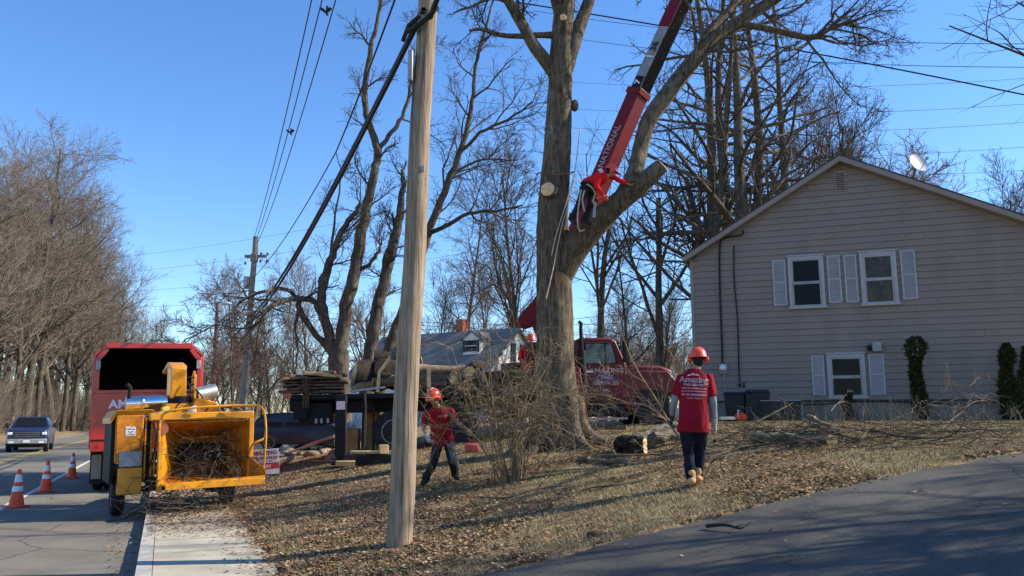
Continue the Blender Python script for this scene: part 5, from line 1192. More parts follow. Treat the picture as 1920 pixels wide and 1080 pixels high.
MB().prism([(hx[0] - .02, .12, kz(760)), (hx[0] - .02, .12, zh), (hx[0] + .3, .12, hz1 + .02), (hx[1] - .1, .12, hz1 - .0), (hx[2] - .05, .12, hz1 - .12), (hx[3], .12, hz0), (hx[3], .12, K(1260, 742)[1]), (hx[1] + .05, .12, K(1250, 742)[1])], (0, 2.0, 0)).build('hood', CR, crane, bevel=.06)
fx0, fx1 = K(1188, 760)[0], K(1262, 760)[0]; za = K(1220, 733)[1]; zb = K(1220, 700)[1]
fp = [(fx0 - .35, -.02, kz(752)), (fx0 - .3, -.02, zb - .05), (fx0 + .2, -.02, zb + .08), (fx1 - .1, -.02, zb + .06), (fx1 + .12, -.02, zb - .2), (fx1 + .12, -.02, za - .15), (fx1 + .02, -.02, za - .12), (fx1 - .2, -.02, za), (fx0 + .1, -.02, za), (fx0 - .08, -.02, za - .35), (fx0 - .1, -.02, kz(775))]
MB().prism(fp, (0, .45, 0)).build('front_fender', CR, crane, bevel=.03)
MB().prism([(p[0], 1.83, p[2]) for p in fp], (0, .45, 0)).build('front_fender', CR, crane, bevel=.03)
MB().box(fx1 + .0, fx1 + .3, -.02, 2.3, za - .75, za - .45).build('front_bumper', M['grey_metal'], crane, bevel=.03)
MB().box(cabx[0] + .05, cabx[2] + .35, .02, .5, zd0 - .42, zd0 - .02).build('fuel_tank', BS, crane, bevel=.06)
MB().box(cabx[0] + .2, cabx[2] + .3, -.12, .3, zd0 - .5, zd0 - .44).build('step', M['grey_metal'], crane)
# stack, mirror, lettering on the door
sx = K(1089, 640)[0]; sz0, sz1 = kz(720), kz(607)
MB().tube([(sx, -.05, sz0), (sx, -.05, sz0 + .9)], .11, 14).tube([(sx, -.05, sz0 + .85), (sx, -.05, sz1 - .1), (sx + .02, -.05, sz1), (sx - .05, -.05, sz1 + .06)], .05, 12).build('exhaust_stack', BS, crane)
mx = K(1164, 655)[0]; MB().box(mx - .03, mx + .1, -.28, -.22, zw0, zw1 + .05).build('mirror', BS, crane, bevel=.02)
for s_, sz, py, mm, xs in (('AMAZING', .175, 695, M['letter_faded'], 1.2), ('TREE', .14, 708, M['letter_faded'], 1.15), ('SERVICES', .145, 718, M['letter_faded'], 1.15), ('INC.', .11, 732, M['letter_faded'], 1.0)):
    x, z = K(1137, py); text('door_lettering', s_, sz, mm, door, frame((x, -.027, z), (1, 0, 0), (0, 0, 1)), .002, .004, 1, xs)
x, z = K(1137, 709); MB().lathe([(.18, 0), (.18, .003), (0, .003)], (0, 0, 0), (0, 0, 1), 20).xf(Matrix.Translation((x - .05, -.0225, z)) @ Matrix.Rotation(math.pi / 2, 4, 'X') @ Matrix.Diagonal((1.9, .6, 1, 1))).build('door_emblem', M['navy_print'], door)
# crane pedestal, turret, boom (behind the oak) and the slung butt end to the left of the trunk
px0, px1 = K(1000, 700)[0], K(1070, 700)[0]
MB().box(px0 - .3, px1 + .3, .3, 2.0, dt - .1, dt + .12).build('crane_base', BS, crane, bevel=.02)
MB().cyl(((px0 + px1) / 2, 1.15, dt + .1), ((px0 + px1) / 2, 1.15, dt + .85), .42, n=24).build('pedestal', CR, crane)
MB().box(px0 - .05, px1 + .0, .6, 1.7, dt + .85, dt + 1.35).build('turret', CR, crane, bevel=.04)
B0 = KI @ P(1014, 600, 21.6); B1 = KI @ P(1196, 178, 20.6); B3 = KI @ P(1366, -190, 19.8)
bd = (B1 - B0).normalized(); toc = (KI @ Vector((0, 0, EYE)) - B1).normalized()
bs = bd.cross(toc).normalized()              # to picture-right across the boom
bn = bs.cross(bd).normalized()               # towards the viewer
if bn.dot(toc) < 0: bn = -bn
th = math.radians(43)                        # the box section is turned so that two faces show
if bs.dot(KI.to_3x3() @ Vector((1, 0, 0))) < 0: bs = -bs
e1 = (bs * math.cos(th) + bn * math.sin(th)); e2 = (-bs * math.sin(th) + bn * math.cos(th))
def boxsec(name, a, b, w1, w2_, m, par=None, bevel=.015, off=0.0):
    c = []
    for p in (a, b):
        for s1, s2 in ((-1, -1), (1, -1), (1, 1), (-1, 1)): c.append(p + e1 * s1 * w1 / 2 + e2 * s2 * w2_ / 2)
    return MB().hexa(c).build(name, m, par or crane, bevel=bevel)
Lb = bd
boom = boxsec('boom', B0 + Lb * .2, B1, .41, .45, M['boom_red'])
boxsec('boom_collar', B1 - Lb * .05, B1 + Lb * .12, .48, .52, M['boom_red'], boom)
d2 = (B3 - B1).normalized()
in_ = boxsec('inner_boom', B1, B3, .36, .42, M['boom_grey'], None)
# black strip on the right face and red band on the inner boom
for nm, a, b, m_, grow_ in (('boom_band', B1 + d2 * 1.95, B1 + d2 * 2.75, M['boom_red'], .012),):
    c = []
    for p in (a, b):
        for s1, s2 in ((-1, -1), (1, -1), (1, 1), (-1, 1)): c.append(p + e1 * s1 * (.18 + grow_) + e2 * s2 * (.21 + grow_))
    MB().hexa(c).build(nm, m_, in_)
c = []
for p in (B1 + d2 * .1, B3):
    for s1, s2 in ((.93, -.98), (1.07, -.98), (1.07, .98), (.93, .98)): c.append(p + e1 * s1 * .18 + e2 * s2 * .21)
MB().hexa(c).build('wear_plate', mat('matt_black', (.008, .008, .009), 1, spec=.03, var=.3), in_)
fz = e2 * .27                                 # the face that carries the lettering looks along e2
def boomtext(name, s, size, along, base, dirn, half, m, par, xs=1.0, off=.0, ofs=.008):
    o = base + dirn * along + e2 * (half + .004) + e1 * off
    return text(name, s, size, m, par, frame(o, dirn, -e1 if (dirn.cross(-e1)).dot(e2) > 0 else e1), .002, ofs, 1.0, xs)
boomtext('boom_lettering', 'NATIONAL', .27, -1.62, B1, bd, .225, M['letter_faded'], boom, .92, 0, ofs=.003)
for s_, al in (('7', .28), ('36', 1.35), ('45', 3.4)):
    o = B1 + d2 * al + e2 * .216; fm = frame(o, d2, -e1 if (d2.cross(-e1)).dot(e2) > 0 else e1)
    if s_ == '7': MB().box(-.18, .18, -.14, .14, -.001, .003).xf(fm).build('number_plate', BS, in_); text('boom_number', s_, .26, M['letter_white'], in_, fm @ Matrix.Translation((0, 0, .005)) , .002, .01)
    else: text('boom_number', s_, .28, M['letter_dark'], in_, fm, .002, .012); 
    if s_ == '36': MB().box(-.32, -.28, -.14, .14, .0, .003).xf(fm).build('number_bar', M['letter_white'], in_)
# boom butt / lift cylinder head left of the trunk
q = [KI @ P(x, y, 21.4) for x, y in ((1012, 548), (998, 566), (984, 580), (971, 598), (975, 610), (990, 614), (1012, 607), (1030, 600))]
MB().prism(q, (0, .5, 0)).build('boom_butt', M['boom_red'], crane, bevel=.03)
MB().cyl(KI @ P(1035, 690, 21.6), KI @ P(1075, 470, 21.3), .1).build('lift_cylinder', M['grey_metal'], crane)
MB().cyl(KI @ P(1010, 600, 21.4), KI @ P(1040, 690, 21.5), .22).build('boom_pivot', CR, crane)
# outriggers
x = K(1084, 760)[0]; zt_, zb_ = K(1084, 690)[1], gzl(x, -.35) + .06
MB().hexa([(x + .02, -.42, zb_), (x + .2, -.42, zb_), (x + .2, -.24, zb_), (x + .02, -.24, zb_), (x - .16, -.3, zt_), (x + .02, -.3, zt_), (x + .02, -.1, zt_), (x - .16, -.1, zt_)]).build('outrigger_leg', M['boom_red'], crane, bevel=.02)
MB().box(x - .15, x + .35, -.6, -.1, zb_ - .08, zb_ - .005).build('outrigger_foot', BS, crane)
x = K(643, 800)[0]; zt_ = K(643, 742)[1]; zb_ = K(643, 868, -.9)[1]
zg = gzl(x, -.9)
MB().box(x - .13, x + .13, -.98, -.80, zg + .22, zt_ + .0).build('outrigger_leg', BS, crane, bevel=.015)
MB().box(x - .085, x + .085, -.95, -.83, zg + .08, zg + .24).box(x - .2, x + .2, -1.1, -.7, zg + .03, zg + .08).build('outrigger_foot', BS, crane)
MB().box(x - .12, x + .12, -.8, .6, zt_ - .2, zt_ - .02).build('outrigger_beam', BS, crane)
MB().box(x - .1, x + .1, -1.0, -.985, K(643, 760)[1] - .12, K(643, 760)[1] + .08).build('decal', M['letter_pink'], crane)
x = K(683, 800)[0]; MB().tube([(x, -.3, dt), (x + .03, -.35, dt - .35), (x + .02, -.4, dt - .6), (x, -.42, gzl(x, -.4) + .32)], [.05, .04, .05, .06], 8).build('jack_leg', BS, crane)
MB().box(x + .2, x + .26, .05, .15, gzl(x) + .1, dt - .3).build('hanging_strap', BS, crane)
# headache rack stakes
for px in (740, 790):
    x, z = K(px + 10, 0)[0], dt; MB().box(x - .05, x + .05, -.04, .03, dt, dt + .62).build('stake', M['lumber'], crane)

# ------------------------------------------------------------------ load on the deck: slabs and logs, each one a thing
dm = KM
def slab(xa, xb, ya, yb, z, th, tilt, label, m=None, group='rough slabs stacked at the rear of the flatbed'):
    rg = random.Random(int(xa * 97 + z * 131)); n = 9; V = []; Fs = []
    L_ = xb - xa
    for i in range(n):
        t = i / (n - 1); xx = xa + L_ * t; zz = z + tilt * (t - .5) + rg.uniform(-.012, .012)
        a = ya + rg.uniform(-.07, .07); b = yb + rg.uniform(-.07, .07); h = th * rg.uniform(.75, 1.1)
        V += [(xx, a, zz), (xx, b, zz), (xx, b - .03, zz + h * .7), (xx, (a + b) / 2, zz + h), (xx, a + .04, zz + h * .75)]
    for i in range(n - 1):
        for j in range(5): Fs.append((i * 5 + j, i * 5 + (j + 1) % 5, (i + 1) * 5 + (j + 1) % 5, (i + 1) * 5 + j))
    Fs += [tuple(range(4, -1, -1)), tuple((n - 1) * 5 + j for j in range(5))]
    c = Vector(((xa + xb) / 2, (ya + yb) / 2, z)); b = MB().add([Vector(v) - c for v in V], Fs)
    o = b.build('wood_slab', m or M['old_wood'], None, smooth=25, loc=dm @ c); o.rotation_euler = (0, -KT, KA)
    return tag(o, label, 'wood slab', group)
ordn = ['lowest', 'second lowest', 'third from the bottom', 'fourth from the bottom', 'fifth from the bottom', 'sixth from the bottom', 'topmost']
xs0, xs1 = K(540, 0)[0], K(655, 0)[0]; z = dt + .05
for i in range(7):
    a = xs0 + R.uniform(-.12, .25) + (.25 if i == 6 else 0) - (.1 if i in (5, 3) else 0); b = xs1 + R.uniform(-.3, .05)
    if i == 6: a, b = K(582, 0)[0], K(636, 0)[0]
    slab(a, b, -.05 + R.uniform(-.05, .1), .95, z, .075, R.uniform(-.02, .03), ordn[i] + ' rough brown slab of the stack on the rear of the flatbed'); z += .085
slab(K(585, 0)[0], K(650, 0)[0], -.12, .2, dt + .46, .1, -.1, 'reddish split slab lying tilted on the side of the slab stack', M['lumber'] if False else mat('split_wood', (.42, .25, .13), .85, var=.3, scale=6, bump=.4))
o = slab(K(588, 0)[0] - .08, K(588, 0)[0] + .08, -.14, -.08, dt - .35, .85, 0, 'upright board strapped against the side of the slab stack', M['old_wood'], None)
def log(a, b, r0, r1, label, m=None, cut0=True, cut1=True, seed=1, name='log', group=None, n=14, bend=.04):
    """a, b world points of the axis"""
    a, b = Vector(a), Vector(b); rg = random.Random(seed); pts = []; rad = []
    for i in range(8):
        t = i / 7; p = a.lerp(b, t)
        if 0 < i < 7: p = p + Vector((rg.gauss(0, bend), rg.gauss(0, bend), rg.gauss(0, bend) * .5))
        pts.append(p - a); rad.append((r0 + (r1 - r0) * t) * rg.uniform(.93, 1.07))
    e = empty(name, a, label=label, cat='log', group=group)
    MB().tube(pts, rad, n, cap=True).build('bark', m or M['log_bark'], e, smooth=60)
    if cut0: MB().lathe([(rad[0] * .93, 0), (rad[0] * .9, .012), (0, .014)], pts[0], pts[0] - pts[1], n).build('cut_face', M['cut_wood'], e)
    if cut1: MB().lathe([(rad[-1] * .93, 0), (rad[-1] * .9, .012), (0, .014)], pts[-1], pts[-1] - pts[-2], n).build('cut_face', M['cut_wood'], e)
    return e
def kp(px, py, y): x, z = K(px, py, y); return dm @ Vector((x, y, z))
gd = 'logs loaded on the flatbed'
log(kp(664, 703, .7), kp(752, 700, .9), .43, .42, 'huge dark bark log, the thickest on the flatbed, just left of the utility pole', seed=3, cut0=True, cut1=False, bend=.05, n=20)
log(kp(700, 672, 1.5), kp(790, 680, 1.5), .24, .2, 'dark log lying on top behind the thickest log', seed=4, group=gd)
log(kp(662, 730, .15), kp(760, 712, .2), .10, .14, 'brown split log low on the deck left of the utility pole', mat('red_bark', (.25, .14, .08), .9, var=.3, bump=.8), seed=5)
log(kp(700, 716, .05), kp(835, 722, .1), .11, .12, 'brown log on the deck edge passing behind the utility pole', M['old_wood'], seed=6)
log(kp(770, 712, .5), kp(905, 722, .6), .24, .2, 'long brown log right of the utility pole with torn bark', M['old_wood'], seed=7)
log(kp(760, 690, .9), kp(888, 697, 1.0), .14, .12, 'straight pale log on top of the load right of the utility pole', mat('pale_bark', (.33, .23, .14), .9, col2=(.16, .11, .07), scale=4, bump=.6), seed=8)
log(kp(785, 728, .1), kp(1010, 730, .2), .16, .18, 'long dark log at the bottom of the load right of the utility pole', seed=9)
log(kp(880, 696, .2), kp(900, 686, 1.6), .15, .13, 'log with a pale yellow sawn end on top of the load beyond the second worker', M['log_bark'], seed=10)
log(kp(905, 712, .4), kp(1015, 705, .6), .22, .2, 'dark log on the load behind the shrub', seed=11)
log(kp(850, 712, -.02), kp(852, 700, 1.2), .11, .1, 'short log end sticking out below the top log', mat('torn_wood', (.4, .22, .1), .9, var=.3, bump=.6), seed=12)
log(kp(940, 695, 1.2), kp(1040, 690, 1.4), .2, .2, 'dark log on the far side of the load left of the oak', seed=13)
o = MB().tube([(0, 0, 0), (.03, 0, .5), (.36, .1, 1.0)], [.05, .045, .04], 10).build('tool_handle', M['lumber'], None, loc=kp(708, 735, -.08)); tag(o, 'pale wooden handle leaning against the thickest log', 'handle')
MB().tube([(0, 0, 0), (.12, .03, .3)], .055, 10).build('grip', M['wire_grey'], o, loc=(.3, .08, .85))
o = MB().box(-.45, .45, -.1, .1, -.03, .03, Matrix.Rotation(-.12, 3, 'Y')).build('metal_sheet', M['grey_metal'], None, loc=kp(690, 733, -.02) + Vector((0, 0, .04))); tag(o, 'grey metal sheet lying on the deck edge under the wooden handle', 'metal sheet')

# ------------------------------------------------------------------ cribbing and things on the ground by the truck
def block(p, L_, wd, h, rz, label, m=None, name='wood_block', group=None):
    o = MB().box(-L_ / 2, L_ / 2, -wd / 2, wd / 2, 0, h).build(name, m or M['lumber'], None, bevel=.008, loc=p); o.rotation_euler = (0, 0, rz); return tag(o, label, 'wood block', group)
def wpos(px, py, dz=0): p = ground_at(px, py); p.z += dz; return p
p = wpos(702, 872); block(p, .85, .5, .24, .15, 'black crib block under the jack leg behind the utility pole', M['black_steel'])
block(p + Vector((-.15, 0, .262)), .8, .3, .06, .1, 'thin board on top of the black crib block')
block(p + Vector((.22, -.1, .262)), .2, .25, .2, .3, 'upright yellow wood block on the black crib block')
block(p + Vector((.55, .25, .0)), .3, .3, .42, .2, 'yellow wood block right of the black crib block')
block(wpos(652, 874), .55, .25, .12, .1, 'pale wood block at the foot of the black outrigger')
block(wpos(672, 868) + Vector((0, 0, 0)), 2.3, .2, .05, .05, 'long grey board lying in the leaves under the outriggers', M['old_wood'], 'plank')
block(wpos(668, 803) if False else G(662, 22.5), .5, .4, .7, .0, 'tall pale block seen under the flatbed left of the rear wheel')
block(G(699, 22.8), .45, .4, 1.1, .0, 'taller pale block standing next to the rear wheel', M['lumber'])
a = wpos(545, 852); b_ = P(628, 818, 20.0)
o = MB().tube([(0, 0, .07), tuple((b_ - a) * .5 + Vector((0, 0, .06))), tuple(b_ - a)], [.05, .05, .045], 10).build('wooden_pole', mat('pole_stick', (.42, .28, .18), .8), None, loc=a); tag(o, 'long wooden pole propped on the rubble beside the yard sign', 'pole')
d_ = (b_ - a).normalized(); MB().tube([d_ * -.35 + Vector((0, 0, .05)), d_ * .25 + Vector((0, 0, .08))], .08, 10).build('red_sleeve', mat('red_sleeve', (.4, .05, .05), .7), o)
# rubble stones under the bed
rg = random.Random(12); stones = [];
for i in range(5):
    b = MB(); b.ball((0, 0, 0), .2, .15, .12, 9, 6); b.v = [tuple(Vector(v) * (1 + .35 * mnoise.noise(Vector(v) * 7 + Vector((i * 5, 0, 0))))) for v in b.v]
    o = b.build('tmp', M['stone'], None, smooth=50); stones.append(o.data); bpy.data.objects.remove(o)
for i in range(34):
    px = rg.uniform(528, 735); py = rg.uniform(838, 862) - (6 if px < 600 else 0)
    p = wpos(px, py, .03); o = link('stone', stones[i % 5], None, None, p); o.rotation_euler = (0, 0, rg.random() * 6.28); s_ = rg.uniform(.5, 1.3); o.scale = (s_ * 1.2, s_, s_)
    tag(o, 'rough pale stone of the low rubble edging under the flatbed', 'stone', 'stones of the rubble edging')
for (x0, x1, py, lab) in ((560, 640, 843, 'long weathered timber lying on the rubble stones behind the yard sign'), (1110, 1175, 815, 'thin pale board lying behind the root of the oak')):
    a, b_ = wpos(x0, py, .12), wpos(x1, py - 3, .12); a.y = max(a.y, 19.2) if x0 < 700 else a.y
    o = MB().box(0, (b_ - a).length, -.06, .06, 0, .1).build('timber', M['old_wood'], None, bevel=.01, loc=a); o.rotation_euler = (0, 0, math.atan2(b_.y - a.y, b_.x - a.x)); tag(o, lab, 'timber')
g = wpos(885, 848); e = empty('fuel_can', g, label='small faded red fuel can lying in the leaves beyond the second worker', cat='fuel can')
MB().box(-.17, .17, -.1, .1, 0, .2).build('body', mat('faded_red', (.55, .1, .09), .5, dirt=.4), e, bevel=.05)
MB().tube([(-.08, 0, .2), (-.06, 0, .27), (.06, 0, .27), (.08, 0, .2)], .02, 8).build('handle', M['lamp_red'], e); MB().cyl((.12, 0, .19), (.2, 0, .28), .03).build('spout', M['black_plastic'], e)

# ------------------------------------------------------------------ white house in the distance
HB = Vector((P(668, 760, 54).x, 54.0, .6)); HA = math.radians(-31)
wh = empty('house', HB, (0, 0, HA), 'white cape style house with grey roof, dormers and brick chimney behind the flatbed', 'house')
HMi = (Matrix.Translation(HB) @ Matrix.Rotation(HA, 4, 'Z')).inverted()
def H(px, py, y=0.0):
    o = HMi @ Vector((0, 0, EYE)); d = (HMi.to_3x3() @ (P(px, py, 10) - Vector((0, 0, EYE)))); t = (y - o.y) / d.y; q = o + d * t; return q.x, q.z
xr = H(943, 650, 4.0)[0]; zrg = H(870, 621, 4.0)[1]; zev = H(900, 700, 0)[1]; x1h = H(908, 700, 0)[0]; x0h = -1.2
MB().box(x0h + .1, x1h, .2, 7.8, -1, zev).build('wall', M['white_paint'], wh)
MB().prism([(x1h, .2, zev), (x1h, 4, zrg - .12), (x1h, 7.8, zev)], (-.1, 0, 0)).build('gable_wall', M['white_paint'], wh)
MB().prism([(x0h, -.3, zev - .1), (x0h, 4, zrg), (x0h, 8.3, zev - .1), (x0h, 8.2, zev - .25), (x0h, 4, zrg - .16), (x0h, -.2, zev - .25)], (x1h - x0h + .2, 0, 0)).build('roof', M['shingle'], wh)
cx0, cx1 = H(861, 620, 4.6)[0], H(873, 620, 4.6)[0]; MB().box(cx0, cx1, 4.2, 4.9, zrg - .6, H(866, 600, 4.5)[1]).build('chimney', M['brick_red'], wh)
def dormer(pa, pb_, pyt, pyb, yd):
    a, b = H(pa, 650, yd)[0], H(pb_, 650, yd)[0]; z1 = H(pa, pyt, yd)[1]; z0 = H(pa, pyb, yd)[1]; m_ = (a + b) / 2
    d = MB().prism([(a, yd, z0), (b, yd, z0), (b, yd, z1), (m_, yd, z1 + .45), (a, yd, z1)], (0, 3, 0)).build('dormer', M['white_paint'], wh)
    MB().prism([(a - .15, yd - .12, z1 - .02), (m_, yd - .12, z1 + .56), (b + .15, yd - .12, z1 - .02), (b + .15, yd - .12, z1 - .12), (m_, yd - .12, z1 + .46), (a - .15, yd - .12, z1 - .12)], (0, 3, 0)).build('dormer_roof', M['shingle'], d)
    MB().box(m_ - .4, m_ + .4, yd - .04, yd - .002, z0 + .25, z1 - .1).build('pane', M['glass_dark'], d)
    for x in (m_ - .62, m_ + .45): MB().box(x, x + .17, yd - .05, yd - .002, z0 + .2, z1 - .08).build('shutter', M['black_plastic'], d)
    MB().box(m_ - .46, m_ + .46, yd - .06, yd - .045, (z0 + z1) / 2 + .05, (z0 + z1) / 2 + .1).build('window_bar', M['white_paint'], d)
dormer(868, 899, 636, 667, 1.6); dormer(722, 748, 640, 672, 1.6)
# gable end window, seen obliquely, plus the lit end wall
for y in (3.1, 4.3): MB().box(x1h + .002, x1h + .05, y, y + .6, zev + .9, zev + 2.1).build('gable_window', M['glass_dark'], wh)
# a second, lower white building left of it
g = G(668, 44); o = MB().prism([(-1.6, 0, 0), (1.0, 0, 0), (1.0, 0, 1.9), (-.3, 0, 2.6), (-1.6, 0, 1.9)], (0, 3, 0)).build('wall', M['white_paint'], None)
e = empty('garden_shed', g, label='small pale shed half hidden behind the slab stack', cat='shed'); o.parent = e
MB().prism([(-1.75, -.1, 1.85), (-.3, -.1, 2.65), (1.15, -.1, 1.85), (1.15, -.1, 1.95), (-.3, -.1, 2.77), (-1.75, -.1, 1.95)], (0, 3.2, 0)).build('roof', M['shingle'], e)
# ------------------------------------------------------------------ people
def cap_rings(a, b, ra, rb, flat=1.0, wide=None, n=14):
    """tapered limb segment with rounded ends; optionally flattened across 'wide'"""
    a, b = Vector(a), Vector(b); ax = (b - a); L_ = ax.length; ax = ax / L_ if L_ > 1e-6 else Vector((0, 0, 1))
    if wide is None: wide = ax.cross(Vector((0, 0, 1))) if abs(ax.z) < .9 else ax.cross(Vector((0, 1, 0)))
    wide = (Vector(wide) - ax * Vector(wide).dot(ax)).normalized(); th = ax.cross(wide)
    rings = []
    for q in (-80, -55, -28): q = math.radians(q); rings.append((a + ax * ra * math.sin(q), ra * math.cos(q)))
    for i in range(5): t = i / 4; rings.append((a.lerp(b, t), ra + (rb - ra) * t))
    for q in (28, 55, 80): q = math.radians(q); rings.append((b + ax * rb * math.sin(q), rb * math.cos(q)))
    vs = []; m = len(rings)
    for c, r in rings:
        for k in range(n): g = 2 * math.pi * k / n; vs.append(c + wide * math.cos(g) * r + th * math.sin(g) * r * flat)
    fs = [(i * n + k, i * n + (k + 1) % n, (i + 1) * n + (k + 1) % n, (i + 1) * n + k) for i in range(m - 1) for k in range(n)]
    fs += [tuple(range(n - 1, -1, -1)), tuple((m - 1) * n + k for k in range(n))]
    return vs, fs
def loft_rings(rings, n=18):
    """rings: (centre, half width, half depth, wide vector)"""
    vs = []; m = len(rings)
    for i, (c, hw_, hd, wd) in enumerate(rings):
        c = Vector(c); ax = (Vector(rings[min(i + 1, m - 1)][0]) - Vector(rings[max(i - 1, 0)][0])).normalized()
        wd = (Vector(wd) - ax * Vector(wd).dot(ax)).normalized(); th = ax.cross(wd)
        for k in range(n):
            g = 2 * math.pi * k / n; cs, sn = math.cos(g), math.sin(g)
            vs.append(c + wd * math.copysign(abs(cs) ** .85, cs) * hw_ + th * math.copysign(abs(sn) ** .85, sn) * hd)
    fs = [(i * n + k, i * n + (k + 1) % n, (i + 1) * n + (k + 1) % n, (i + 1) * n + k) for i in range(m - 1) for k in range(n)]
    fs += [tuple(range(n - 1, -1, -1)), tuple((m - 1) * n + k for k in range(n))]
    return vs, fs
def blob(name, pieces, m, parent, vox=.012, it=6, rough=0.0, seed=0):
    b = MB()
    for vs, fs in pieces: b.add(vs, fs)
    me = bpy.data.meshes.new('tmp'); me.from_pydata(b.v, [], b.f); o = link('tmp', me)
    r = o.modifiers.new('r', 'REMESH'); r.mode = 'VOXEL'; r.voxel_size = vox; r.use_smooth_shade = True
    s_ = o.modifiers.new('s', 'SMOOTH'); s_.iterations = it; s_.factor = .5
    bpy.context.view_layer.update()
    m2 = bpy.data.meshes.new_from_object(o.evaluated_get(bpy.context.evaluated_depsgraph_get()))
    bpy.data.objects.remove(o)
    if rough:
        for v in m2.vertices:
            q = v.co; v.co = q + v.normal * (rough * mnoise.noise(Vector((q.x * 9, q.y * 9, q.z * 5 + seed))) + rough * .6 * mnoise.noise(Vector((q.x * 22, q.y * 22, q.z * 9 + seed))))
    m2.materials.clear(); m2.materials.append(m); m2.name = name
    m2.polygons.foreach_set('use_smooth', [True] * len(m2.polygons))
    return link(name, m2, None, parent)
def hand_pieces(w, d, palm, thumb, curl=.5, g=0.0):
    """wrist, direction of the fingers, palm normal, side of the thumb"""
    w, d = Vector(w), Vector(d).normalized(); th = Vector(thumb); th = (th - d * th.dot(d)).normalized(); pn = d.cross(th); pn = pn if pn.dot(Vector(palm)) > 0 else -pn
    out = [cap_rings(w - d * .01, w + d * .075, .032 + g, .040 + g, .48, th)]
    for i, (off, L_, r) in enumerate(((.030, .078, .0095), (.010, .088, .010), (-.011, .082, .0095), (-.031, .066, .0085))):
        p = w + d * .085 + th * off; c = curl * (1 + .08 * i); dd = d
        for seg in range(3):
            dd = (dd * math.cos(c * .75) + pn * math.sin(c * .75)).normalized() if seg or curl > .2 else dd
            q = p + dd * L_ * (.42, .33, .25)[seg]; out.append(cap_rings(p, q, r + g, r * .93 + g, 1, None, 8)); p = q
            pn_ = pn - d * .0
    p = w + d * .02 + th * .028; t1 = p + (d * .6 + th * .75 + pn * .25).normalized() * .042; t2 = t1 + (d * .85 + th * .2 + pn * .5).normalized() * .034
    return out + [cap_rings(p, t1, .014 + g, .012 + g, 1, None, 8), cap_rings(t1, t2, .012 + g, .010 + g, 1, None, 8)]
def person(base, J, look, up, side, cols, label, name='person', shirt_len=.12, hat=True, sleeve=.55, longsleeve=None, rz=0, curl=(.5, .5), group=None, thumbs=None, muffs=True):
    """J: joints (relative to base). look: face direction; side: the body's own left (shoulder axis)."""
    J = {k: Vector(v) for k, v in J.items()}; look = Vector(look).normalized(); side = Vector(side).normalized(); up = Vector(up).normalized()
    e = empty(name, base, (0, 0, rz), label, 'person', group)
    pel, ch, nk, hd = J['pelvis'], J['chest'], J['neck'], J['head']
    mid = pel.lerp(ch, .5)
    # body: one continuous figure
    B = []
    hrot = Matrix((look.cross(up).normalized(), look, up)).transposed()
    def ell(c, rx, ry, rz_, n=16, m=10):
        b = MB().ball(c, rx, ry, rz_, n, m, hrot); return b.v, b.f
    B.append(ell(hd, .076, .094, .112)); B.append(ell(hd - up * .052 + look * .022, .054, .068, .066))
    B.append(ell(hd + look * .098 - up * .022, .013, .02, .022, 8, 6))                                 # nose
    rt = look.cross(up).normalized()
    for s_ in (-1, 1): B.append(ell(hd + rt * s_ * .078 - up * .01 - look * .01, .01, .02, .032, 8, 6))    # ears
    B.append(cap_rings(nk - up * .03, hd - up * .06, .056, .052))
    B.append(loft_rings([(pel - (mid - pel).normalized() * .07, .13, .10, side), (pel, .155, .11, side), (mid, .135, .095, side), (ch, .165, .11, side), (ch.lerp(nk, .4), .165, .095, side), (ch.lerp(nk, .8), .095, .07, side)]))
    for s_ in ('L', 'R'):
        B += [cap_rings(J['sh' + s_], J['el' + s_], .05, .040), cap_rings(J['el' + s_], J['wr' + s_], .040, .027)]
        B += [cap_rings(J['hip' + s_], J['kn' + s_], .085, .056), cap_rings(J['kn' + s_], J['an' + s_], .055, .038)]
        hdn = J['wr' + s_] - J['el' + s_]
        th = (thumbs or {}).get(s_, look)
        sd = (J['wr' + s_] - pel); inward = -side if s_ == 'L' else side
        B += hand_pieces(J['wr' + s_], J.get('hd' + s_, hdn), inward, th, curl[0 if s_ == 'L' else 1])
    body = blob('body', B, M['skin'], e, .0095, 3)
    # face details
    for s_ in (-1, 1):
        MB().ball(hd + look * .088 + rt * s_ * .03 + up * .008, .011, .008, .008, 8, 6, hrot).build('eye', M['hair'], body)
    MB().ball(hd + look * .087 - up * .058, .022, .006, .005, 8, 5, hrot).build('mouth', mat('lips', (.4, .15, .12), .5), body)
    MB().ball(hd - look * .014 + up * .022, .083, .097, .100, 16, 10, hrot).ball(hd - look * .04 - up * .03, .07, .065, .075, 14, 8, hrot).build('hair', M['hair'], e)
    # shirt
    S = []
    wd = (ch - pel).normalized()
    hem = pel - wd * shirt_len
    S.append(loft_rings([(hem, .205, .15, side), (pel + wd * .02, .198, .148, side), (mid, .182, .135, side), (ch - wd * .03, .185, .135, side), (ch.lerp(nk, .42), .195, .118, side), (ch.lerp(nk, .68), .155, .098, side), (ch.lerp(nk, .86), .10, .08, side), (ch.lerp(nk, 1.0), .072, .068, side)]))
    for s_ in ('L', 'R'):
        sh, el, wr = J['sh' + s_], J['el' + s_], J['wr' + s_]
        S.append(cap_rings(sh, sh.lerp(el, .5), .064, .072)); tip = sh.lerp(el, sleeve + .2)
        S.append(loft_rings([(sh.lerp(el, .2), .068, .068, side.cross(el - sh)), (tip, .072, .066, side.cross(el - sh))], 14))
        if longsleeve == 'shirt': S.append(cap_rings(el, el.lerp(wr, .86), .055, .043)); S.append(cap_rings(sh, el, .07, .056))
    shirt = blob('shirt', S, M[cols['shirt']], e, .012, 5, .013, hash(label) % 50)
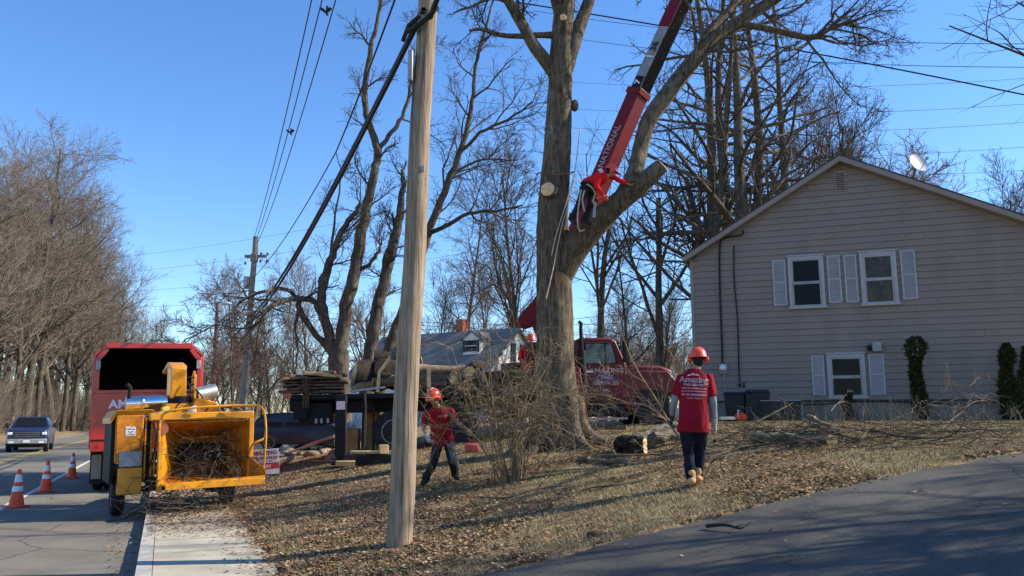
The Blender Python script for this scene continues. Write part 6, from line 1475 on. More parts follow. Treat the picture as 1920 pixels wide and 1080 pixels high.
    if longsleeve and longsleeve != 'shirt':
        for s_ in ('L', 'R'):
            sh, el, wr = J['sh' + s_], J['el' + s_], J['wr' + s_]
            blob('sleeve', [cap_rings(sh.lerp(el, .35), el, .056, .050), cap_rings(el, el.lerp(wr, .9), .050, .037)], M[longsleeve], e, .012, 3, .007, 3)
    # trousers
    T = [loft_rings([(pel + wd * .06, .150, .113, side), (pel, .168, .122, side), (pel - wd * .09, .168, .120, side)])]
    for s_ in ('L', 'R'):
        hp, kn, an = J['hip' + s_], J['kn' + s_], J['an' + s_]
        T += [cap_rings(hp, kn, .100, .077), cap_rings(kn, kn.lerp(an, .6), .076, .068), cap_rings(kn.lerp(an, .5), an - (an - kn).normalized() * .01, .068, .069)]
    blob('trousers', T, M[cols['pants']], e, .012, 4, .016, 7)
    for s_ in ('L', 'R'):
        an, toe = J['an' + s_], J['toe' + s_]; d = (toe - an); dn = d.normalized()
        blob('boot', [cap_rings(an + Vector((0, 0, .07)), an - Vector((0, 0, .02)), .062, .062), cap_rings(an - Vector((0, 0, .035)) - dn * .05, toe, .056, .050, .75, dn.cross(Vector((0, 0, 1))))], M[cols['boot']], e, .012, 2)
        if 'glove' + s_ in cols:
            hdn = J.get('hd' + s_, J['wr' + s_] - J['el' + s_]); inward = -side if s_ == 'L' else side
            th = (thumbs or {}).get(s_, look)
            blob('glove', hand_pieces(J['wr' + s_], hdn, inward, th, curl[0 if s_ == 'L' else 1], .004) + [cap_rings(J['wr' + s_] - hdn.normalized() * .05, J['wr' + s_] + hdn.normalized() * .01, .040, .034)], M[cols['glove' + s_]], e, .0065, 2)
    belt = blob('belt', [loft_rings([(pel + wd * -.0 - wd * .02, .17, .126, side), (pel + wd * .03, .17, .126, side)])], M['harness'], e, .012, 1)
    if hat:
        R3 = hrot; c = hd + up * .028; h = MB(); n = 20; vs = []; rows = 8
        for j in range(rows + 1):
            ph = math.radians(92) * j / rows
            for i in range(n):
                t = 2 * math.pi * i / n; rx, ry, rz_ = .118, .142, .132
                if j == rows: rx += .008; ry += .010
                vs.append(c + R3 @ Vector((rx * math.sin(ph) * math.cos(t), ry * math.sin(ph) * math.sin(t), rz_ * math.cos(ph))))
        for i in range(n):
            t = 2 * math.pi * i / n; front = max(0, math.sin(t)); vs.append(c + R3 @ Vector((.128 * math.cos(t), (.154 + .06 * front ** 2) * math.sin(t), -.014 - .012 * front)))
        fs = [(j * n + i, (j + 1) * n + i, (j + 1) * n + (i + 1) % n, j * n + (i + 1) % n) for j in range(rows + 1) for i in range(n)]
        hm = h.add(vs, fs).build('helmet', M['helmet_orange'], e, smooth=60); so_ = hm.modifiers.new('solid', 'SOLIDIFY'); so_.thickness = .006
        MB().tube([c + R3 @ Vector((0, .11 * math.cos(a), .134 * math.sin(a) + .004)) for a in [math.radians(q) for q in range(25, 160, 15)]], .008, 6).build('helmet_ridge', M['helmet_orange'], hm)
        if muffs:
            for s_ in (-1, 1):
                MB().cyl(hd + rt * s_ * .085 - up * .01, hd + rt * s_ * .135 - up * .01, .042, .036, 16).build('ear_muff', M['helmet_orange'], e, bevel=.008)
                MB().tube([hd + rt * s_ * .125 - up * .0, hd + rt * s_ * .125 + up * .07], .006, 6).build('muff_arm', M['black_plastic'], e)
    return e, shirt

def onto(obj, me_obj, d):
    """press flat lettering onto a garment: move each vertex along d until it lies on the cloth"""
    bv = BVHTree.FromPolygons([tuple(v.co) for v in obj.data.vertices], [tuple(p.vertices) for p in obj.data.polygons])
    for v in me_obj.data.vertices:
        h = bv.ray_cast(v.co - d * .5, d)
        if h[0] is not None: v.co = h[0] - d * .003
    me_obj.data.update()

# the worker walking away on the grass by the driveway
pb_ = ground_at(1298, 916); s10 = pb_.y / F
def rel(px, py, dy=0.0, b=None):
    b = b or pb_; return P(px, py, b.y + dy) - b
jA = dict(head=rel(1309, 673, .04), neck=rel(1304, 692, .01), chest=rel(1301, 726), pelvis=rel(1300, 792),
          shL=rel(1277, 710), elL=rel(1264, 752, .02), wrL=rel(1260, 783, .14), shR=rel(1329, 709), elR=rel(1337, 756, -.02), wrR=rel(1340, 792, .05),
          hipL=rel(1288, 800), knL=rel(1292, 853, .06), anL=rel(1296, 906, -.04), toeL=rel(1294, 911, .14),
          hipR=rel(1313, 800), knR=rel(1311, 852, .16), anR=rel(1309, 903, .12), toeR=rel(1312, 908, .3))
for k in ('anL', 'anR'): jA[k].z = max(jA[k].z, .0)
for k, f in (('anL', .10), ('anR', .10), ('toeL', .045), ('toeR', .045)):
    w_ = pb_ + jA[k]; jA[k].z = gz(w_.x, w_.y) - pb_.z + f + .02
wA, shA = person(pb_, jA, (.12, 1, -.02), (0, 0, 1), (-1, 0, .02), dict(shirt='maroon_shirt', pants='jeans', boot='boot_tan', gloveL='glove_green', gloveR='glove_grey'),
    'worker seen from behind in a maroon printed tee, jeans and orange helmet, dragging a branch', longsleeve='grey_cloth', curl=(1.1, .35), shirt_len=.13)
for s_, sz, px, py, xs, of in (('Amazing', .104, 1298, 713, 1.0, .004), ('TREE SERVICES', .036, 1298, 722.5, 1.15, .002), ('REMOVAL PRUNING STUMPS', .024, 1298, 729, 1.0, .001), ('FULLY INSURED FREE ESTIMATES', .022, 1298, 734.5, .95, .001), ('24 HR EMERGENCY', .036, 1298, 741, 1.0, .002), ('CALL TODAY', .024, 1298, 747.5, 1.3, .001)):
    t = text('shirt_print', s_, sz, M['letter_pink'], shA, frame(rel(px, py) + Vector((0, -.3, 0)), (1, 0, -.05), (0, 0, 1)), .0008, of, 1.0, xs); onto(shA, t, Vector((0, 1, 0)))
em = MB().prism([rel(x, y) + Vector((0, -.3, 0)) for x, y in ((1285, 706), (1289, 702.5), (1296, 700.5), (1304, 702), (1310, 706), (1303, 704.8), (1297, 704), (1291, 704.6))], (0, .001, 0)).build('shirt_emblem', M['letter_pink'], shA); onto(shA, em, Vector((0, 1, 0)))

# the worker facing the camera between the pole and the shrub
pc_ = ground_at(822, 909)
rb = lambda px, py, dy=0.0: rel(px, py, dy, pc_)
jB = dict(head=rb(813, 745, -.22), neck=rb(820, 761, -.12), chest=rb(822, 780, -.05), pelvis=rb(830, 824, .06),
          shR=rb(800, 776, -.05), elR=rb(794, 802, -.12), wrR=rb(801, 820, -.28), shL=rb(844, 770, -.06), elL=rb(858, 792, -.05), wrL=rb(874, 806, -.15),
          hipR=rb(822, 828, .05), knR=rb(813, 866, -.06), anR=rb(798, 900, .05), toeR=rb(793, 908, -.1),
          hipL=rb(840, 828, .05), knL=rb(848, 862, -.05), anL=rb(853, 896, .15), toeL=rb(857, 904, .0))
for k, f in (('anL', .12), ('anR', .12), ('toeL', .065), ('toeR', .065)):
    w_ = pc_ + jB[k]; jB[k].z = gz(w_.x, w_.y) - pc_.z + f
wB, shB = person(pc_, jB, (-.45, -.8, -.32), (-.12, -.25, 1), (1, 0, .12), dict(shirt='red_shirt', pants='dark_pants', boot='boot_dark', gloveR='glove_grey'),
    'bending worker in a red tee and orange helmet facing the camera beside the utility pole', shirt_len=.08, curl=(.5, .9), thumbs={'L': Vector((0, -.3, 1)), 'R': Vector((.4, -1, 0))})
lg = [pc_ * 0 + jB['hipL'], jB['knL'], jB['anL']]
blob('leg_chap', [cap_rings(jB['hipL'] + Vector((.03, -.03, -.06)), jB['knL'] + Vector((.028, -.022, 0)), .094, .078), cap_rings(jB['knL'] + Vector((.028, -.022, 0)), jB['anL'] + Vector((.02, -.015, .1)), .076, .062)], M['grey_pants'], wB, .012, 3, .012, 3)
for s_ in ('AMAZING',):
    t = text('shirt_print', s_, .05, M['letter_pink'], shB, frame(rb(834, 780) + Vector((0, .3, 0)), (1, 0, .1), (0, 0, 1)), .0008, .001); onto(shB, t, Vector((0, 1, 0))) if False else None
    v0 = Vector((0, 1, 0))
    for v in t.data.vertices: v.co.y -= .8
    onto(shB, t, v0)

# the climber in the crotch of the oak
cy = OY - .75; pcl = P(1092, 412, cy); rc = lambda px, py, dy=0.0: P(px, py, cy + dy) - pcl
jC = dict(head=rc(1146, 321, -.05), neck=rc(1137, 329, -.03), chest=rc(1127, 334, -.02), pelvis=rc(1100, 348, 0),
          shR=rc(1136, 322, .12), elR=rc(1158, 337, .2), wrR=rc(1177, 345, .1), shL=rc(1122, 328, -.22), elL=rc(1118, 350, -.34), wrL=rc(1132, 368, -.25),
          hipR=rc(1106, 352, .12), knR=rc(1108, 383, .05), anR=rc(1096, 412, .05), toeR=rc(1106, 419, 0),
          hipL=rc(1098, 352, -.12), knL=rc(1086, 384, -.2), anL=rc(1072, 410, -.12), toeL=rc(1080, 418, -.2))
wC, shC = person(pcl, jC, (.9, .05, -.35), (.35, -.05, .93), (.1, -1, .2), dict(shirt='bright_red_shirt', pants='dark_pants', boot='boot_dark', gloveL='cone_orange'),
    'climber in a bright red top and black harness leaning on the sawn oak limb', longsleeve='shirt', shirt_len=.02, curl=(.9, .8), muffs=True)
hb = MB()
hb.tube([rc(1090, 343, -.2), rc(1103, 340, -.26), rc(1113, 350, -.26), rc(1117, 366, -.22), rc(1119, 380, -.2)], .035, 8)
hb.tube([rc(1088, 350, -.22), rc(1090, 372, -.26), rc(1087, 396, -.3)], .022, 8)
hb.ball(rc(1104, 352, -.05), .2, .2, .1, rot=Matrix.Rotation(.6, 3, 'Y'))
hb.build('climbing_harness', M['harness'], wC)
MB().box(-.03, .03, -.03, .03, -.35, 0).xf(Matrix.Translation(rc(1116, 378, -.22)) @ Matrix.Rotation(.1, 4, 'Y')).build('hand_saw', M['grey_metal'], wC, bevel=.01)
MB().cyl(rc(1118, 372, -.26), rc(1128, 368, -.3), .035).build('carabiner_bag', M['cone_orange'], wC)
rp = MB()
rp.tube(smooth_line([rc(1090, 356, -.28), rc(1086, 380, -.3), rc(1083, 405, -.28), rc(1084, 425, -.25), rc(1088, 434, -.1), rc(1096, 430, -.1)], [1] * 6, 4)[0], .018, 6)
rp.tube(smooth_line([rc(1100, 345, -.25), rc(1110, 352, -.27), rc(1116, 364, -.26), rc(1112, 378, -.28), rc(1118, 388, -.25)], [1] * 5, 4)[0], .016, 6)
rp.tube(smooth_line([rc(1096, 357, -.3), rc(1092, 375, -.32), rc(1096, 396, -.3)], [1] * 3, 4)[0], .018, 6)
rp.build('rope_coil', M['rope'], wC)
q = P(1128, 322, cy) ; 
MB().prism([rc(1120, 318, -.19), rc(1128, 315, -.19), rc(1133, 322, -.19), (rc(1126, 326, -.19))], (0, .002, 0)).build('shirt_print', M['letter_pink'], shC); onto(shC, COL.objects[shC.name].children[0], Vector((0, 1, 0)))
# ropes on the oak
def rope(pts, r, label, m='rope'):
    p0 = Vector(pts[0]); b = MB(); b.tube([Vector(p) - p0 for p in smooth_line(pts, [1] * len(pts), 5)[0]], r, 6); o = b.build('rope', M[m], None, loc=p0); return tag(o, label, 'rope')
rope([P(1006, 328, OY), P(1014, 324, OY - .42), P(1040, 328, OY - .5), P(1066, 325, OY - .42), P(1076, 322, OY)], .018, 'brown rope looped round the oak trunk above the round pruning cut', 'old_wood')
rope([P(1088, 240, OY + .3), P(1078, 320, OY - .35), P(1068, 375, OY - .5), P(1052, 430, OY - .55), P(1038, 500, OY - .6), P(1024, 560, OY - .7)], .013, 'long pale rope hanging down the front of the oak trunk')
rope([P(1076, 330, OY - .42), P(1062, 380, OY - .52), P(1043, 440, OY - .56), P(1034, 480, OY - .58)], .013, 'shorter pale rope beside the long one on the oak trunk')
rope([P(930, 130, OY + .5), P(960, 190, OY), P(1010, 245, OY - .4), P(1060, 285, OY - .5)], .008, 'thin line crossing from the upper left to the oak trunk', 'wire_grey')
MB().tube([Vector((.09 * math.cos(a), 0, .09 * math.sin(a))) for a in [i * .6 for i in range(12)]], .012, 6).build('rigging_ring', M['grey_metal'], None, loc=P(1028, 243, OY - .43)); tag(bpy.data.objects['rigging_ring'], 'small ring of line on the oak trunk above the rope loop', 'ring')

# the worker on the truck, half hidden by the trunk
dk = KM @ Vector((K(990, 740, 1.3)[0], 1.1, dt)); dk.z += .12
yy = dk.y; rd = lambda px, py, dy=0.0: P(px, py, yy + dy) - dk
cxp = 990
jD = dict(head=Vector((.06, -.05, 1.36)), neck=Vector((.03, 0, 1.2)), chest=Vector((0, 0, 1.02)), pelvis=Vector((-.02, .02, .62)),
          shR=Vector((.19, 0, 1.08)), elR=Vector((.3, -.1, .82)), wrR=Vector((.28, -.3, .7)), shL=Vector((-.19, 0, 1.06)), elL=Vector((-.26, -.1, .80)), wrL=Vector((-.2, -.32, .72)),
          hipR=Vector((.1, .02, .58)), knR=Vector((.12, -.1, .30)), anR=Vector((.12, .0, .1)), toeR=Vector((.13, -.15, .05)), hipL=Vector((-.1, .02, .58)), knL=Vector((-.12, -.1, .3)), anL=Vector((-.12, 0, .1)), toeL=Vector((-.13, -.15, .05)))
tgt = P(992, 712, yy) - dk; off = tgt - Vector((0, 0, .9)); off.y = 0; off.z = max(off.z, 0)
lift = off.z
person(dk + Vector((off.x, 0, lift)), jD, (.25, -.9, -.2), (0, 0, 1), (-1, 0, 0), dict(shirt='bright_red_shirt', pants='dark_pants', boot='boot_dark'), 'worker in red crouching on the flatbed, half hidden behind the left side of the oak', longsleeve='shirt', group=None)

# ------------------------------------------------------------------ shrub, brush, branches
def brush_obj(name, brs, m, label, cat, base, group=None, kind=None):
    o = tubes(name, [b[:2] for b in brs], m, None, base); o.location = base; return tag(o, label, cat, group, kind)
rg = random.Random(91); sb = ground_at(958, 905); sb.y += .1
# big multi-stemmed bush: stems and canes are its parts
canes = []; main_ = []
for i in range(30):
    a = rg.uniform(0, 6.283); r0 = rg.uniform(0, .28); p = sb + Vector((math.cos(a) * r0, math.sin(a) * r0 * .6, -.05)); lean = rg.uniform(.05, .65)
    d = Vector((math.cos(a) * lean, math.sin(a) * lean * .7, 1))
    L_ = rg.uniform(1.5, 2.7); st_ = stem(p, d, L_, rg.uniform(.010, .02), 9, .085, -.045 if rg.random() < .6 else .0, rg, .3)
    main_.append(st_); sprout(canes, st_[0], st_[1], L_ * .8, 0, [(5, .55, .7, .16, -.06, 6, .25, .007), (4, .6, .7, .2, -.06, 5, .2, .005), (3, .5, .8, .2, -.03, 3, .2, .004)], rg)
for i in range(26):      # the tangle of arching canes at mid height
    p = P(rg.uniform(870, 1075), rg.uniform(715, 800), sb.y + rg.uniform(-.6, 1.2)); a = rg.uniform(0, 6.28)
    st_ = stem(p, Vector((math.cos(a), math.sin(a) * .6, rg.uniform(-.2, .7))), rg.uniform(.7, 1.5), .008, 7, .2, -.1, rg, .4); canes.append((st_[0], st_[1], 0))
    sprout(canes, st_[0], st_[1], 1.0, 0, [(6, .6, .8, .2, -.05, 5, .1, .005), (3, .6, .8, .2, -.03, 4, .2, .004)], rg)
sh_ = empty('bare_shrub', sb, label='big tangled leafless tan shrub in front of the oak trunk', cat='shrub')
for l in main_[:30]: tubes('stem', [l], M['twig_tan'], sh_, sb)
tubes('crown', [c[:2] for c in canes], M['twig_tan'], sh_, sb)
# the branch the walking worker drags
hw = pb_ + jA['wrL'] + Vector((-.02, .05, -.08)); rg = random.Random(14)
def held(pts, r0, label, m, seed, L_=1.6, n0=6, spc=None, name='cut_branch'):
    rg = random.Random(seed); p, r = smooth_line(pts, [r0 * (1 - .75 * i / (len(pts) - 1)) for i in range(len(pts))], 5); out = [(p, r, -1)]
    sprout(out, p, r, L_, 0, spc or [(n0, .5, .6, .12, .0, 5, .15, .006), (4, .5, .7, .18, .0, 4, .1, .004), (3, .5, .7, .2, 0, 3, .1, .0035)], rg)
    return brush_obj(name, out, m, label, 'branch', p[0])
def pw(px, py, Y): return P(px, py, Y)
H10 = hw.y
held([hw + Vector((.10, -.06, -.16)), hw, pw(1228, 745, H10 + .2), pw(1190, 685, H10 + .5), pw(1165, 625, H10 + .8), pw(1150, 590, H10 + 1)], .017, 'upright pale branch held in the left hand of the walking worker', M['twig_tan'], 4, 1.7, 7)
held([hw + Vector((.12, -.05, -.2)), hw + Vector((0, 0, -.01)), pw(1215, 762, H10 + .1), pw(1180, 756, H10 + .3), pw(1135, 742, H10 + .5), pw(1100, 738, H10 + .7)], .016, 'forked pale branch trailing from the left hand of the walking worker towards the oak', M['twig_tan'], 5, 1.7, 8)
held([hw + Vector((.06, -.05, -.1)), hw + Vector((0, .02, .01)), pw(1232, 770, H10 + .4), pw(1195, 735, H10 + .9), pw(1130, 700, H10 + 1.3), pw(1085, 690, H10 + 1.7)], .011, 'thin reddish twig bundle sweeping from the worker to the oak trunk', M['twig_red'], 6, 1.6, 9)
# brush held by the bending worker
hwB = pc_ + jB['wrL']
held([hwB + Vector((-.1, 0, .05)), hwB + Vector((.05, -.05, 0)), P(905, 790, pc_.y), P(945, 760, pc_.y + .1), P(975, 720, pc_.y + .2)], .014, 'bare branch in the outstretched hand of the bending worker', M['twig_tan'], 7, 1.5, 8)
held([P(800, 800, pc_.y - .35), P(812, 815, pc_.y - .4), P(838, 832, pc_.y - .42), P(862, 850, pc_.y - .4)], .010, 'thin twig crossing in front of the bending worker', M['twig_tan'], 8, .8, 5)
held([P(838, 800, pc_.y - .4), P(820, 835, pc_.y - .42), P(806, 870, pc_.y - .4), P(812, 900, pc_.y - .3)], .009, 'curved twig hanging in front of the legs of the bending worker', M['twig_tan'], 9, .6, 4)
# logs and branches on the grass
def lie(px0, py0, px1, py1, r0, r1, label, seed, m=None, up=.0, **k):
    a, b = ground_at(px0, py0), ground_at(px1, py1); a.z += r0 * .8 + up; b.z += r1 * .8; return log(a, b, r0, r1, label, m, seed=seed, **k)
gb = mat('lichen_bark', (.24, .21, .15), .95, col2=(.10, .082, .06), scale=7, bump=.9, bscale=12)
lie(1282, 832, 1180, 845, .12, .15, 'pale grey limb with fresh sawn end lying between the oak and the walking worker', 31, gb, up=.1, n=14, cut1=False)
lie(1268, 822, 1170, 838, .075, .09, 'thinner limb with sawn end resting behind the pale grey limb', 32, gb, up=.22, cut1=False)
lie(1210, 852, 1165, 848, .17, .17, 'short dark log under the pale grey limb', 33)
lie(1412, 832, 1530, 828, .10, .12, 'mossy limb with a yellow sawn end lying behind the walking worker', 34, mat('moss_bark', (.24, .27, .17), .95, col2=(.12, .11, .07), scale=8, bump=.9), cut1=False)
lie(1516, 808, 1570, 812, .08, .05, 'limb with an upright yellow sawn end in front of the lower window', 35, gb, up=.2, cut1=False)
lie(1436, 824, 1560, 836, .09, .1, 'greenish lichen covered limb beside the mossy one', 36, gb)
lie(1085, 866, 1180, 872, .05, .04, 'slim grey stick lying in front of the oak roots', 37, gb)
def ground_branch(cps, r0, label, seed, m=None, L_=1.6, n0=8, lift=.05, spc=None):
    pts = []
    for px, py, dz in cps: p = ground_at(px, py); p.z += lift + dz; pts.append(p)
    return held(pts, r0, label, m or M['twig'], seed, L_, n0, spc)
sp_g = [(8, .5, .7, .15, .02, 5, .1, .008), (5, .5, .7, .2, .0, 4, .1, .006), (3, .5, .7, .2, 0, 3, .1, .005)]
ground_branch([(1522, 808, .1), (1560, 822, .05), (1610, 834, .02), (1632, 826, .12), (1700, 832, .05), (1780, 828, .03), (1860, 816, .05)], .045, 'long curved dark branch lying on the lawn right of the yellow sawn ends', 41, M['bark_grey'], 2.6, 12, .05, sp_g)
ground_branch([(1340, 832, 0), (1400, 815, .1), (1450, 806, .3), (1490, 800, .5)], .03, 'dark leaning branch in front of the trash bins', 42, M['twig'], 1.3, 8, .05, sp_g)
ground_branch([(1330, 862, 0), (1390, 850, .05), (1460, 846, .1), (1540, 842, .2)], .028, 'spread of dark twigs lying just right of the walking worker', 43, M['twig'], 1.4, 10, .03, sp_g)
ground_branch([(1620, 812, 0), (1690, 808, .2), (1760, 806, .5), (1830, 804, .8)], .012, 'pale arching branch lying under the tall thin evergreen', 44, M['twig_brown'], 2.2, 10, .05, sp_g)
ground_branch([(1240, 855, 0), (1190, 862, .05), (1120, 868, .1), (1060, 872, .05)], .022, 'twiggy branch lying on the leaves in front of the pale grey limb', 45, M['twig_tan'], 1.8, 9, .03, sp_g)
ground_branch([(1215, 900, 0), (1160, 915, .02), (1100, 922, .02), (1040, 940, .0)], .018, 'thin grey twig lying on the lawn left of the boots of the walking worker', 46, M['twig'], .9, 6, .02)
ground_branch([(900, 935, 0), (950, 940, .03), (1010, 925, .04), (1070, 915, .02)], .015, 'thin stick in the leaves right of the foot of the shrub', 47, M['twig'], .8, 6, .02)
ground_branch([(1560, 800, .3), (1590, 790, .5), (1640, 782, .6), (1680, 772, .8)], .012, 'pale sprigs standing up in front of the small sparse evergreen', 48, M['twig_brown'], 1.6, 9, .05, sp_g)
ground_branch([(1760, 815, 0), (1800, 800, .2), (1850, 792, .5), (1900, 786, .6)], .012, 'pale sprigs in front of the thick evergreen column', 49, M['twig_brown'], 1.8, 9, .05, sp_g)
ground_branch([(1150, 850, .05), (1110, 845, .2), (1080, 838, .3)], .02, 'twigs against the right root of the oak', 50, M['twig_tan'], 1.0, 7, .03, sp_g)
p = ground_at(1325, 993); p2 = ground_at(1398, 1000); 
o = held([p + Vector((0, 0, .03)), p.lerp(p2, .5) + Vector((0, .02, .05)), p.lerp(p2, .85) + Vector((0, 0, .03)), p2 + Vector((.02, .06, .05))], .02, 'short dark stick lying on the driveway', M['wire'], 51, .35, 2, [(2, .4, .6, .1, 0, 3, .5, .006)])
for i, (px, py, lab) in enumerate(((1713, 925, 'small pale stick lying on the middle of the driveway'), (1880, 950, 'small curled twig on the driveway near the right edge'), (1440, 1050, 'tiny curved twig on the driveway at the bottom of the photo'))):
    p = ground_at(px, py) + Vector((0, 0, .015)); held([p, p + Vector((.08, .01, .01)), p + Vector((.17, -.01, .0))], .010, lab, M['twig_tan'], 60 + i, .15, 2, [(2, .4, .6, .1, 0, 3, .3, .004)])
for px, py, s_, lab, m in ((1505 + 210, 925, .025, 'pale wood chip on the driveway', 'cut_wood'), (1112, 1010, .07, 'dark clod of bark at the edge of the driveway', 'log_bark')):
    b = MB().ball((0, 0, 0), s_, s_ * .7, s_ * .5, 8, 5); o = b.build('wood_chip', M[m], None, loc=ground_at(px, py) + Vector((0, 0, s_ * .4))); tag(o, lab, 'wood chip')
# dry weeds along the foundation, and a brush heap (nobody could count these)
rg = random.Random(8); wd_ = []
for i in range(170):
    px = rg.uniform(1440, 1915); p = G(px, rg.uniform(18.5, 23.6)); p.z -= .02
    st_ = stem(p, Vector((rg.gauss(0, .3), rg.gauss(0, .2), 1)), rg.uniform(.2, .7), .006, 4, .15, 0, rg, .4); wd_.append((st_[0], st_[1], 0))
    if i % 2: sprout(wd_, st_[0], st_[1], .8, 0, [(3, .5, .6, .15, 0, 3, .3, .004)], rg)
brush_obj('dry_weeds', wd_, M['twig_brown'], None, None, G(1650, 21), kind='stuff')
hp = []
for i in range(430):
    px = rg.uniform(1330, 1900) if i < 330 else rg.uniform(1080, 1300); py = rg.uniform(808, 850) if i < 330 else rg.uniform(828, 862)
    p = ground_at(px, py) if i % 3 == 0 else p + Vector((rg.gauss(0, .3), rg.gauss(0, .3), 0)); a = rg.random() * 6.28; q = Vector((p.x, p.y, gz(p.x, p.y) + rg.uniform(.02, .25)))
    st_ = stem(q, Vector((math.cos(a), math.sin(a), rg.uniform(-.1, .25))), rg.uniform(.4, 1.3), rg.uniform(.004, .010), 5, .14, -.01, rg, .4); hp.append((st_[0], st_[1], 0))
brush_obj('brush_litter', hp, M['twig'], None, None, ground_at(1500, 830), kind='stuff')
# brush in the chipper's infeed, and twigs dragging on the ground under it
CM = Matrix.Translation(CO) @ Matrix.Rotation(CA, 4, 'Z'); rg = random.Random(66); inn = []
for i in range(62):
    p = CM @ Vector((rg.uniform(-.2, 1.0), rg.uniform(-1.0, -.15), rg.uniform(.6, 1.1)))
    d = CM.to_3x3() @ Vector((rg.gauss(0, .7), rg.uniform(-1, .2), rg.gauss(-.05, .45))); L_ = rg.uniform(.5, 1.2)
    st_ = stem(p, d, L_, rg.uniform(.006, .012), 6, .2, -.05, rg, .4); inn.append((st_[0], st_[1], 0)); sprout(inn, st_[0], st_[1], L_, 0, [(5, .5, .7, .2, -.03, 4, .1, .005), (3, .5, .7, .2, 0, 3, .1, .004)], rg)
o = brush_obj('brush_pile', inn, M['twig'], 'tangle of dark twigs stuffed into the infeed of the yellow chipper', 'brush', CM @ Vector((.4, -.6, .9)), kind='stuff')
dr_ = []
for i in range(46):
    p = CM @ Vector((rg.uniform(-.7, .5), rg.uniform(-1.5, -.3), 0)); p.z = max(base_z(*to_ns(p.x, p.y)), 0) + rg.uniform(.01, .35)
    d = CM.to_3x3() @ Vector((rg.gauss(0, .8), rg.uniform(-1, .3), rg.uniform(-.2, .1))); L_ = rg.uniform(.5, 1.3)
    st_ = stem(p, d, L_, rg.uniform(.005, .010), 6, .12, -.02, rg, .4)
    pts = [Vector((q.x, q.y, max(q.z, base_z(*to_ns(q.x, q.y)) + .01))) for q in st_[0]]; dr_.append((pts, st_[1], 0)); sprout(dr_, pts, st_[1], L_, 0, [(4, .5, .6, .15, -.0, 4, .1, .004)], rg)
brush_obj('trailing_twigs', dr_, M['twig'], 'loose twigs dragging on the ground under the yellow chipper', 'twigs', CM @ Vector((0, -1, .1)), kind='stuff')

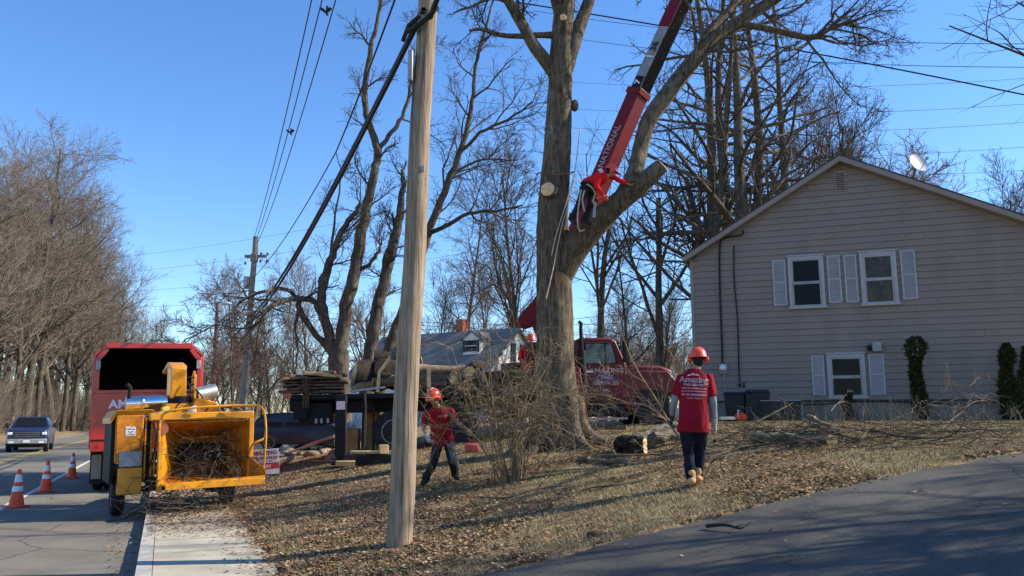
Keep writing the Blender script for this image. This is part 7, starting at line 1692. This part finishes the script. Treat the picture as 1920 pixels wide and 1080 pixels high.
# ------------------------------------------------------------------ leaf litter and dry grass
nr = np.random.default_rng(4)
def scatter(n, fn, mk, col, name, m):
    V, C = [], []
    pts = fn(n)
    return pts
LC = np.array([(.50, .29, .15), (.36, .18, .085), (.58, .38, .21), (.21, .13, .075), (.60, .45, .29), (.36, .20, .11), (.27, .19, .12)])
def leaves(n, pxr, pyr, size, seed, dens=None):
    rg = random.Random(seed); V = []; C = []; k = 0; tries = 0
    while k < n and tries < n * 6:
        tries += 1
        Y = 6.0 + (rg.random() ** 1.35) * (pxr[2] - 6.0); px = rg.uniform(pxr[0], pxr[1]); x = (px - 960) / F * Y
        nn_, ss_ = to_ns(x, Y)
        if ss_ < DRIVE_S + .05 and nn_ > -1 and rg.random() > .02: continue
        if ss_ < DRIVE_S - .4 and rg.random() > .12: continue
        if nn_ < -10: pass
        elif nn_ < -.2:
            if rg.random() > (.05 if nn_ > -.9 else .008): continue
        elif nn_ < 1.2:
            edge = (nn_ / 1.2); far_ = sm((ss_ - 11.6) / 2)
            if rg.random() > .004 + .5 * edge ** 8 + .5 * far_: continue
        else:
            if .8 * mnoise.noise(Vector((x * .45, Y * .45, 1))) + .7 * mnoise.noise(Vector((x * 1.6, Y * 1.6, 4))) - .08 + (.3 - .6 * sm((nn_ - 2.5) / 5 + (.35 if ss_ < 9 else 0))) < rg.uniform(-.45, .3): continue
        z = base_z(nn_, ss_)
        if nn_ > 1.3 and ss_ > DRIVE_S: z += .035 * mnoise.noise(Vector((x, Y, 0)) * .9) + .02 * mnoise.noise(Vector((x, Y, 0)) * 2.7)
        s_ = size * (.35 + 1.15 * rg.random() ** 1.7); a = rg.random() * 6.283; tl = rg.uniform(-.5, .5); tl2 = rg.uniform(-.5, .5)
        c, s2 = math.cos(a), math.sin(a); h = rg.uniform(.003, .026)
        for lx, ly in ((-1, 0), (-.1, -.55), (1, 0), (.1, .55)):
            V.append((x + (lx * c - ly * s2) * s_, Y + (lx * s2 + ly * c) * s_, z + h + (lx * tl + ly * tl2) * s_ * .8 + (abs(ly) * .25 * s_)))
        col = LC[rg.randrange(len(LC))] * rg.uniform(.65, 1.4); C += [(*np.minimum(col, .95), 1)] * 4; k += 1
    V = np.array(V); return np_mesh('leaf_litter', V, np.arange(len(V)).reshape(-1, 4), M['leaf'], attr=np.array(C), smooth=False)
tag(leaves(105000, (230, 1930, 24), None, .026, 5), kind='stuff')
def blades(n, seed):
    rg = random.Random(seed); V = []; C = []; k = 0
    while k < n:
        Y = 6.2 + rg.random() ** 1.2 * 17; px = rg.uniform(500, 1930); x = (px - 960) / F * Y; nn_, ss_ = to_ns(x, Y)
        if ss_ < DRIVE_S + .02 + .1 * rg.random() or nn_ < 1.3: continue
        g = mnoise.noise(Vector((x * .5, Y * .5, 7)))
        if g + (.5 if nn_ > 4 else .2) < rg.uniform(-.4, .35): continue
        z = base_z(nn_, ss_) + .035 * mnoise.noise(Vector((x, Y, 0)) * .9) + .02 * mnoise.noise(Vector((x, Y, 0)) * 2.7) - .005
        L_ = rg.uniform(.02, .06); a = rg.random() * 6.28; le = rg.uniform(.3, 1.6); w_ = rg.uniform(.003, .006)
        dx, dy = math.cos(a), math.sin(a)
        V += [(x - dy * w_, Y + dx * w_, z), (x + dy * w_, Y - dx * w_, z), (x + dx * L_ * le, Y + dy * L_ * le, z + L_)]
        t = rg.random(); c = (.58, .45, .24) if t < .5 else (.42, .35, .17) if t < .75 else (.22, .24, .09) if t < .88 else (.6, .5, .33)
        q = rg.uniform(.7, 1.2); C += [(c[0] * q, c[1] * q, c[2] * q, 1)] * 3; k += 1
    V = np.array(V); return np_mesh('grass', V, np.arange(len(V)).reshape(-1, 3), M['straw'], attr=np.array(C), smooth=False)
tag(blades(150000, 6), kind='stuff')
